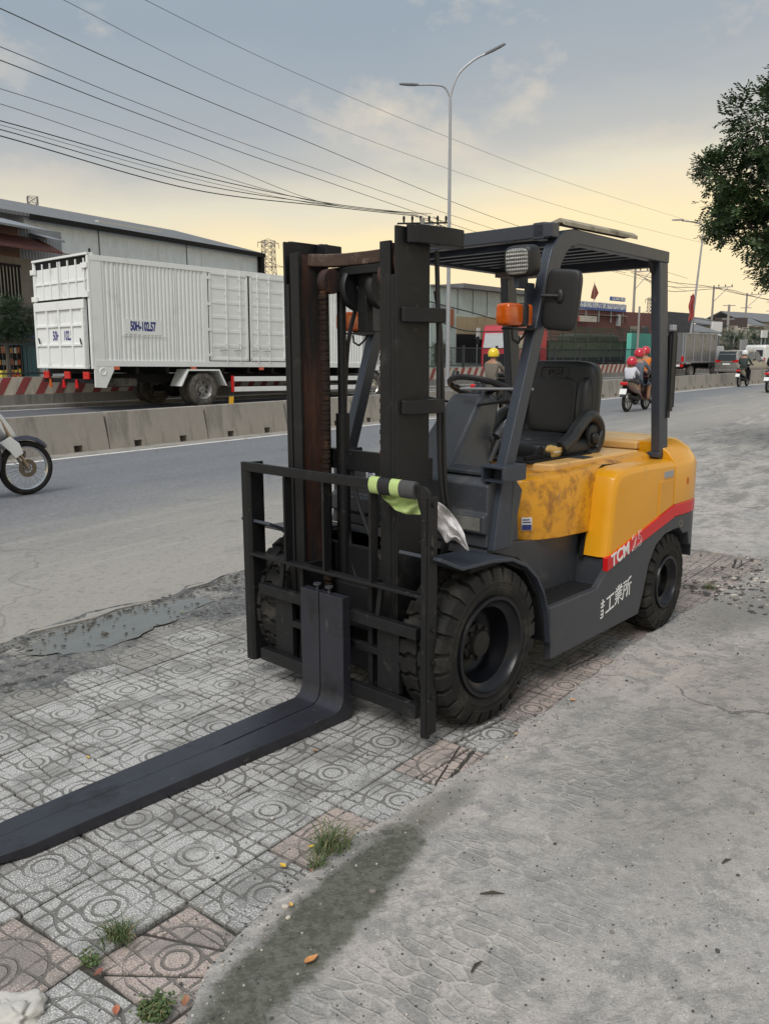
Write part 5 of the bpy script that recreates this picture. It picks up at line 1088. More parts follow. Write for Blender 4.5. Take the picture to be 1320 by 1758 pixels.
# ================================================================== people and motorbikes
def figure(name, label, loc, rz, J, cols, helmet=None, parent=None, group=None, face=True):
    """J: joints dict; continuous skinned body, clothes by region"""
    t = thing(name, label, 'person', loc, rz, group)
    V = []; E = []; Rr = []; Z = []
    def ch(pts, rad, zone, root=None):
        prev = root
        for p, r in zip(pts, rad):
            V.append(Vector(p)); Rr.append(r); Z.append(zone); i = len(V)-1
            if prev is not None: E.append((prev, i))
            prev = i
        return prev
    pel = ch([J['pelvis']], [.15], 'bottom'); wst = ch([J['waist']], [.135], 'top', pel); chs = ch([J['chest']], [.165], 'top', wst); nk = ch([J['neck']], [.065], 'skin', chs); hd = ch([J['head']], [.095], 'skin', nk)
    for s in ('l', 'r'):
        sh = ch([J['sh_'+s]], [.075], 'top', chs); ch([J['el_'+s], J['wr_'+s], J['ha_'+s]], [.050, .034, .036], 'arm', sh)
        hp = ch([J['hip_'+s]], [.105], 'bottom', pel); kn = ch([J['kn_'+s]], [.07], 'bottom', hp); an = ch([J['an_'+s]], [.042], 'shin', kn); ch([J['to_'+s]], [.035], 'foot', an)
    me = bpy.data.meshes.new('body'); me.from_pydata(V, E, []); o = bpy.data.objects.new('tmp', me); S.collection.objects.link(o)
    sk = o.modifiers.new('s', 'SKIN'); sk.use_smooth_shade = True
    for i, d in enumerate(me.skin_vertices[0].data): d.radius = (Rr[i], Rr[i]*.9); d.use_root = (i == 0)
    ss = o.modifiers.new('u', 'SUBSURF'); ss.levels = 1; ss.render_levels = 1
    dg = bpy.context.evaluated_depsgraph_get(); dg.update(); m2 = bpy.data.meshes.new_from_object(o.evaluated_get(dg)); bpy.data.objects.remove(o)
    m2.materials.clear(); zones = ['top', 'bottom', 'skin', 'arm', 'shin', 'foot']
    for z in zones: m2.materials.append(cols[z])
    for p in m2.polygons:
        c = p.center; best = min(range(len(E)), key=lambda k: segd(c, V[E[k][0]], V[E[k][1]])); p.material_index = zones.index(Z[E[best][1]])
    link('body', m2, t, smooth=True, ang=180); hd = Vector(J['head']); f = J.get('face', Vector((1, 0, 0)))
    b = MB(); b.sell(hd, (.09, .078, .115), 1, 1, 16, 12); b.sell(hd+Vector((.09, 0, -.01)), (.02, .014, .025), 1, 1, 8, 6); 
    for s in (1, -1): b.sell(hd+Vector((0, .08*s, -.01)), (.02, .012, .03), 1, 1, 8, 6)
    b.build('head', cols['skin'], t, smooth=True)
    b = MB(); b.sell(hd+Vector((-.015, 0, .01)), (.10, .088, .12), .9, .9, 16, 10); b.build('hair', M('dark_hair', (.012, .010, .009), .6), t, smooth=True) if helmet is None else None
    if helmet:
        b = MB(); prof = [(.165, .0), (.155, .06), (.12, .11), (.06, .138), (0, .142), (-.05, .135), (-.055, .12)]; b.lathe(prof, 20, c=hd+Vector((-.01, 0, .02)), ax='z'); h = b.build('helmet', helmet, t, smooth=True)
        b = MB(); b.sell(hd+Vector((.12, 0, .03)), (.07, .09, .012), .7, .7, 14, 6); b.build('peak', helmet, h, smooth=True)
        b = MB(); b.tube([hd+Vector((0, .1, .0)), hd+Vector((.02, .07, -.1)), hd+Vector((.03, 0, -.13)), hd+Vector((.02, -.07, -.1)), hd+Vector((0, -.1, 0))], .008, 6); b.build('chin_strap', m_dark, h)
    return t
def segd(p, a, b):
    t = max(0, min(1, (p-a).dot(b-a)/max(1e-9, (b-a).length_squared))); return (p-a-(b-a)*t).length
def rider_pose(dx=0, dz=0, sc=1, arms='bar', lean=.06):
    v = lambda x, y, z: Vector((x*sc+dx, y*sc, z*sc+dz if False else (z-.78)*sc+.78+dz))
    J = dict(pelvis=v(0, 0, .86), waist=v(.01, 0, 1.02), chest=v(lean, 0, 1.25), neck=v(lean+.02, 0, 1.42), head=v(lean+.05, 0, 1.56))
    for s, k in (('l', 1), ('r', -1)):
        J['sh_'+s] = v(lean, .19*k, 1.34); J['el_'+s] = v(lean+.18, .27*k, 1.12); J['wr_'+s] = v(.50, .26*k, 1.03) if arms == 'bar' else v(lean+.30, .12*k, 1.12); J['ha_'+s] = v(.58, .25*k, 1.03) if arms == 'bar' else v(lean+.38, .08*k, 1.14)
        J['hip_'+s] = v(.06, .11*k, .84); J['kn_'+s] = v(.42, .19*k, .78); J['an_'+s] = v(.40, .18*k, .36); J['to_'+s] = v(.53, .19*k, .31)
    return J
def cm(name, c, r=.8): return M(name, c, r, var=.15, vs=9, bump=.4, bs=14, bd=.02)
m_sandal = cm('brown_sandal', (.10, .06, .04)); m_shoe = cm('dark_shoe', (.03, .03, .03))
def scooter(label, loc, rz, col, group='motorbikes in the near lane', plate=True, spoke=False):
    t = thing('motor_scooter', label, 'motorbike', loc, rz, group); pm = M('scooter_paint', col, .3, coat=.4, var=.08, bump=0)
    for x, nm in ((-.62, 'rear_wheel'), (.62, 'front_wheel')):
        b = MB(); b.lathe([(-.03, .21), (-.045, .25), (-.03, .285), (0, .295), (.03, .285), (.045, .25), (.03, .21)], 36); w = b.build(nm, m_rubber, t, smooth=True); w.location = (x, 0, .295)
        b = MB(); b.lathe([(-.025, .215), (-.02, .195), (.02, .195), (.025, .215)], 30); b.cyl((0, -.05, 0), (0, .05, 0), .04, 12)
        for i in range(5): a = 2*PI*i/5; b.beam((0, 0, 0), (.2*math.cos(a), 0, .2*math.sin(a)), .018, .03, up=(0, 1, 0))
        b.build('rim', m_alu, w)
    b = MB(); S_ = [(-.86, .05, .74, .80), (-.74, .10, .60, .82), (-.50, .15, .50, .84), (-.20, .16, .46, .80), (0.02, .13, .36, .66), (.10, .12, .30, .42), (.34, .13, .28, .36)]
    b.loft([[(x, -h, zl), (x, -h*1.05, (zl+zh)/2), (x, -h*.7, zh), (x, h*.7, zh), (x, h*1.05, (zl+zh)/2), (x, h, zl)] for x, h, zl, zh in S_]); b.build('body', pm, t, .02, True, 2, 50)
    b = MB(); b.sell((-.36, 0, .83), (.40, .14, .05), .5, .5, 24, 10); b.build('saddle', m_vinyl, t, smooth=True)
    b = MB(); b.loft([[(.34, -.13, .30), (.34, .13, .30), (.38, .13, .30), (.38, -.13, .30)], [(.42, -.19, .62), (.42, .19, .62), (.50, .14, .62), (.50, -.14, .62)], [(.36, -.15, .92), (.36, .15, .92), (.46, .10, .92), (.46, -.10, .92)]]); b.build('front_shield', pm, t, .015, True)
    b = MB(); b.sell((.44, 0, 1.0), (.10, .16, .07), .7, .7, 18, 10); b.build('headlight_cowl', pm, t, smooth=True)
    b = MB(); b.tube([(.46, -.33, 1.03), (.44, -.15, 1.04), (.43, .15, 1.04), (.46, .33, 1.03)], .014, 8); hb = b.build('handlebar', m_plast, t, smooth=True)
    for s in (1, -1):
        b = MB(); b.tube([(.44, .2*s, 1.04), (.42, .30*s, 1.22)], .006, 6); b.sell((.41, .32*s, 1.25), (.012, .055, .04), .6, .6, 12, 8); b.build('mirror', m_plast, hb, smooth=True)
        b = MB(); b.tube([(.42, .06*s, .95), (.62, .07*s, .295)], .018, 8); b.build('fork_leg', m_galv, t, smooth=True)
    b = MB(); b.tube([(-.05, .0, .33), (-.62, .07, .295)], .035, 8); b.sell((-.15, 0, .36), (.2, .13, .1), .6, .6, 14, 8); b.build('engine', m_dark, t, smooth=True)
    b = MB(); b.tube([(-.1, -.14, .32), (-.4, -.17, .33), (-.85, -.17, .42)], [.02, .045, .05], 10); b.build('exhaust', m_dark, t, smooth=True)
    b = MB(); b.sell((.62, 0, .42), (.26, .06, .17), .8, .6, 18, 8); b.build('mudguard', pm, t, smooth=True)
    b = MB(); b.prism([(-.78, .72), (-.98, .42), (-.96, .40), (-.75, .68)], 'y', -.06, .06); b.build('rear_mudguard', m_plast, t)
    b = MB(); b.sell((-.88, 0, .755), (.04, .10, .045), .5, .5, 16, 8); b.build('tail_light', m_tail, t, smooth=True)
    b = MB(); b.prism([(-.955, .48), (-.90, .62), (-.893, .62), (-.948, .48)], 'y', -.095, .095); pl = b.build('number_plate', m_plate, t)
    return t
hdg = math.radians(51)
def place_rider(loc, J, cols, helmet, name, label): return figure(name, label, loc, hdg, J, cols, helmet)
hel_red = M('red_helmet', (.50, .015, .04), .25, var=.05, coat=.5); hel_y = M('yellow_helmet', (.75, .55, .02), .25, var=.05, coat=.5); hel_w = M('white_helmet', (.65, .65, .65), .25, var=.05, coat=.5)
def cset(top, bot, arm=None, shin=None, foot=None): return dict(top=top, bottom=bot, skin=m_skin, arm=arm or top, shin=shin or bot, foot=foot or m_shoe)
# scooter with adult and child
c = gnd(1091, 706); loc = (c.x, c.y, .012)
scooter('dark maroon scooter with white number plate carrying an adult and a child', loc, hdg, (.05, .012, .014))
figure('person', 'adult in grey blue shirt and red helmet riding the maroon scooter', loc, hdg, rider_pose(-.05, -.05, .98), cset(cm('greyblue_shirt', (.11, .13, .16)), cm('denim', (.06, .085, .12)), shin=m_skin, foot=m_sandal), hel_red)
figure('person', 'child in white shirt and red helmet seated behind the adult on the maroon scooter', loc, hdg, rider_pose(-.50, -.02, .66, 'hug'), cset(cm('white_shirt', (.55, .56, .62)), cm('dark_shorts', (.04, .04, .05)), shin=m_skin, foot=m_sandal), hel_red)
c = gnd(1122, 697); loc = (c.x-.02, c.y+1.0, .012)
scooter('black scooter ridden by the person in the orange jacket beside the guard post', loc, hdg, (.02, .02, .022))
figure('person', 'rider in orange jacket with pale shoulder band and red helmet', loc, hdg, rider_pose(-.12, .0, 1.02), cset(cm('orange_jacket', (.62, .17, .015)), cm('grey_trousers', (.08, .08, .08))), hel_red)
c = at(845, 710, 21.5); loc = (c.x, 21.5, .012)
scooter('dark scooter mostly hidden behind the forklift steering wheel', loc, hdg, (.03, .03, .035))
figure('person', 'rider in olive grey shirt and yellow helmet behind the steering wheel', loc, hdg, rider_pose(-.1, -.06, 1.0), cset(cm('olive_shirt', (.14, .125, .10)), cm('dark_trousers', (.04, .04, .045))), hel_y)
c = gnd(1274, 664); loc = (c.x, c.y, .012)
scooter('dark scooter with lit red tail lamp in front of the brown car', loc, hdg, (.02, .02, .022))
figure('person', 'rider in dark green jacket and white helmet in front of the brown car', loc, hdg, rider_pose(-.1, -.02, 1.0), cset(cm('dark_green_jacket', (.03, .042, .038)), cm('black_trousers', (.02, .02, .022))), hel_w)
c = gnd(1324, 674); loc = (c.x, c.y, .012)
scooter('grey white scooter cut by the right edge of the picture', loc, hdg, (.35, .35, .36))
figure('person', 'rider in dark clothes cut by the right edge of the picture', loc, hdg, rider_pose(-.1, 0, 1.0), cset(cm('charcoal_jacket', (.03, .03, .035)), cm('navy_trousers', (.02, .025, .04))), hel_w)
# ---- white motorcycle at the left edge, front wheel in view
def motorcycle():
    c = gnd(49, 851); a = math.radians(47); t = thing('motorcycle', 'white underbone motorcycle with spoked front wheel entering at the left edge', 'motorbike', (c.x, c.y, .012), a)
    wm = M('bike_white', (.68, .69, .70), .3, var=.04, coat=.4, bump=0); dm = M('bike_dark_mudguard', (.035, .035, .055), .35, coat=.3)
    for x, nm in ((0, 'front_wheel'), (-1.24, 'rear_wheel')):
        b = MB(); b.lathe([(-.028, .236), (-.042, .262), (-.030, .290), (0, .299), (.030, .290), (.042, .262), (.028, .236)], 56); w = b.build(nm, m_rubber, t, smooth=True); w.location = (x, 0, .299)
        b = MB(); b.lathe([(-.026, .238), (-.018, .224), (.018, .224), (.026, .238)], 48); r = b.build('rim', m_chrome, w, smooth=True)
        b = MB(); b.lathe([(-.045, .0), (-.045, .04), (.045, .04), (.045, 0)], 20); b.build('hub', m_alu, w)
        b = MB()
        for i in range(32):
            aa = 2*PI*i/32; bb = aa + (.35 if i % 2 else -.35); y = .035 if i % 4 < 2 else -.035; b.tube([(.04*math.cos(bb), y, .04*math.sin(bb)), (.236*math.cos(aa), 0, .236*math.sin(aa))], .0022, 4)
        b.build('spoke', m_galv, w)
        b = MB(); b.lathe([(-.052, .052), (-.052, .098), (-.048, .098), (-.048, .052)], 32, close=True)
        for i in range(12): aa = 2*PI*i/12; b.cyl((.08*math.cos(aa), -.0535, .08*math.sin(aa)), (.08*math.cos(aa), -.0465, .08*math.sin(aa)), .008, 6)
        b.build('brake_disc', M('brake_disc', (.16, .13, .10), .4, .7, var=.4, vs=30), w)
    for s in (1, -1):
        b = MB(); b.tube([(0, .065*s, .299), (-.14, .065*s, .58)], .017, 10); b.tube([(-.14, .065*s, .58), (-.27, .06*s, .84)], .022, 10); b.build('fork_leg', M('fork_bronze', (.30, .23, .16), .3, .7), t, smooth=True)
        b = MB(); b.loft([[(-.30, .085*s, .60), (-.18, .085*s, .66), (-.18, .095*s, .66), (-.30, .10*s, .60)], [(-.20, .085*s, .50), (-.09, .085*s, .58), (-.09, .10*s, .58), (-.20, .105*s, .50)], [(-.14, .085*s, .42), (-.05, .085*s, .47), (-.05, .095*s, .47), (-.14, .10*s, .42)]]); b.build('fork_cover', wm, t, .01, True)
    b = MB(); P = [(.31*math.cos(math.radians(q))+.0, .299+.325*math.sin(math.radians(q))) for q in (118, 100, 82, 64, 48, 38)]; secs = []
    for i, (x, z) in enumerate(P): h = .06 if i < 4 else .045-.012*(i-4); secs.append([(x, -h, z-.015), (x*1.03, -h*.5, z+.03), (x*1.03, h*.5, z+.03), (x, h, z-.015), (x, 0, z+.005)])
    b.loft(secs); b.build('front_mudguard', dm, t, .004, True)
    b = MB(); b.prism([(-.34, .18), (-.28, .32), (-.26, .5), (-.30, .6), (-.36, .52), (-.37, .3)], 'y', -.05, .05); b.build('rear_of_mudguard', dm, t, .01)
    b = MB(); b.loft([[(-.40, -.10, .95), (-.30, 0, .98), (-.40, .10, .95), (-.44, 0, .94)], [(-.34, -.13, .86), (-.20, 0, .88), (-.34, .13, .86), (-.42, 0, .84)], [(-.26, -.10, .72), (-.10, 0, .72), (-.26, .10, .72), (-.36, 0, .70)], [(-.18, -.04, .64), (-.06, 0, .64), (-.18, .04, .64), (-.26, 0, .62)]]); b.build('front_fairing', wm, t, .01, True, 2, 60)
    b = MB(); b.loft([[(-.42, -.15, .82), (-.36, -.17, .82), (-.36, .17, .82), (-.42, .15, .82)], [(-.46, -.2, .55), (-.38, -.22, .55), (-.38, .22, .55), (-.46, .2, .55)], [(-.52, -.15, .3), (-.46, -.17, .3), (-.46, .17, .3), (-.52, .15, .3)]]); b.build('leg_shield', wm, t, .01, True)
    b = MB(); b.sell((-.40, 0, 1.0), (.12, .17, .08), .8, .7, 20, 12); b.build('headlight_cowl', wm, t, smooth=True)
    b = MB(); b.tube([(-.48, -.34, 1.02), (-.42, -.1, 1.04), (-.42, .1, 1.04), (-.48, .34, 1.02)], .013, 8); b.build('handlebar', m_plast, t, smooth=True)
    b = MB(); b.sell((-.55, 0, .38), (.22, .11, .13), .6, .6, 18, 10); b.tube([(-.6, 0, .4), (-1.24, .06, .3)], .03, 8); b.build('engine', m_dark, t, smooth=True)
    b = MB(); b.loft([[(x, -h, zl), (x, -h*.7, zh), (x, h*.7, zh), (x, h, zl)] for x, h, zl, zh in ((-1.75, .04, .78, .82), (-1.45, .11, .6, .82), (-1.0, .13, .5, .8), (-.7, .1, .5, .72), (-.45, .06, .55, .72))]); b.build('body', wm, t, .02, True)
    b = MB(); b.sell((-1.1, 0, .82), (.36, .13, .05), .5, .5, 22, 10); b.build('saddle', m_vinyl, t, smooth=True)
    b = MB(); b.tube([(-.6, -.12, .3), (-1.2, -.15, .32), (-1.6, -.16, .42)], [.02, .04, .045], 10); b.build('exhaust', m_chrome, t, smooth=True)
motorcycle()
# ================================================================== buildings beyond the road
def gp(u, Y): p = at(u, 611, Y); return (p.x, p.y)
def roofmat(name, c, sc=6):
    t = NT(name); x = t.new('ShaderNodeSeparateXYZ'); t.L.new(t.tc.outputs['Object'], x.inputs[0]); w = t.ma('SINE', t.ma('MULTIPLY', x.outputs[0], sc*6.28)); n = t.noise(.6, 5, .6); cc = t.mix(n, rgb(c, .7), rgb(c, 1.3))
    return t.out(cc, .6, t.bump(w, .6, .03))
m_roof = roofmat('grey_sheet_roof', (.16, .165, .17), 4); m_corr = roofmat('corrugated_sheet', (.25, .27, .30), 5); m_wwall = blocks('pale_blue_wall', (.72, .77, .80), (.54, .58, .61)); m_brown = blocks('brown_render', (.26, .155, .115), (.16, .10, .08)); m_taupe = blocks('taupe_render', (.20, .18, .155), (.12, .11, .10)); m_maroon = blocks('maroon_sheet', (.15, .062, .055), (.10, .05, .045))
def warehouse():
    F = Face(gp(60, 45.2), gp(447, 62.3), 'warehouse', 'long pale blue warehouse with grey gable roof behind the white truck', 'warehouse'); L = F.len; R = F.t
    b = MB(); b.prism([(0, 0), (0, 8.65), (8, 10.65), (16, 8.65), (16, 0)], 'x', 0, L); b.build('wall', m_wwall, R)
    b = MB(); b.prism([(-.45, 8.6), (-.45, 8.77), (8, 10.97), (16.5, 8.75), (16.5, 8.6), (8, 10.8)], 'x', -14, L+.3); rf = b.build('roof', m_roof, R)
    b = MB(); b.prism([(-.5, 8.47), (-.5, 8.75), (-.42, 8.75), (-.42, 8.47)], 'x', 0, L+.3); b.box(L+.02, L+.32, -.4, .2, 6.5, 8.65); b.build('gutter', m_dark, rf)
    b = MB(); b.box(L*.35, L*.62, 2.0, 2.3, 9.3, 9.55); b.build('skylight', M('skylight_sheet', (.5, .5, .48), .5), rf)
    for k in (.25, .62): b = MB(); b.box(L*k, L*k+.06, -.04, 0, 0, 8.8); b.build('wall_seam', m_roof, R)
    b = MB(); b.box(0, L, -.05, 0, 7.0, 7.06); b.build('wall_band', m_roof, R)
warehouse()
def shop():
    F = Face(gp(-90, 37.5), gp(120, 44.2), 'shop_house', 'two storey brown and taupe shop house with barred window at the left edge', 'house'); R = F.t; L = F.len
    b = MB(); x0, z0 = F.sz(60, 512); b.box(0, x0, 0, 7, 0, 6.2); b.build('lower_wall', m_taupe, R)
    b = MB(); b.box(0, x0-.3, .4, 7, 6.2, F.sz(30, 380)[1]); up = b.build('upper_wall', m_brown, R)
    for v in (397, 414): b = MB(); xa, z = F.sz(32, v, .4); b.box(xa, x0-.35, .36, .4, z, z+.05); b.build('white_band', m_cream, up)
    xa, za = F.sz(-90, 432); xb, zb = F.sz(80, 437); b = MB(); b.prism([(-1.1, zb-.05), (-1.1, zb+.05), (.4, zb+.75), (.4, zb+.6)], 'x', 0, xb); b.build('awning', m_maroon, R)
    xc, zc = F.sz(58, 392); xd, zd = F.sz(84, 388); b = MB(); b.prism([(-1.2, zc-.3), (-1.2, zc-.2), (6, zc+1.6), (6, zc+1.45)], 'x', 0, xc+.2); b.prism([(-.6, zc-.55), (-.6, zc-.45), (6, zc+1.3), (6, zc+1.15)], 'x', xc+.2, xd+.4); b.build('roof', m_corr, R)
    xe, _ = F.sz(118, 400); b = MB(); b.box(x0-.3, xe, .5, .6, 4.5, zd-.1); b.build('corrugated_panel', m_corr, R)
    b = MB(); u0, zt = F.sz(-5, 455); u1, zb2 = F.sz(35, 512); b.box(u0, u1, -.06, .02, zb2, zt); w = b.build('window', m_glass, R)
    b = MB(); b.box(u0-.1, u1+.1, -.12, -.06, zt, zt+.12); b.build('lintel', m_dark, w); b = MB(); b.box(u0-.1, u1+.1, -.12, -.06, zb2-.1, zb2); b.build('sill', m_dark, w)
    for k in range(7): b = MB(); x = u0+(u1-u0)*k/6; b.box(x-.025, x+.025, -.11, -.06, zb2, zt); b.build('window_bar', m_dark, w)
    for k in range(5): b = MB(); x = u0+.12+(u1-u0)*k/5; b.box(x, x+.12, -.058, -.05, zb2+.2, zt-.6); b.build('curtain', m_cream, w)
    # ground floor: dark opening, blue awning, teal door, shelves
    a0, t0 = F.sz(-40, 590); a1, _ = F.sz(40, 590); b = MB(); b.box(a0, a1, -.05, .0, .1, t0); sh = b.build('shop_opening', m_dark, R)
    b = MB(); b.prism([(-1.6, t0+.2), (-1.6, t0+.3), (0, t0+.9), (0, t0+.8)], 'x', a0, a1+1.2); b.build('awning', M('blue_awning', (.02, .04, .09), .6), R)
    b = MB(); c0, _ = F.sz(38, 600); c1, _ = F.sz(62, 600); b.box(c0, c1, -.06, -.01, 0, t0+.1); b.build('teal_shutter', M('teal_paint', (.03, .12, .15), .5), R)
    random.seed(5)
    for r in range(3):
        for k in range(9):
            x = a0+.3+(a1-a0-.6)*k/9; z = .6+.55*r; b = MB(); b.box(x, x+.22, -.12, -.05, z, z+random.uniform(.2, .4)); b.build('goods', random.choice([m_cream, m_amber, m_plate, m_yel, m_navy, m_galv]), sh)
    for k in range(8): b = MB(); x = a0+(a1-a0)*k/7; b.box(x-.015, x+.015, -.2, -.17, .1, t0); b.build('grille_bar', m_dark, sh)
shop()
def centre_shed():
    F = Face(gp(738, 55.2), gp(900, 65), 'pale_shed', 'pale green panelled shed with tan shutters and dark open bays behind the lamp post', 'building'); R = F.t; L = F.len
    b = MB(); b.box(0, L, 0, 10, 0, 6.0); b.build('wall', blocks('pale_green_wall', (.42, .50, .48), (.3, .34, .33)), R)
    x, z = F.sz(785, 500); b = MB(); b.box(x, L+.3, -.5, 10.3, 5.95, 6.25); b.box(0, x, -.2, 10, 5.9, 6.0); b.build('roof', m_roof, R)
    for k in range(5): b = MB(); q = x+(L-x)*k/5; b.box(q, q+.05, -.04, 0, 4.3, 5.9); b.build('panel_seam', m_roof, R)
    for u0, u1, vb in ((783, 817, 574), (819, 880, 584)): b = MB(); F.rect(b, u0, 543, u1, vb, -.08, 0); b.build('shutter', blocks('tan_shutter', (.36, .29, .18), (.25, .2, .13)), R)
    for u0, u1, vt in ((783, 816, 574), (820, 885, 583), (746, 766, 590)): b = MB(); F.rect(b, u0, vt, u1, 622, -.05, 0); b.build('open_bay', m_dark, R)
    b = MB(); F.rect(b, 740, 522, 763, 545, -.1, 0); b.build('grey_panel', m_corr, R); b = MB(); F.rect(b, 768, 530, 777, 560, -.1, 0); b.build('brick_panel', M('orange_brick', (.3, .11, .06), .8), R)
    b = MB(); F.rect(b, 816, 563, 821, 582, -.15, -.05); b.build('notice_board', m_plate, R)
centre_shed()
def blocky(name, label, cat, u0, u1, v0, Y0, Y1, mat, depth=8, roof=None, extra=None):
    F = Face(gp(u0, Y0), gp(u1, Y1), name, label, cat); _, z = F.sz((u0+u1)/2, v0); b = MB(); b.box(0, F.len, 0, depth, 0, z); b.build('wall', mat, F.t)
    if roof: b = MB(); b.prism([(-.5, z), (-.5, z+.1), (depth/2, z+roof), (depth+.4, z+.1), (depth+.4, z), (depth/2, z+roof-.12)], 'x', -.3, F.len+.3); b.build('roof', m_roof, F.t)
    return F, z
F, z = blocky('maroon_building', 'long maroon sheet walled building behind the green cargo truck', 'building', 975, 1160, 535, 74, 86, m_maroon)
b = MB(); F.rect(b, 983, 539, 1072, 543, -.3, 0); b.build('pale_fascia', m_cream, F.t); b = MB(); F.rect(b, 1057, 540, 1060, 560, -.3, 0); b.build('drain_pipe', m_galv, F.t)
for k in range(3): b = MB(); F.rect(b, 1080+k*20, 560, 1092+k*20, 575, -.06, 0); b.build('window', m_glass, F.t)
# blue sign on the roof
S1 = Face(gp(980, 73), gp(1073, 80), 'roof_sign', 'long blue sign board with white lettering on the maroon building roof', 'sign'); b = MB(); x0, x1, za, zb = S1.rect(b, 981, 516, 1072, 536, -.1, .1); m_sb = M('sign_blue', (.05, .10, .30), .5); b.build('board', m_sb, S1.t)
b = MB(); xa, xb, zc, zd = S1.rect(b, 1048, 509, 1071, 518, -.1, .1); b.build('upper_board', m_sb, S1.t)
for tx, cx, cz, sz in (('NHA HANG DONG XUAN DAC SAN', (x0+x1)/2, zb-.28, .52), ('KHANG DONG KIEM TU DP XUOI SO GA-CTV', (x0+x1)/2, za+.42, .74), ('QUAN MO', (xa+xb)/2, (zc+zd)/2, .40)): 
    o = textmesh(tx, sz, m_txt, S1.t, Matrix.Translation((cx, -.105, cz)) @ Matrix.Rotation(PI/2, 4, 'X'), offset=.01)
    w = max(v.co.x for v in o.data.vertices)-min(v.co.x for v in o.data.vertices); tgt = (x1-x0-.3) if tx != 'QUAN MO' else (xb-xa-.2); o.data.transform(Matrix.Translation((cx, 0, 0)) @ Matrix.Diagonal((tgt/w, 1, 1, 1)) @ Matrix.Translation((-cx, 0, 0)))
for k in range(9): b = MB(); q = x0+(x1-x0)*k/8; b.box(q-.03, q+.03, -.11, -.1, za, zb); b.build('board_joint', m_sb, S1.t)
for k in range(5): b = MB(); q = x0+.3+(x1-x0-.6)*k/4; b.box(q-.04, q+.04, 0, .1, za-1.0, za); b.build('sign_leg', m_galv, S1.t)
S2 = Face(gp(981, 72), gp(1024, 74.5), 'wall_sign', 'small white and red sign under the long blue board', 'sign'); b = MB(); F_ = S2.rect(b, 982, 541, 1022, 553, -.1, .0); b.build('board', m_cream, S2.t); b = MB(); S2.rect(b, 984, 543, 992, 551, -.12, -.1); b.build('red_square', m_red, S2.t)
F, z = blocky('turquoise_wall', 'bright turquoise painted wall right of the green cargo truck', 'wall', 1082, 1150, 573, 68, 74, M('turquoise_paint', (.14, .52, .42), .7, dirt=(.2, .45, .38), da=.35, ds=.8), .4)
F, z = blocky('dark_awning_stall', 'stall with black tarpaulin side right of the rear guard post', 'stall', 1135, 1187, 536, 66, 70, M('black_tarp', (.035, .038, .055), .6, bump=.5, bs=3, bd=.1), .8)
b = MB(); F.rect(b, 1150, 574, 1187, 620, -.06, 0); b.build('open_front', m_dark, F.t)
F, z = blocky('grey_house', 'low grey house with gable roof behind the small box truck', 'house', 1182, 1228, 572, 84, 90, m_taupe, 8, 1.6)
F, z = blocky('brown_house', 'distant house with brown roof band at right', 'house', 1196, 1250, 560, 108, 116, m_cream, 8, 1.4)
F, z = blocky('gable_house', 'small pale gable house near the right edge', 'house', 1281, 1306, 560, 120, 124, m_cream, 8, 2.2); b = MB(); F.rect(b, 1286, 562, 1292, 572, -.1, 0); b.build('window', m_glass, F.t)
F, z = blocky('long_low_house', 'long low house under tangled wires at the right edge', 'house', 1240, 1400, 580, 118, 150, m_taupe, 8, 1.4)
for k in range(7): b = MB(); x = F.len*k/7+1; b.box(x, x+2, -.1, 0, .5, 2.4); b.build('shutter', random.choice([m_corr, m_brown, m_cream]), F.t)
F, z = blocky('low_block', 'pale low building with flat roof behind the centre utility pole', 'building', 1190, 1240, 578, 95, 100, m_cream, 6)
F, z = blocky('end_block', 'cream block at the far end of the street', 'building', 1300, 1420, 556, 150, 170, m_cream, 10, 2)
def board(name, label, u0, v0, u1, v1, Y, mat, legs=True, cat='sign'):
    F = Face(gp(u0, Y), gp(u1, Y+1), name, label, cat); b = MB(); x0, x1, z0, z1 = F.rect(b, u0, v0, u1, v1, -.08, .08); b.build('panel', mat, F.t)
    if legs:
        for x in (x0+.15*(x1-x0), x1-.15*(x1-x0)): b = MB(); b.box(x-.06, x+.06, .0, .1, 0, z0); b.build('leg', m_galv, F.t)
    return F, x0, x1, z0, z1
board('billboard', 'wide dark brown billboard above the street at right', 1227, 545, 1281, 562, 104, M('billboard_brown', (.07, .05, .05), .6))
board('white_board', 'tall white board between the two right hand poles', 1222, 552, 1237, 577, 92, m_plate)
board('pale_board', 'square pale board just right of the stout short pole', 1249, 559, 1264, 573, 98, m_cream)
board('banner', 'long drooping white banner under the right hand wires', 1268, 566, 1301, 578, 100, m_cream)
board('street_sign', 'small white sign with dark mark at the right edge', 1307, 567, 1315, 580, 90, m_plate)
board('grey_cabinet', 'pale grey upright cabinet in front of the green hedge', 1271, 583, 1280, 607, 88, m_galv)
F, x0, x1, z0, z1 = board('shop_sign', 'yellow shop sign with red letters MIA above the striped wall', 1, 636, 35, 650, 36.5, M('sign_yellow', (.70, .58, .06), .5)); o = textmesh('MIA', .36, m_red, F.t, Matrix.Translation(((x0+x1)/2+.12, -.09, (z0+z1)/2)) @ Matrix.Rotation(PI/2, 4, 'X'), offset=.015, xs=1.25)
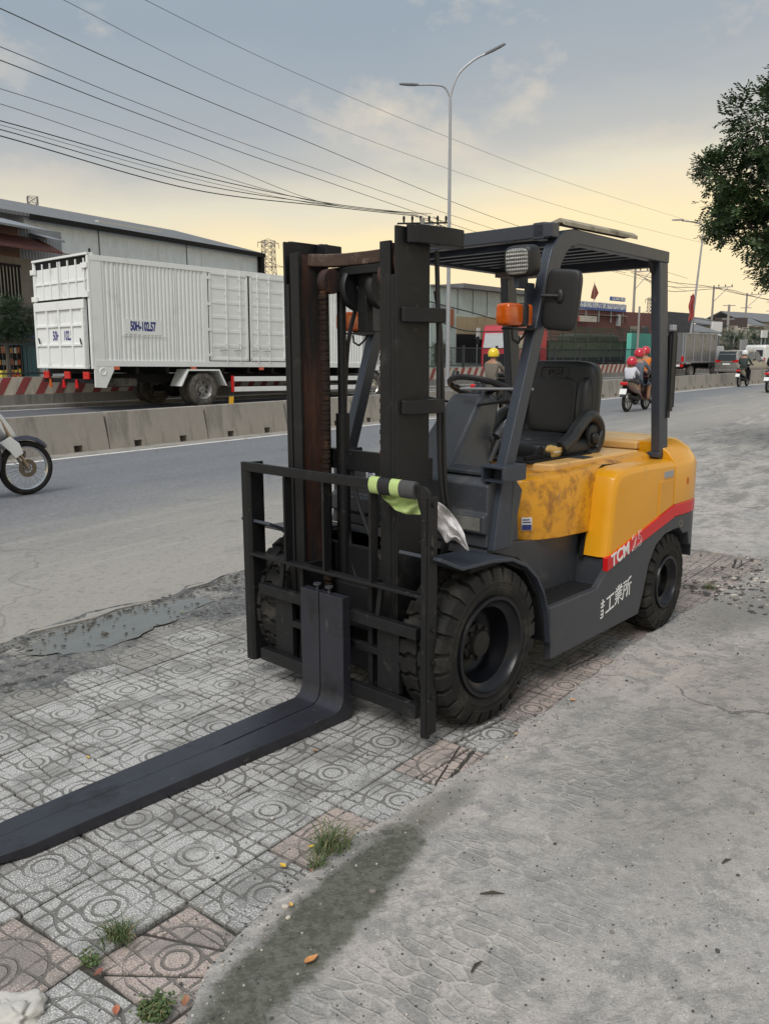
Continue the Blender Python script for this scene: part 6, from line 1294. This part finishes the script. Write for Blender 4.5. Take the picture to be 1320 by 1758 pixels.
# ================================================================== poles, lamps, towers
m_pole = blocks('pole_concrete', (.30, .285, .26), (.2, .19, .17))
def pole(u, vt, Y, label, arm=0, arm2=None, r=.13, h0=0, lean=0):
    x, y = gp(u, Y); top = at(u, vt, Y).z; t = thing('utility_pole', label, 'pole', (x, y, 0), 0, 'utility poles along the street'); b = MB(); b.tube([(0, 0, 0), (lean, 0, top)], [r*1.25, r*.8], 12); b.build('pole', m_pole, t, smooth=True)
    if arm:
        b = MB(); b.beam((0, 0, top-.25), (arm, 0, top-.15), .1, .1); b.build('crossarm', m_galv, t); b = MB(); b.beam((arm*.75, 0, top-.25), (0, 0, top-1.9), .06, .06); b.build('brace', m_galv, t)
        for k in (.25, .6, .95): b = MB(); b.tube([(arm*k, 0, top-.15), (arm*k, 0, top+.0), (arm*k, 0, top+.12)], [.05, .09, .04], 8); b.build('insulator', M('insulator', (.2, .12, .08), .3), t, smooth=True)
    for z in (arm2 or []): b = MB(); b.beam((-.7, 0, top-z), (.7, 0, top-z), .09, .09); b.build('crossarm', m_galv, t)
    return Vector((x, y, top))
tp0 = pole(724, 374, 52, 'utility pole whose loaded crossarm shows above the forklift mast', 0, [.35], .17)
t = [o for o in bpy.data.objects if o.name == 'utility_pole'][0]
for k in range(6): b = MB(); x = -1.1+.5*k; b.tube([(x, 0, tp0.z-.3), (x, 0, tp0.z), (x, 0, tp0.z+.12)], [.04, .08, .04], 8); b.build('insulator', m_dark, t, smooth=True)
b = MB(); b.beam((-1.5, 0, tp0.z-.32), (1.7, 0, tp0.z-.28), .09, .09); b.beam((-1.0, 0, tp0.z-.3), (0, 0, tp0.z-1.3), .05); b.beam((1.0, 0, tp0.z-.3), (0, 0, tp0.z-1.3), .05); b.build('crossarm', m_dark, t)
tp1 = pole(1083, 462, 82, 'utility pole with braced arm seen inside the forklift guard frame', 1.9); tp2 = pole(1217, 490, 100, 'utility pole with braced arm right of the leaning lamp post', 2.2); tp3 = pole(1274, 503, 113, 'utility pole with braced arm nearest the tree foliage', 2.5, [1.9]); 
tp4 = pole(1245, 523, 98, 'short stout utility pole with two small crossarms', 0, [.1, 1.6], .16); tp5 = pole(1318, 513, 108, 'utility pole cut by the right edge of the picture', 0, [.4, 1.5], .18); tp6 = pole(1093, 526, 66, 'thin short pole in front of the turquoise wall', 0, None, .09)
pole(1257, 575, 92, 'short pale yellow post before the hedge', 0, None, .12)
def lamp(u, Y, vt, label, lean=0, one=False, vbase=None):
    x, y = gp(u, Y); T = at(u, vt, Y).z; t = thing('street_lamp', label, 'street lamp', (x, y, .1), 0, 'street lamps in the median'); zs = at(u, vt+75 if not one else vt+60, Y).z-.1
    b = MB(); b.tube([(0, 0, 0), (0, 0, .4), (0, 0, .41), (lean, 0, zs)], [.16, .15, .105, .062], 14); b.build('pole', m_galv, t, smooth=True)
    if one:
        b = MB(); b.tube(spline([(lean, 0, zs), (lean-.1, 0, zs+.9), (lean-1.6, 0, zs+1.2)], 6), .05, 8); a = b.build('lamp_arm', m_galv, t, smooth=True); b = MB(); b.sell((lean-1.9, 0, zs+1.25), (.45, .14, .05), .6, .6, 14, 8); b.build('lamp_head', m_galv, t, smooth=True); return
    px = FPX/Y
    b = MB(); b.tube(spline([(0, 0, zs), (.02, 0, zs+.3), (.35, 0, zs+1.15), (1.05, 0, zs+1.75), (1.55, 0, zs+1.98)], 8), .05, 10); b.build('lamp_arm', m_galv, t, smooth=True)
    b = MB(); b.tube(spline([(0, 0, zs), (-.02, 0, zs+.2), (-.28, 0, zs+.62), (-.8, 0, zs+.72), (-1.45, 0, zs+.72)], 8), .045, 10); b.build('lamp_arm', m_galv, t, smooth=True)
    for c, a, L_ in (((1.95, 0, zs+2.18), -26, .52), ((-1.85, 0, zs+.74), 2, .45)):
        b = MB(); Tm = Matrix.Translation(c) @ Matrix.Rotation(math.radians(a), 4, 'Y') @ Matrix.Rotation(math.radians(25), 4, 'X'); b.sell((0, 0, 0), (L_, .17, .045), .5, .4, 24, 8, 0, Tm); h = b.build('lamp_head', M('lamp_head_grey', (.10, .10, .105), .4), t, smooth=True)
        b = MB(); b.sell((.05, 0, -.045), (L_*.6, .12, .012), .4, .4, 16, 6, 0, Tm); b.build('lamp_glass', M('lamp_lens', (.45, .45, .44), .2), h)
lamp(768.5, 40.3, 100, 'tall double armed street lamp behind the forklift mast')
lamp(1179, 64, 348, 'single armed street lamp with a red flag on its pole beside the tree', .6, True)
q = at(1184, 527, 63.8); b = MB(); vs = []
for i in range(9):
    for j in range(13): vs.append((q.x-.05+.30*i/8+.05*math.sin(j*.9), q.y+.09*math.sin(i*1.1+j*.3), q.z+.9-1.9*j/12-.1*math.sin(i*.8)))
n = len(vs); b.add(vs+[(x, y+.012, z) for x, y, z in vs], [(i*13+j, i*13+j+1, (i+1)*13+j+1, (i+1)*13+j) for i in range(8) for j in range(12)]+[(n+i*13+j, n+(i+1)*13+j, n+(i+1)*13+j+1, n+i*13+j+1) for i in range(8) for j in range(12)]); tag(b.build('flag', M('faded_red_cloth', (.33, .06, .05), .8), smooth=True), 'limp faded red flag hung on the leaning lamp post', 'flag')
# flag on the roof
q = at(1019, 511, 80); t = thing('flag_pole', 'thin pole with drooping dark red flag above the blue sign', 'flag', (q.x, q.y, 0)); b = MB(); b.tube([(0, 0, 5.5), (0, 0, at(1019, 484, 80).z)], .03, 6); b.build('pole', m_galv, t); b = MB(); zt = at(1019, 486, 80).z
b.prism([(0, zt), (.25, zt-.5), (.42, zt-.9), (.1, zt-1.5), (-.3, zt-1.35), (-.22, zt-.8)], 'y', -.02, .02); b.build('flag', M('dark_red_flag', (.18, .05, .03), .8), t)
m_lat = M('lattice_steel', (.17, .16, .15), .6)
def lattice(u, vt, Y, label, wb=6, wt=1.6, arms=(0, 4.5, 9)):
    x, y = gp(u, Y); H_ = at(u, vt, Y).z; t = thing('lattice_tower', label, 'pylon', (x, y, 0), .5, 'lattice towers on the skyline'); b = MB(); w = lambda z: wb+(wt-wb)*min(1, z/(H_*.82)); n = 14
    zs = [H_*(1-(1-i/n)**1.25) for i in range(n+1)]
    for sx, sy in ((1, 1), (1, -1), (-1, 1), (-1, -1)):
        for z0, z1 in zip(zs[:-1], zs[1:]): b.beam((sx*w(z0)/2, sy*w(z0)/2, z0), (sx*w(z1)/2, sy*w(z1)/2, z1), .16)
    for z0, z1 in zip(zs[:-1], zs[1:]):
        for k in range(4):
            c = [(1, 1), (1, -1), (-1, -1), (-1, 1)]; a, d = c[k], c[(k+1) % 4]
            b.beam((a[0]*w(z0)/2, a[1]*w(z0)/2, z0), (d[0]*w(z1)/2, d[1]*w(z1)/2, z1), .10); b.beam((d[0]*w(z0)/2, d[1]*w(z0)/2, z0), (a[0]*w(z1)/2, a[1]*w(z1)/2, z1), .10); b.beam((a[0]*w(z1)/2, a[1]*w(z1)/2, z1), (d[0]*w(z1)/2, d[1]*w(z1)/2, z1), .10)
    b.build('frame', m_lat, t)
    for k, a in enumerate(arms):
        for s in (1, -1): b = MB(); z = H_-.5-a; ln = 3.2+(1.6 if k == 1 else 0); b.beam((0, 0, z), (ln*s, 0, z), .14); b.beam((0, 0, z+1.2), (ln*s, 0, z), .10); b.beam((ln*s, 0, z), (ln*s, 0, z-1.4), .12); b.build('arm', m_lat, t)
lattice(466, 414, 250, 'lattice pylon standing between the warehouse and the forklift mast', 6.5, 3.0, (0, 6.5)); lattice(77, 338, 210, 'lattice pylon top rising behind the warehouse ridge', 5, 2.2, ()); lattice(1113, 512, 320, 'tiny distant lattice pylon beside the rear guard post', 6, 2, (0, 5))
# ================================================================== overhead wires
m_wire = M('black_cable', (.02, .02, .022), .5, bump=0); m_wire2 = M('grey_cable', (.10, .10, .11), .5, bump=0)
def wire(P, r, label, mat=m_wire, grp='overhead cables'):
    b = MB(); b.tube(spline(P, 12), r, 5); tag(b.build('overhead_cable', mat, smooth=True), label, 'cable', grp)
def wl(pts, r, label, mat=m_wire): wire([at(*p) for p in pts], r, label, mat)
lows = [(207, 366, .020, -.9), (222, 369, .018, -.4), (233, 372, .022, .1), (178, 368, .012, .6), (152, 367, .012, 1.1), (214, 371, .010, -.1)]
nm = ['upper of the two thick dark cables from the left edge to the centre pole', 'thick dark cable just below it meeting the centre pole', 'lowest thick dark cable sagging into the centre pole', 'thin cable second above the thick pair at left', 'thin cable highest of those ending at the centre pole', 'thin cable squeezed between the thick dark pair']
for (v0, v1, r, dx), l in zip(lows, nm): wl([(-260, v0-62, 22), (0, v0, 30.4), (330, v0+92 if v0 > 200 else v0+110, 38), (560, v1-18, 45), (724+dx*16, v1, 52)], r, l)
for (dx, dv, r, v1), l in zip(((-12, 0, .02, 452), (6, 3, .02, 450), (20, 1, .018, 446)), ('cable leaving the centre pole down to the guard frame, lowest', 'cable leaving the centre pole down to the guard frame, middle', 'cable leaving the centre pole down to the guard frame, highest')): wl([(724+dx, 371+dv, 52), (800, 402+dv*2, 60), (900, 436+dv, 69), (1000, v1+4, 76), (1083+dx*.8, v1+16, 82)], r, l)
his = [((-80, -18, 34), (0, 14, 40), (250, 128, 56), (500, 232, 75), (880, 385, 110), (1180, 478, 150), .028, 'high cable crossing the sky from the top left corner', m_wire),
 ((-80, 55, 32), (0, 80, 38), (250, 182, 54), (520, 282, 74), (900, 410, 110), (1180, 492, 150), .022, 'high cable below the top left corner one', m_wire2), ((-80, 78, 32), (0, 103, 38), (250, 200, 54), (520, 298, 74), (900, 424, 110), (1180, 500, 150), .025, 'high cable just under its twin at the left edge', m_wire),
 ((30, -40, 40), (110, 0, 46), (400, 145, 62), (700, 265, 85), (1000, 365, 120), (1300, 440, 165), .018, 'faint high cable entering at the top edge left of centre', m_wire2), ((180, -40, 44), (250, 0, 50), (500, 122, 68), (760, 232, 90), (1000, 322, 120), (1300, 415, 165), .018, 'faint high cable nearest the top edge', m_wire2)]
for h in his: wl(h[:6], h[6], h[7], h[8])
for k, (va, vb) in enumerate(((476, 504), (484, 512), (492, 519))): wl([(1083+k*10, 468+k*4, 82), (1150, va+8, 91), (1217+k*12, 492+k*2, 100), (1274+k*12, 506+k*2, 113), (1400, 528+k*4, 140)], .03, ['street cable along the right hand pole tops, highest', 'street cable along the right hand pole tops, middle', 'street cable along the right hand pole tops, lowest'][k])
random.seed(21)
for k in range(9): v = 545+k*6; wl([(1150, v-4, 84), (1216, v+random.uniform(4, 10), 99), (1246, v+random.uniform(8, 16), 97), (1300, v+random.uniform(10, 24), 104), (1420, v+10, 120)], .035, num(k) + ' slack black cable from the top in the tangle over the right hand street', m_wire)
for k, (va, vb) in enumerate(((520, 546), (548, 562))): wl([(690, va-14, 44), (745, va, 47), (800, va+14+6*k, 50), (880, vb+6, 55), (985, vb+2, 64)], .035, ['drooping cable across the pale shed, upper', 'drooping cable across the pale shed, lower'][k])
# ================================================================== trees and bushes
def leafmat(name, c0, c1):
    t = NT(name); oi = t.new('ShaderNodeNewGeometry'); n = t.noise(1.1, 4, .6); r = oi.outputs['Random Per Island']; c = t.mix(r, c0, c1); c = t.mix(t.ma('MULTIPLY', n, .5), c, rgb(c0, .6)); m = t.out(c, .5); return m
m_leaf = leafmat('tree_leaf', (.022, .052, .018), (.085, .135, .045)); m_leaf2 = leafmat('bush_leaf', (.030, .060, .030), (.075, .12, .05)); m_bark = blocks('bark', (.10, .08, .06), (.05, .04, .03))
def crown(b, c, R_, n, ls, rnd, sprig=10, hole=.0, ext=4.2):
    for k in range(n):
        while True:
            d = Vector((rnd.uniform(-1, 1), rnd.uniform(-1, 1), rnd.uniform(-1, 1)))
            if .1 < d.length < 1: break
        d = d.normalized()*(rnd.random()**.33); p = Vector((c[0]+d.x*R_[0], c[1]+d.y*R_[1], c[2]+d.z*R_[2]))
        if mnoise.noise(p*(1.6 if hole < -.3 else 2.6)) < hole: continue
        ax = (d.normalized()*.7 + Vector((rnd.uniform(-.6, .6), rnd.uniform(-.6, .6), rnd.uniform(-.5, .25)))).normalized(); side = ax.cross(Vector((0, 0, 1))).normalized(); up = side.cross(ax)
        for i in range(sprig):
            s = (1 if i % 2 else -1); t_ = i/sprig; q = p+ax*t_*ls*ext; l = (side*s*.9+ax*.35+up*rnd.uniform(-.4, .3)).normalized()*ls*(1.15-.5*t_); w = ax*ls*.23
            b.v += [tuple(q), tuple(q+l*.5+w), tuple(q+l), tuple(q+l*.5-w)]; m = len(b.v); b.f.append((m-4, m-3, m-2, m-1)); b.m.append(0)
def raw(b, name, mat, parent):
    me = bpy.data.meshes.new(name); me.from_pydata(b.v, [], b.f); me.materials.append(mat); me.update(); return link(name, me, parent)
def big_tree():
    rnd = random.Random(6); Y = 13.0; ctr = at(1390, 330, Y); t = thing('roadside_tree', 'leafy dark green tree reaching in from the right edge above the road', 'tree', (ctr.x+.55, Y, 0)); o = Vector((ctr.x+.55, Y, 0))
    lobes = [((1345, 215), 1.0, .75), ((1260, 205), .42, .35), ((1300, 255), .60, .5), ((1225, 300), .50, .42), ((1190, 290), .22, .2), ((1260, 330), .6, .45), ((1215, 355), .38, .28), ((1195, 380), .22, .16), ((1290, 390), .62, .42), ((1255, 400), .42, .28), ((1320, 440), .50, .30), ((1305, 462), .30, .20), ((1345, 330), .9, .8), ((1340, 140), .45, .35), ((1450, 300), 1.2, 1.2), ((1430, 150), .9, .7), ((1500, 220), 1.1, 1.0), ((1440, 420), .9, .5)]
    b = MB(); L = []
    for (u, v), rx, rz in lobes:
        c = at(u+38-.25*(u-1180)*.1, v, Y+rnd.uniform(-.9, .5))-o; L.append(c); crown(b, c, (rx, rx*1.1, rz), int(520*rx*rx+90), .085, rnd, 12, -.10, 2.6)
    raw(b, 'crown', m_leaf, t)
    b = MB(); fork = Vector((.1, .1, 2.5)); b.tube(spline([(0, 0, 0), (.06, 0, 1.2), fork], 5), [.15-.009*i for i in range(11)], 12)
    for c in L:
        mid = fork.lerp(c, .5)+Vector((0, 0, -.15)); b.tube(spline([fork-Vector((0, 0, .1)), mid, c], 4), [.042-.0043*i for i in range(9)], 6)
    b.build('trunk', m_bark, t, smooth=True)
big_tree()
def bush(u, v, Y, r, rz, label, n=700, ls=.07, name='tree', cat='tree', mat=None, seed=1, trunk=True, hole=-.4):
    c = at(u, v, Y); t = thing(name, label, cat, (c.x, c.y, 0)); b = MB(); rnd = random.Random(seed); crown(b, (0, 0, c.z), (r, r*.8, rz), n, ls, rnd, 9, hole); crown(b, (r*.4, 0, c.z-rz*.2), (r*.7, r*.6, rz*.8), n//2, ls, rnd, 9, hole); raw(b, 'crown', mat or m_leaf2, t)
    b = MB(); b.tube([(0, 0, 0), (.05, 0, c.z-rz*.5), (0, 0, c.z)], [.12, .08, .04], 8)
    for k in range(5): a = 2*PI*k/5; b.tube([(.04, 0, c.z-rz*.5), (math.cos(a)*r*.5, math.sin(a)*r*.4, c.z+.1)], [.05, .02], 6)
    b.build('trunk', m_bark, t, smooth=True)
bush(8, 545, 35, 1.25, .82, 'round leafy tree in front of the shop at the left edge', 1500, .085, seed=2)
bush(1250, 592, 90, 1.8, 1.4, 'dark bush beside the yellow post at right', 500, .14, seed=3); bush(1290, 590, 96, 2.6, 1.5, 'bright green shrub mass behind the white van', 900, .16, seed=4); bush(1200, 382, 66, .9, .8, 'small round street tree crown beside the leaning lamp', 10, .12, seed=5) if False else None
bush(752, 610, 52, .8, .8, 'potted shrub beside the pale shed bay', 400, .08, seed=8, name='shrub', cat='shrub')
# far skyline of low roofs and foliage closing the horizon
random.seed(31)
for k, (u, Y, w, h, m) in enumerate(((-300, 60, 16, 6, m_cream), (-520, 66, 18, 7, m_brown), (500, 90, 16, 4.5, m_taupe), (600, 84, 16, 4.0, m_cream), (690, 74, 12, 4.2, m_corr), (910, 92, 18, 4.6, m_cream), (1500, 130, 40, 6, m_taupe), (1700, 120, 50, 7, m_cream), (2000, 110, 50, 6, m_brown))):
    x, y = gp(u, Y); t = thing('background_house', ['plain house beyond the left edge', 'brown house far beyond the left edge', 'low taupe house hidden behind the truck cab', 'low cream house behind the white truck', 'low corrugated shed behind the forklift mast', 'low cream house between the pale shed and the blue sign', 'long taupe row house at the far right', 'long cream row house outside the right edge', 'brown row house outside the right edge'][k], 'house', (x, y, 0), .85 if k < 6 else .75)
    b = MB(); b.box(-w/2, w/2, -4, 4, 0, h-1); b.build('wall', m, t); b = MB(); b.prism([(-4.4, h-1), (0, h+.3), (4.4, h-1), (4.4, h-1.15), (-4.4, h-1.15)], 'x', -w/2-.3, w/2+.3); b.build('roof', m_roof, t)
    for i in range(int(w/3)): b = MB(); q = -w/2+1+3*i; b.box(q, q+1.3, -4.06, -4, .9, 2.3); b.build('window', m_glass, t)
rnd = random.Random(9); b = MB()
for k in range(46):
    a = math.radians(rnd.uniform(-70, 62)); D = rnd.uniform(180, 330); crown(b, (D*math.sin(a), D*math.cos(a), 2.2), (9, 6, rnd.uniform(2.2, 4.5)), 70, .8, rnd, 6, -.5)
o = raw(b, 'distant_trees', leafmat('far_leaf', (.06, .08, .055), (.09, .11, .075)), None); tag(o, kind='stuff')
# ================================================================== vest and bag on the backrest corner
def FLm(x, y, z): a = math.radians(226.21); return Vector((.0017+x*math.cos(a)-y*math.sin(a), 3.655+x*math.sin(a)+y*math.cos(a), z))
def cloth(name, mat, grid, label, cat, thick=.004, T=None):
    n, m = len(grid), len(grid[0]); vs = [tuple(p) for r in grid for p in r]; b = MB(); b.add(vs, [(i*m+j, (i+1)*m+j, (i+1)*m+j+1, i*m+j+1) for i in range(n-1) for j in range(m-1)])
    me = bpy.data.meshes.new(name); me.from_pydata(b.v, [], b.f); 
    for q in (mat if isinstance(mat, list) else [mat]): me.materials.append(q)
    o = link(name, me, smooth=True, ang=180); s = o.modifiers.new('t', 'SOLIDIFY'); s.thickness = thick; ss = o.modifiers.new('s', 'SUBSURF'); ss.levels = ss.render_levels = 1
    return tag(o, label, cat)
def lerp2(A, B, t): return [a.lerp(b_, t) for a, b_ in zip(A, B)]
def bf(u, v, x=.30): # point on the forklift plane X=x seen at u,v
    a = math.radians(226.21); Fw = Vector((math.cos(a), math.sin(a), 0)); O = Vector((.0017, 3.655, 0)); C_ = Vector((0, 0, CH)); d = ray(u, v); t_ = (x-(C_-O).dot(Fw))/d.dot(Fw); return C_+d*t_
m_bag = M('white_plastic_sack', (.62, .60, .61), .38, var=.12, vs=9, bump=.6, bs=12, bd=.02, dirt=(.40, .38, .36), da=.38, ds=8)
m_hiviz = M('hi_vis_fabric', (.42, .54, .20), .6, var=.15, vs=12, bump=.6, bs=16, bd=.01, dirt=(.55, .62, .42), da=.4, ds=9)
top = [(732, 842), (742, 858), (756, 864), (770, 876), (784, 893), (796, 915), (806, 946)]; bot = [(728, 870), (735, 888), (745, 904), (757, 918), (766, 934), (778, 926), (800, 944)]
rows = []
for i in range(11):
    r = []
    for j in range(25):
        f = j/24*(len(top)-1); k = min(len(top)-2, int(f)); w = f-k; a_ = Vector(top[k]).lerp(Vector(top[k+1]), w); b_ = Vector(bot[k]).lerp(Vector(bot[k+1]), w); p2 = a_.lerp(b_, i/10); cr = .030*mnoise.noise((i*.55, j*.22, 1))+.022*mnoise.noise((i*1.1, j*.6, 7))+.012*math.sin(i*1.4+j*.25); r.append(bf(p2.x, p2.y, .285-.10*j/24+cr))
    rows.append(r)
cloth('plastic_sack', m_bag, rows, 'crumpled dirty white plastic sack hanging behind the right end of the load backrest', 'bag')
top = [(646, 833), (662, 830), (678, 836), (695, 834), (712, 842)]; bot = [(650, 842), (662, 860), (676, 874), (696, 884), (722, 884)]; rows = []
for i in range(11):
    r = []
    for j in range(19):
        f = j/18*(len(top)-1); k = min(len(top)-2, int(f)); w = f-k; a_ = Vector(top[k]).lerp(Vector(top[k+1]), w); b_ = Vector(bot[k]).lerp(Vector(bot[k+1]), w); p2 = a_.lerp(b_, i/10); r.append(bf(p2.x, p2.y, .325+.016*mnoise.noise((i*.5, j*.4, 3))+.012*math.sin(i*1.1+j*.8)))
    rows.append(r)
vest = cloth('safety_vest', m_hiviz, rows, 'yellow green safety vest wrapped round the top bar of the backrest', 'vest')
for y0, y1, mt in ((.268, .315, m_hiviz), (.315, .375, m_plast), (.378, .425, m_hiviz), (.425, .50, M('grey_wrap', (.06, .06, .062), .8, bump=.5, bs=20))):
    b = MB(); ring = []
    for j in range(7):
        y = y0+(y1-y0)*j/6; ring.append([FLm(.3535+math.cos(a)*(.021+.003*mnoise.noise((j, k_*.9, 1))), y, 1.008+math.sin(a)*(.034+.003*mnoise.noise((j, k_, 4)))) for k_, a in enumerate([2*PI*q/14 for q in range(14)])])
    b.loft(ring); o = b.build('wrapped_band', mt, vest, smooth=True, ang=70)
# ================================================================== weeds, leaves, twigs, rubble
m_weed = leafmat('weed_leaf', (.05, .09, .025), (.13, .17, .06)); m_dryw = leafmat('dry_blade', (.20, .17, .08), (.30, .25, .13))
def tuft(u, v, n, r, h, label, seed, broad=False):
    c = gnd(u, v, 0); t = thing('weed_tuft', label, 'weed', (c.x, c.y, 0)); rnd = random.Random(seed)
    for part, mat, nn in (('green_blades', m_weed, n), ('dry_blades', m_dryw, n//4)):
        b = MB()
        for k in range(nn):
            a = rnd.uniform(0, 2*PI); q = Vector((rnd.gauss(0, r*.35), rnd.gauss(0, r*.35), 0)); d = Vector((math.cos(a), math.sin(a), 0)); L_ = h*rnd.uniform(.5, 1.2)
            if broad and part == 'green_blades':
                for i in range(4):
                    p = q+d*L_*.25*i+Vector((0, 0, L_*(.2+.2*i))); s = Vector((rnd.uniform(-1, 1), rnd.uniform(-1, 1), rnd.uniform(-.2, .5))).normalized()*.011; w = s.cross(Vector((0, 0, 1))).normalized()*.005; m = len(b.v); b.v += [tuple(p), tuple(p+s*.5+w), tuple(p+s), tuple(p+s*.5-w)]; b.f.append((m, m+1, m+2, m+3)); b.m.append(0)
            else:
                w = d.cross(Vector((0, 0, 1)))*.0016; P = [q, q+d*L_*.25+Vector((0, 0, L_*.55)), q+d*L_*.65+Vector((0, 0, L_*.8)), q+d*L_*1.05+Vector((0, 0, L_*.62))]; m = len(b.v)
                for i, p in enumerate(P[:3]): b.v += [tuple(p-w*(1-.2*i)), tuple(p+w*(1-.2*i))]
                b.v.append(tuple(P[3])); b.f += [(m, m+1, m+3, m+2), (m+2, m+3, m+5, m+4), (m+4, m+5, m+6)]; b.m += [0]*3
        raw(b, part, mat, t)
tuft(570, 1460, 150, .075, .075, 'largest grass tuft growing in the gap between pink tiles and apron', 1); tuft(545, 1492, 50, .035, .045, 'small grass tuft just below the largest one', 5)
tuft(205, 1612, 110, .05, .05, 'grass tuft between grey tiles left of the broken pink tile', 2); tuft(158, 1655, 26, .03, .03, 'tiny weed sprig below the left grass tuft', 3, True); tuft(268, 1742, 150, .035, .035, 'low broad leaved weed at the bottom edge beside the apron', 4, True); tuft(1215, 1010, 60, .06, .04, 'small weed behind the rear wheel', 6)
def leaf(u, v, L_, col, label, z=.004, name='fallen_leaf', cat='leaf'):
    c = gnd(u, v, z); rnd = random.Random(int(u*7+v)); a = rnd.uniform(0, 2*PI); b = MB(); n = 10; vs = []
    for i in range(n+1):
        t_ = i/n; w = L_*.24*math.sin(PI*t_**.8)+.0004; x = (t_-.5)*L_; z_ = .25*L_*(2*t_-1)**2*.5
        for s in (-1, 0, 1): vs.append((x, s*w, .002+z_+abs(s)*w*.55))
    m = len(vs); vs += [(x, y, z+.0008) for x, y, z in vs]; fs = []
    for o_ in (0, m):
        for i in range(n):
            for j in range(2): fs.append((o_+i*3+j, o_+(i+1)*3+j, o_+(i+1)*3+j+1, o_+i*3+j+1))
    b.add(vs, fs); o = b.build(name, M('dry_leaf', col, .6, var=.4, vs=60, bump=.4), smooth=True); o.location = c; o.rotation_euler = (rnd.uniform(-.15, .15), rnd.uniform(-.1, .1), a); tag(o, label, cat)
leaf(535, 1650, .042, (.55, .25, .08), 'orange brown leaf lying alone on the concrete apron', .016); leaf(486, 1488, .03, (.62, .40, .05), 'yellow leaf on the tiles left of the largest grass tuft'); leaf(536, 1455, .026, (.6, .42, .06), 'yellow leaf caught in the largest grass tuft', .03); leaf(152, 1302, .026, (.58, .38, .08), 'yellow leaf on grey tiles beyond the fork'); leaf(541, 1290, .024, (.40, .20, .06), 'brown leaf near the fork heel'); leaf(200, 1738, .034, (.45, .16, .09), 'reddish leaf at the bottom edge'); leaf(318, 1722, .036, (.38, .18, .10), 'curled brown leaf against the apron lip'); leaf(170, 1672, .03, (.25, .10, .07), 'dark red leaf beside the tiny weed sprig'); leaf(868, 1002, .03, (.5, .3, .1), 'small leaf stuck on the front tyre', .62) if False else None
leaf(983, 1203, .03, (.60, .30, .12), 'orange leaf on the apron behind the front wheel', .016); leaf(885, 1262, .028, (.45, .33, .2), 'pale dry leaf by the front tyre'); leaf(500, 1555, .022, (.6, .38, .12), 'small tan leaf on the apron lip', .016); leaf(905, 1245, .028, (.45, .36, .25), 'tan dry leaf crumb behind the front tyre'); leaf(312, 1052, .03, (.25, .32, .06), 'green leaf lying on the mud'); leaf(535, 1497, .02, (.5, .22, .16), 'pinkish leaf under the largest grass tuft')
def twig(u, v, L_, label, a, col=(.05, .045, .03)):
    c = gnd(u, v, .016); b = MB(); b.tube([(-L_/2, 0, .003), (0, .004, .005), (L_/2, 0, .003)], [.002, .0045, .001], 6); o = b.build('twig', M('twig', col, .8), smooth=True); o.location = c; o.rotation_euler = (0, 0, a); tag(o, label, 'twig')
twig(845, 1536, .07, 'short dark twig lying flat on the apron', .0); twig(818, 1661, .05, 'curled dark twig near the bottom of the apron', .9); twig(1247, 1480, .04, 'small twig on the apron at right', .5)
c = gnd(20, 1745, 0); b = MB(); b.sell((0, 0, 0), (.062, .05, .034), .6, .6, 40, 24); b.v = [tuple(Vector(v)*(1+.35*mnoise.noise(Vector(v)*34)+.22*mnoise.noise(Vector(v)*90))) for v in b.v]; o = b.build('rubble_lump', M('rubble_white', (.50, .48, .44), .9, var=.2, vs=20, bump=.6, bs=60), smooth=True, ang=180); o.location = c; tag(o, 'rough pale lump of rubble in the bottom left corner', 'rubble')
random.seed(77); spots = [(640, 1530), (495, 1575), (455, 1608), (490, 1556), (860, 1190), (925, 1240), (1290, 1395), (870, 1300), (1050, 1600)]
for k, (u, v) in enumerate(spots):
    c = gnd(u, v, .014); r = random.uniform(.005, .009); b = MB(); b.sell((0, 0, 0), (r*1.3, r, r*.6), .8, .8, 8, 6); o = b.build('pebble', m_cream if k % 2 else m_taupe, smooth=True); o.location = c; o.rotation_euler = (0, 0, k); tag(o, ['small pale stone on the damp stain', 'stone at the apron lip below the largest tuft', 'white fleck stone on the dark stain', 'pale stone beside the tan leaf', 'stone behind the front tyre', 'stone between tyre and orange leaf', 'stone at the right edge of the apron', 'stone on the apron below the front wheel', 'stone in the middle of the apron'][k], 'stone')
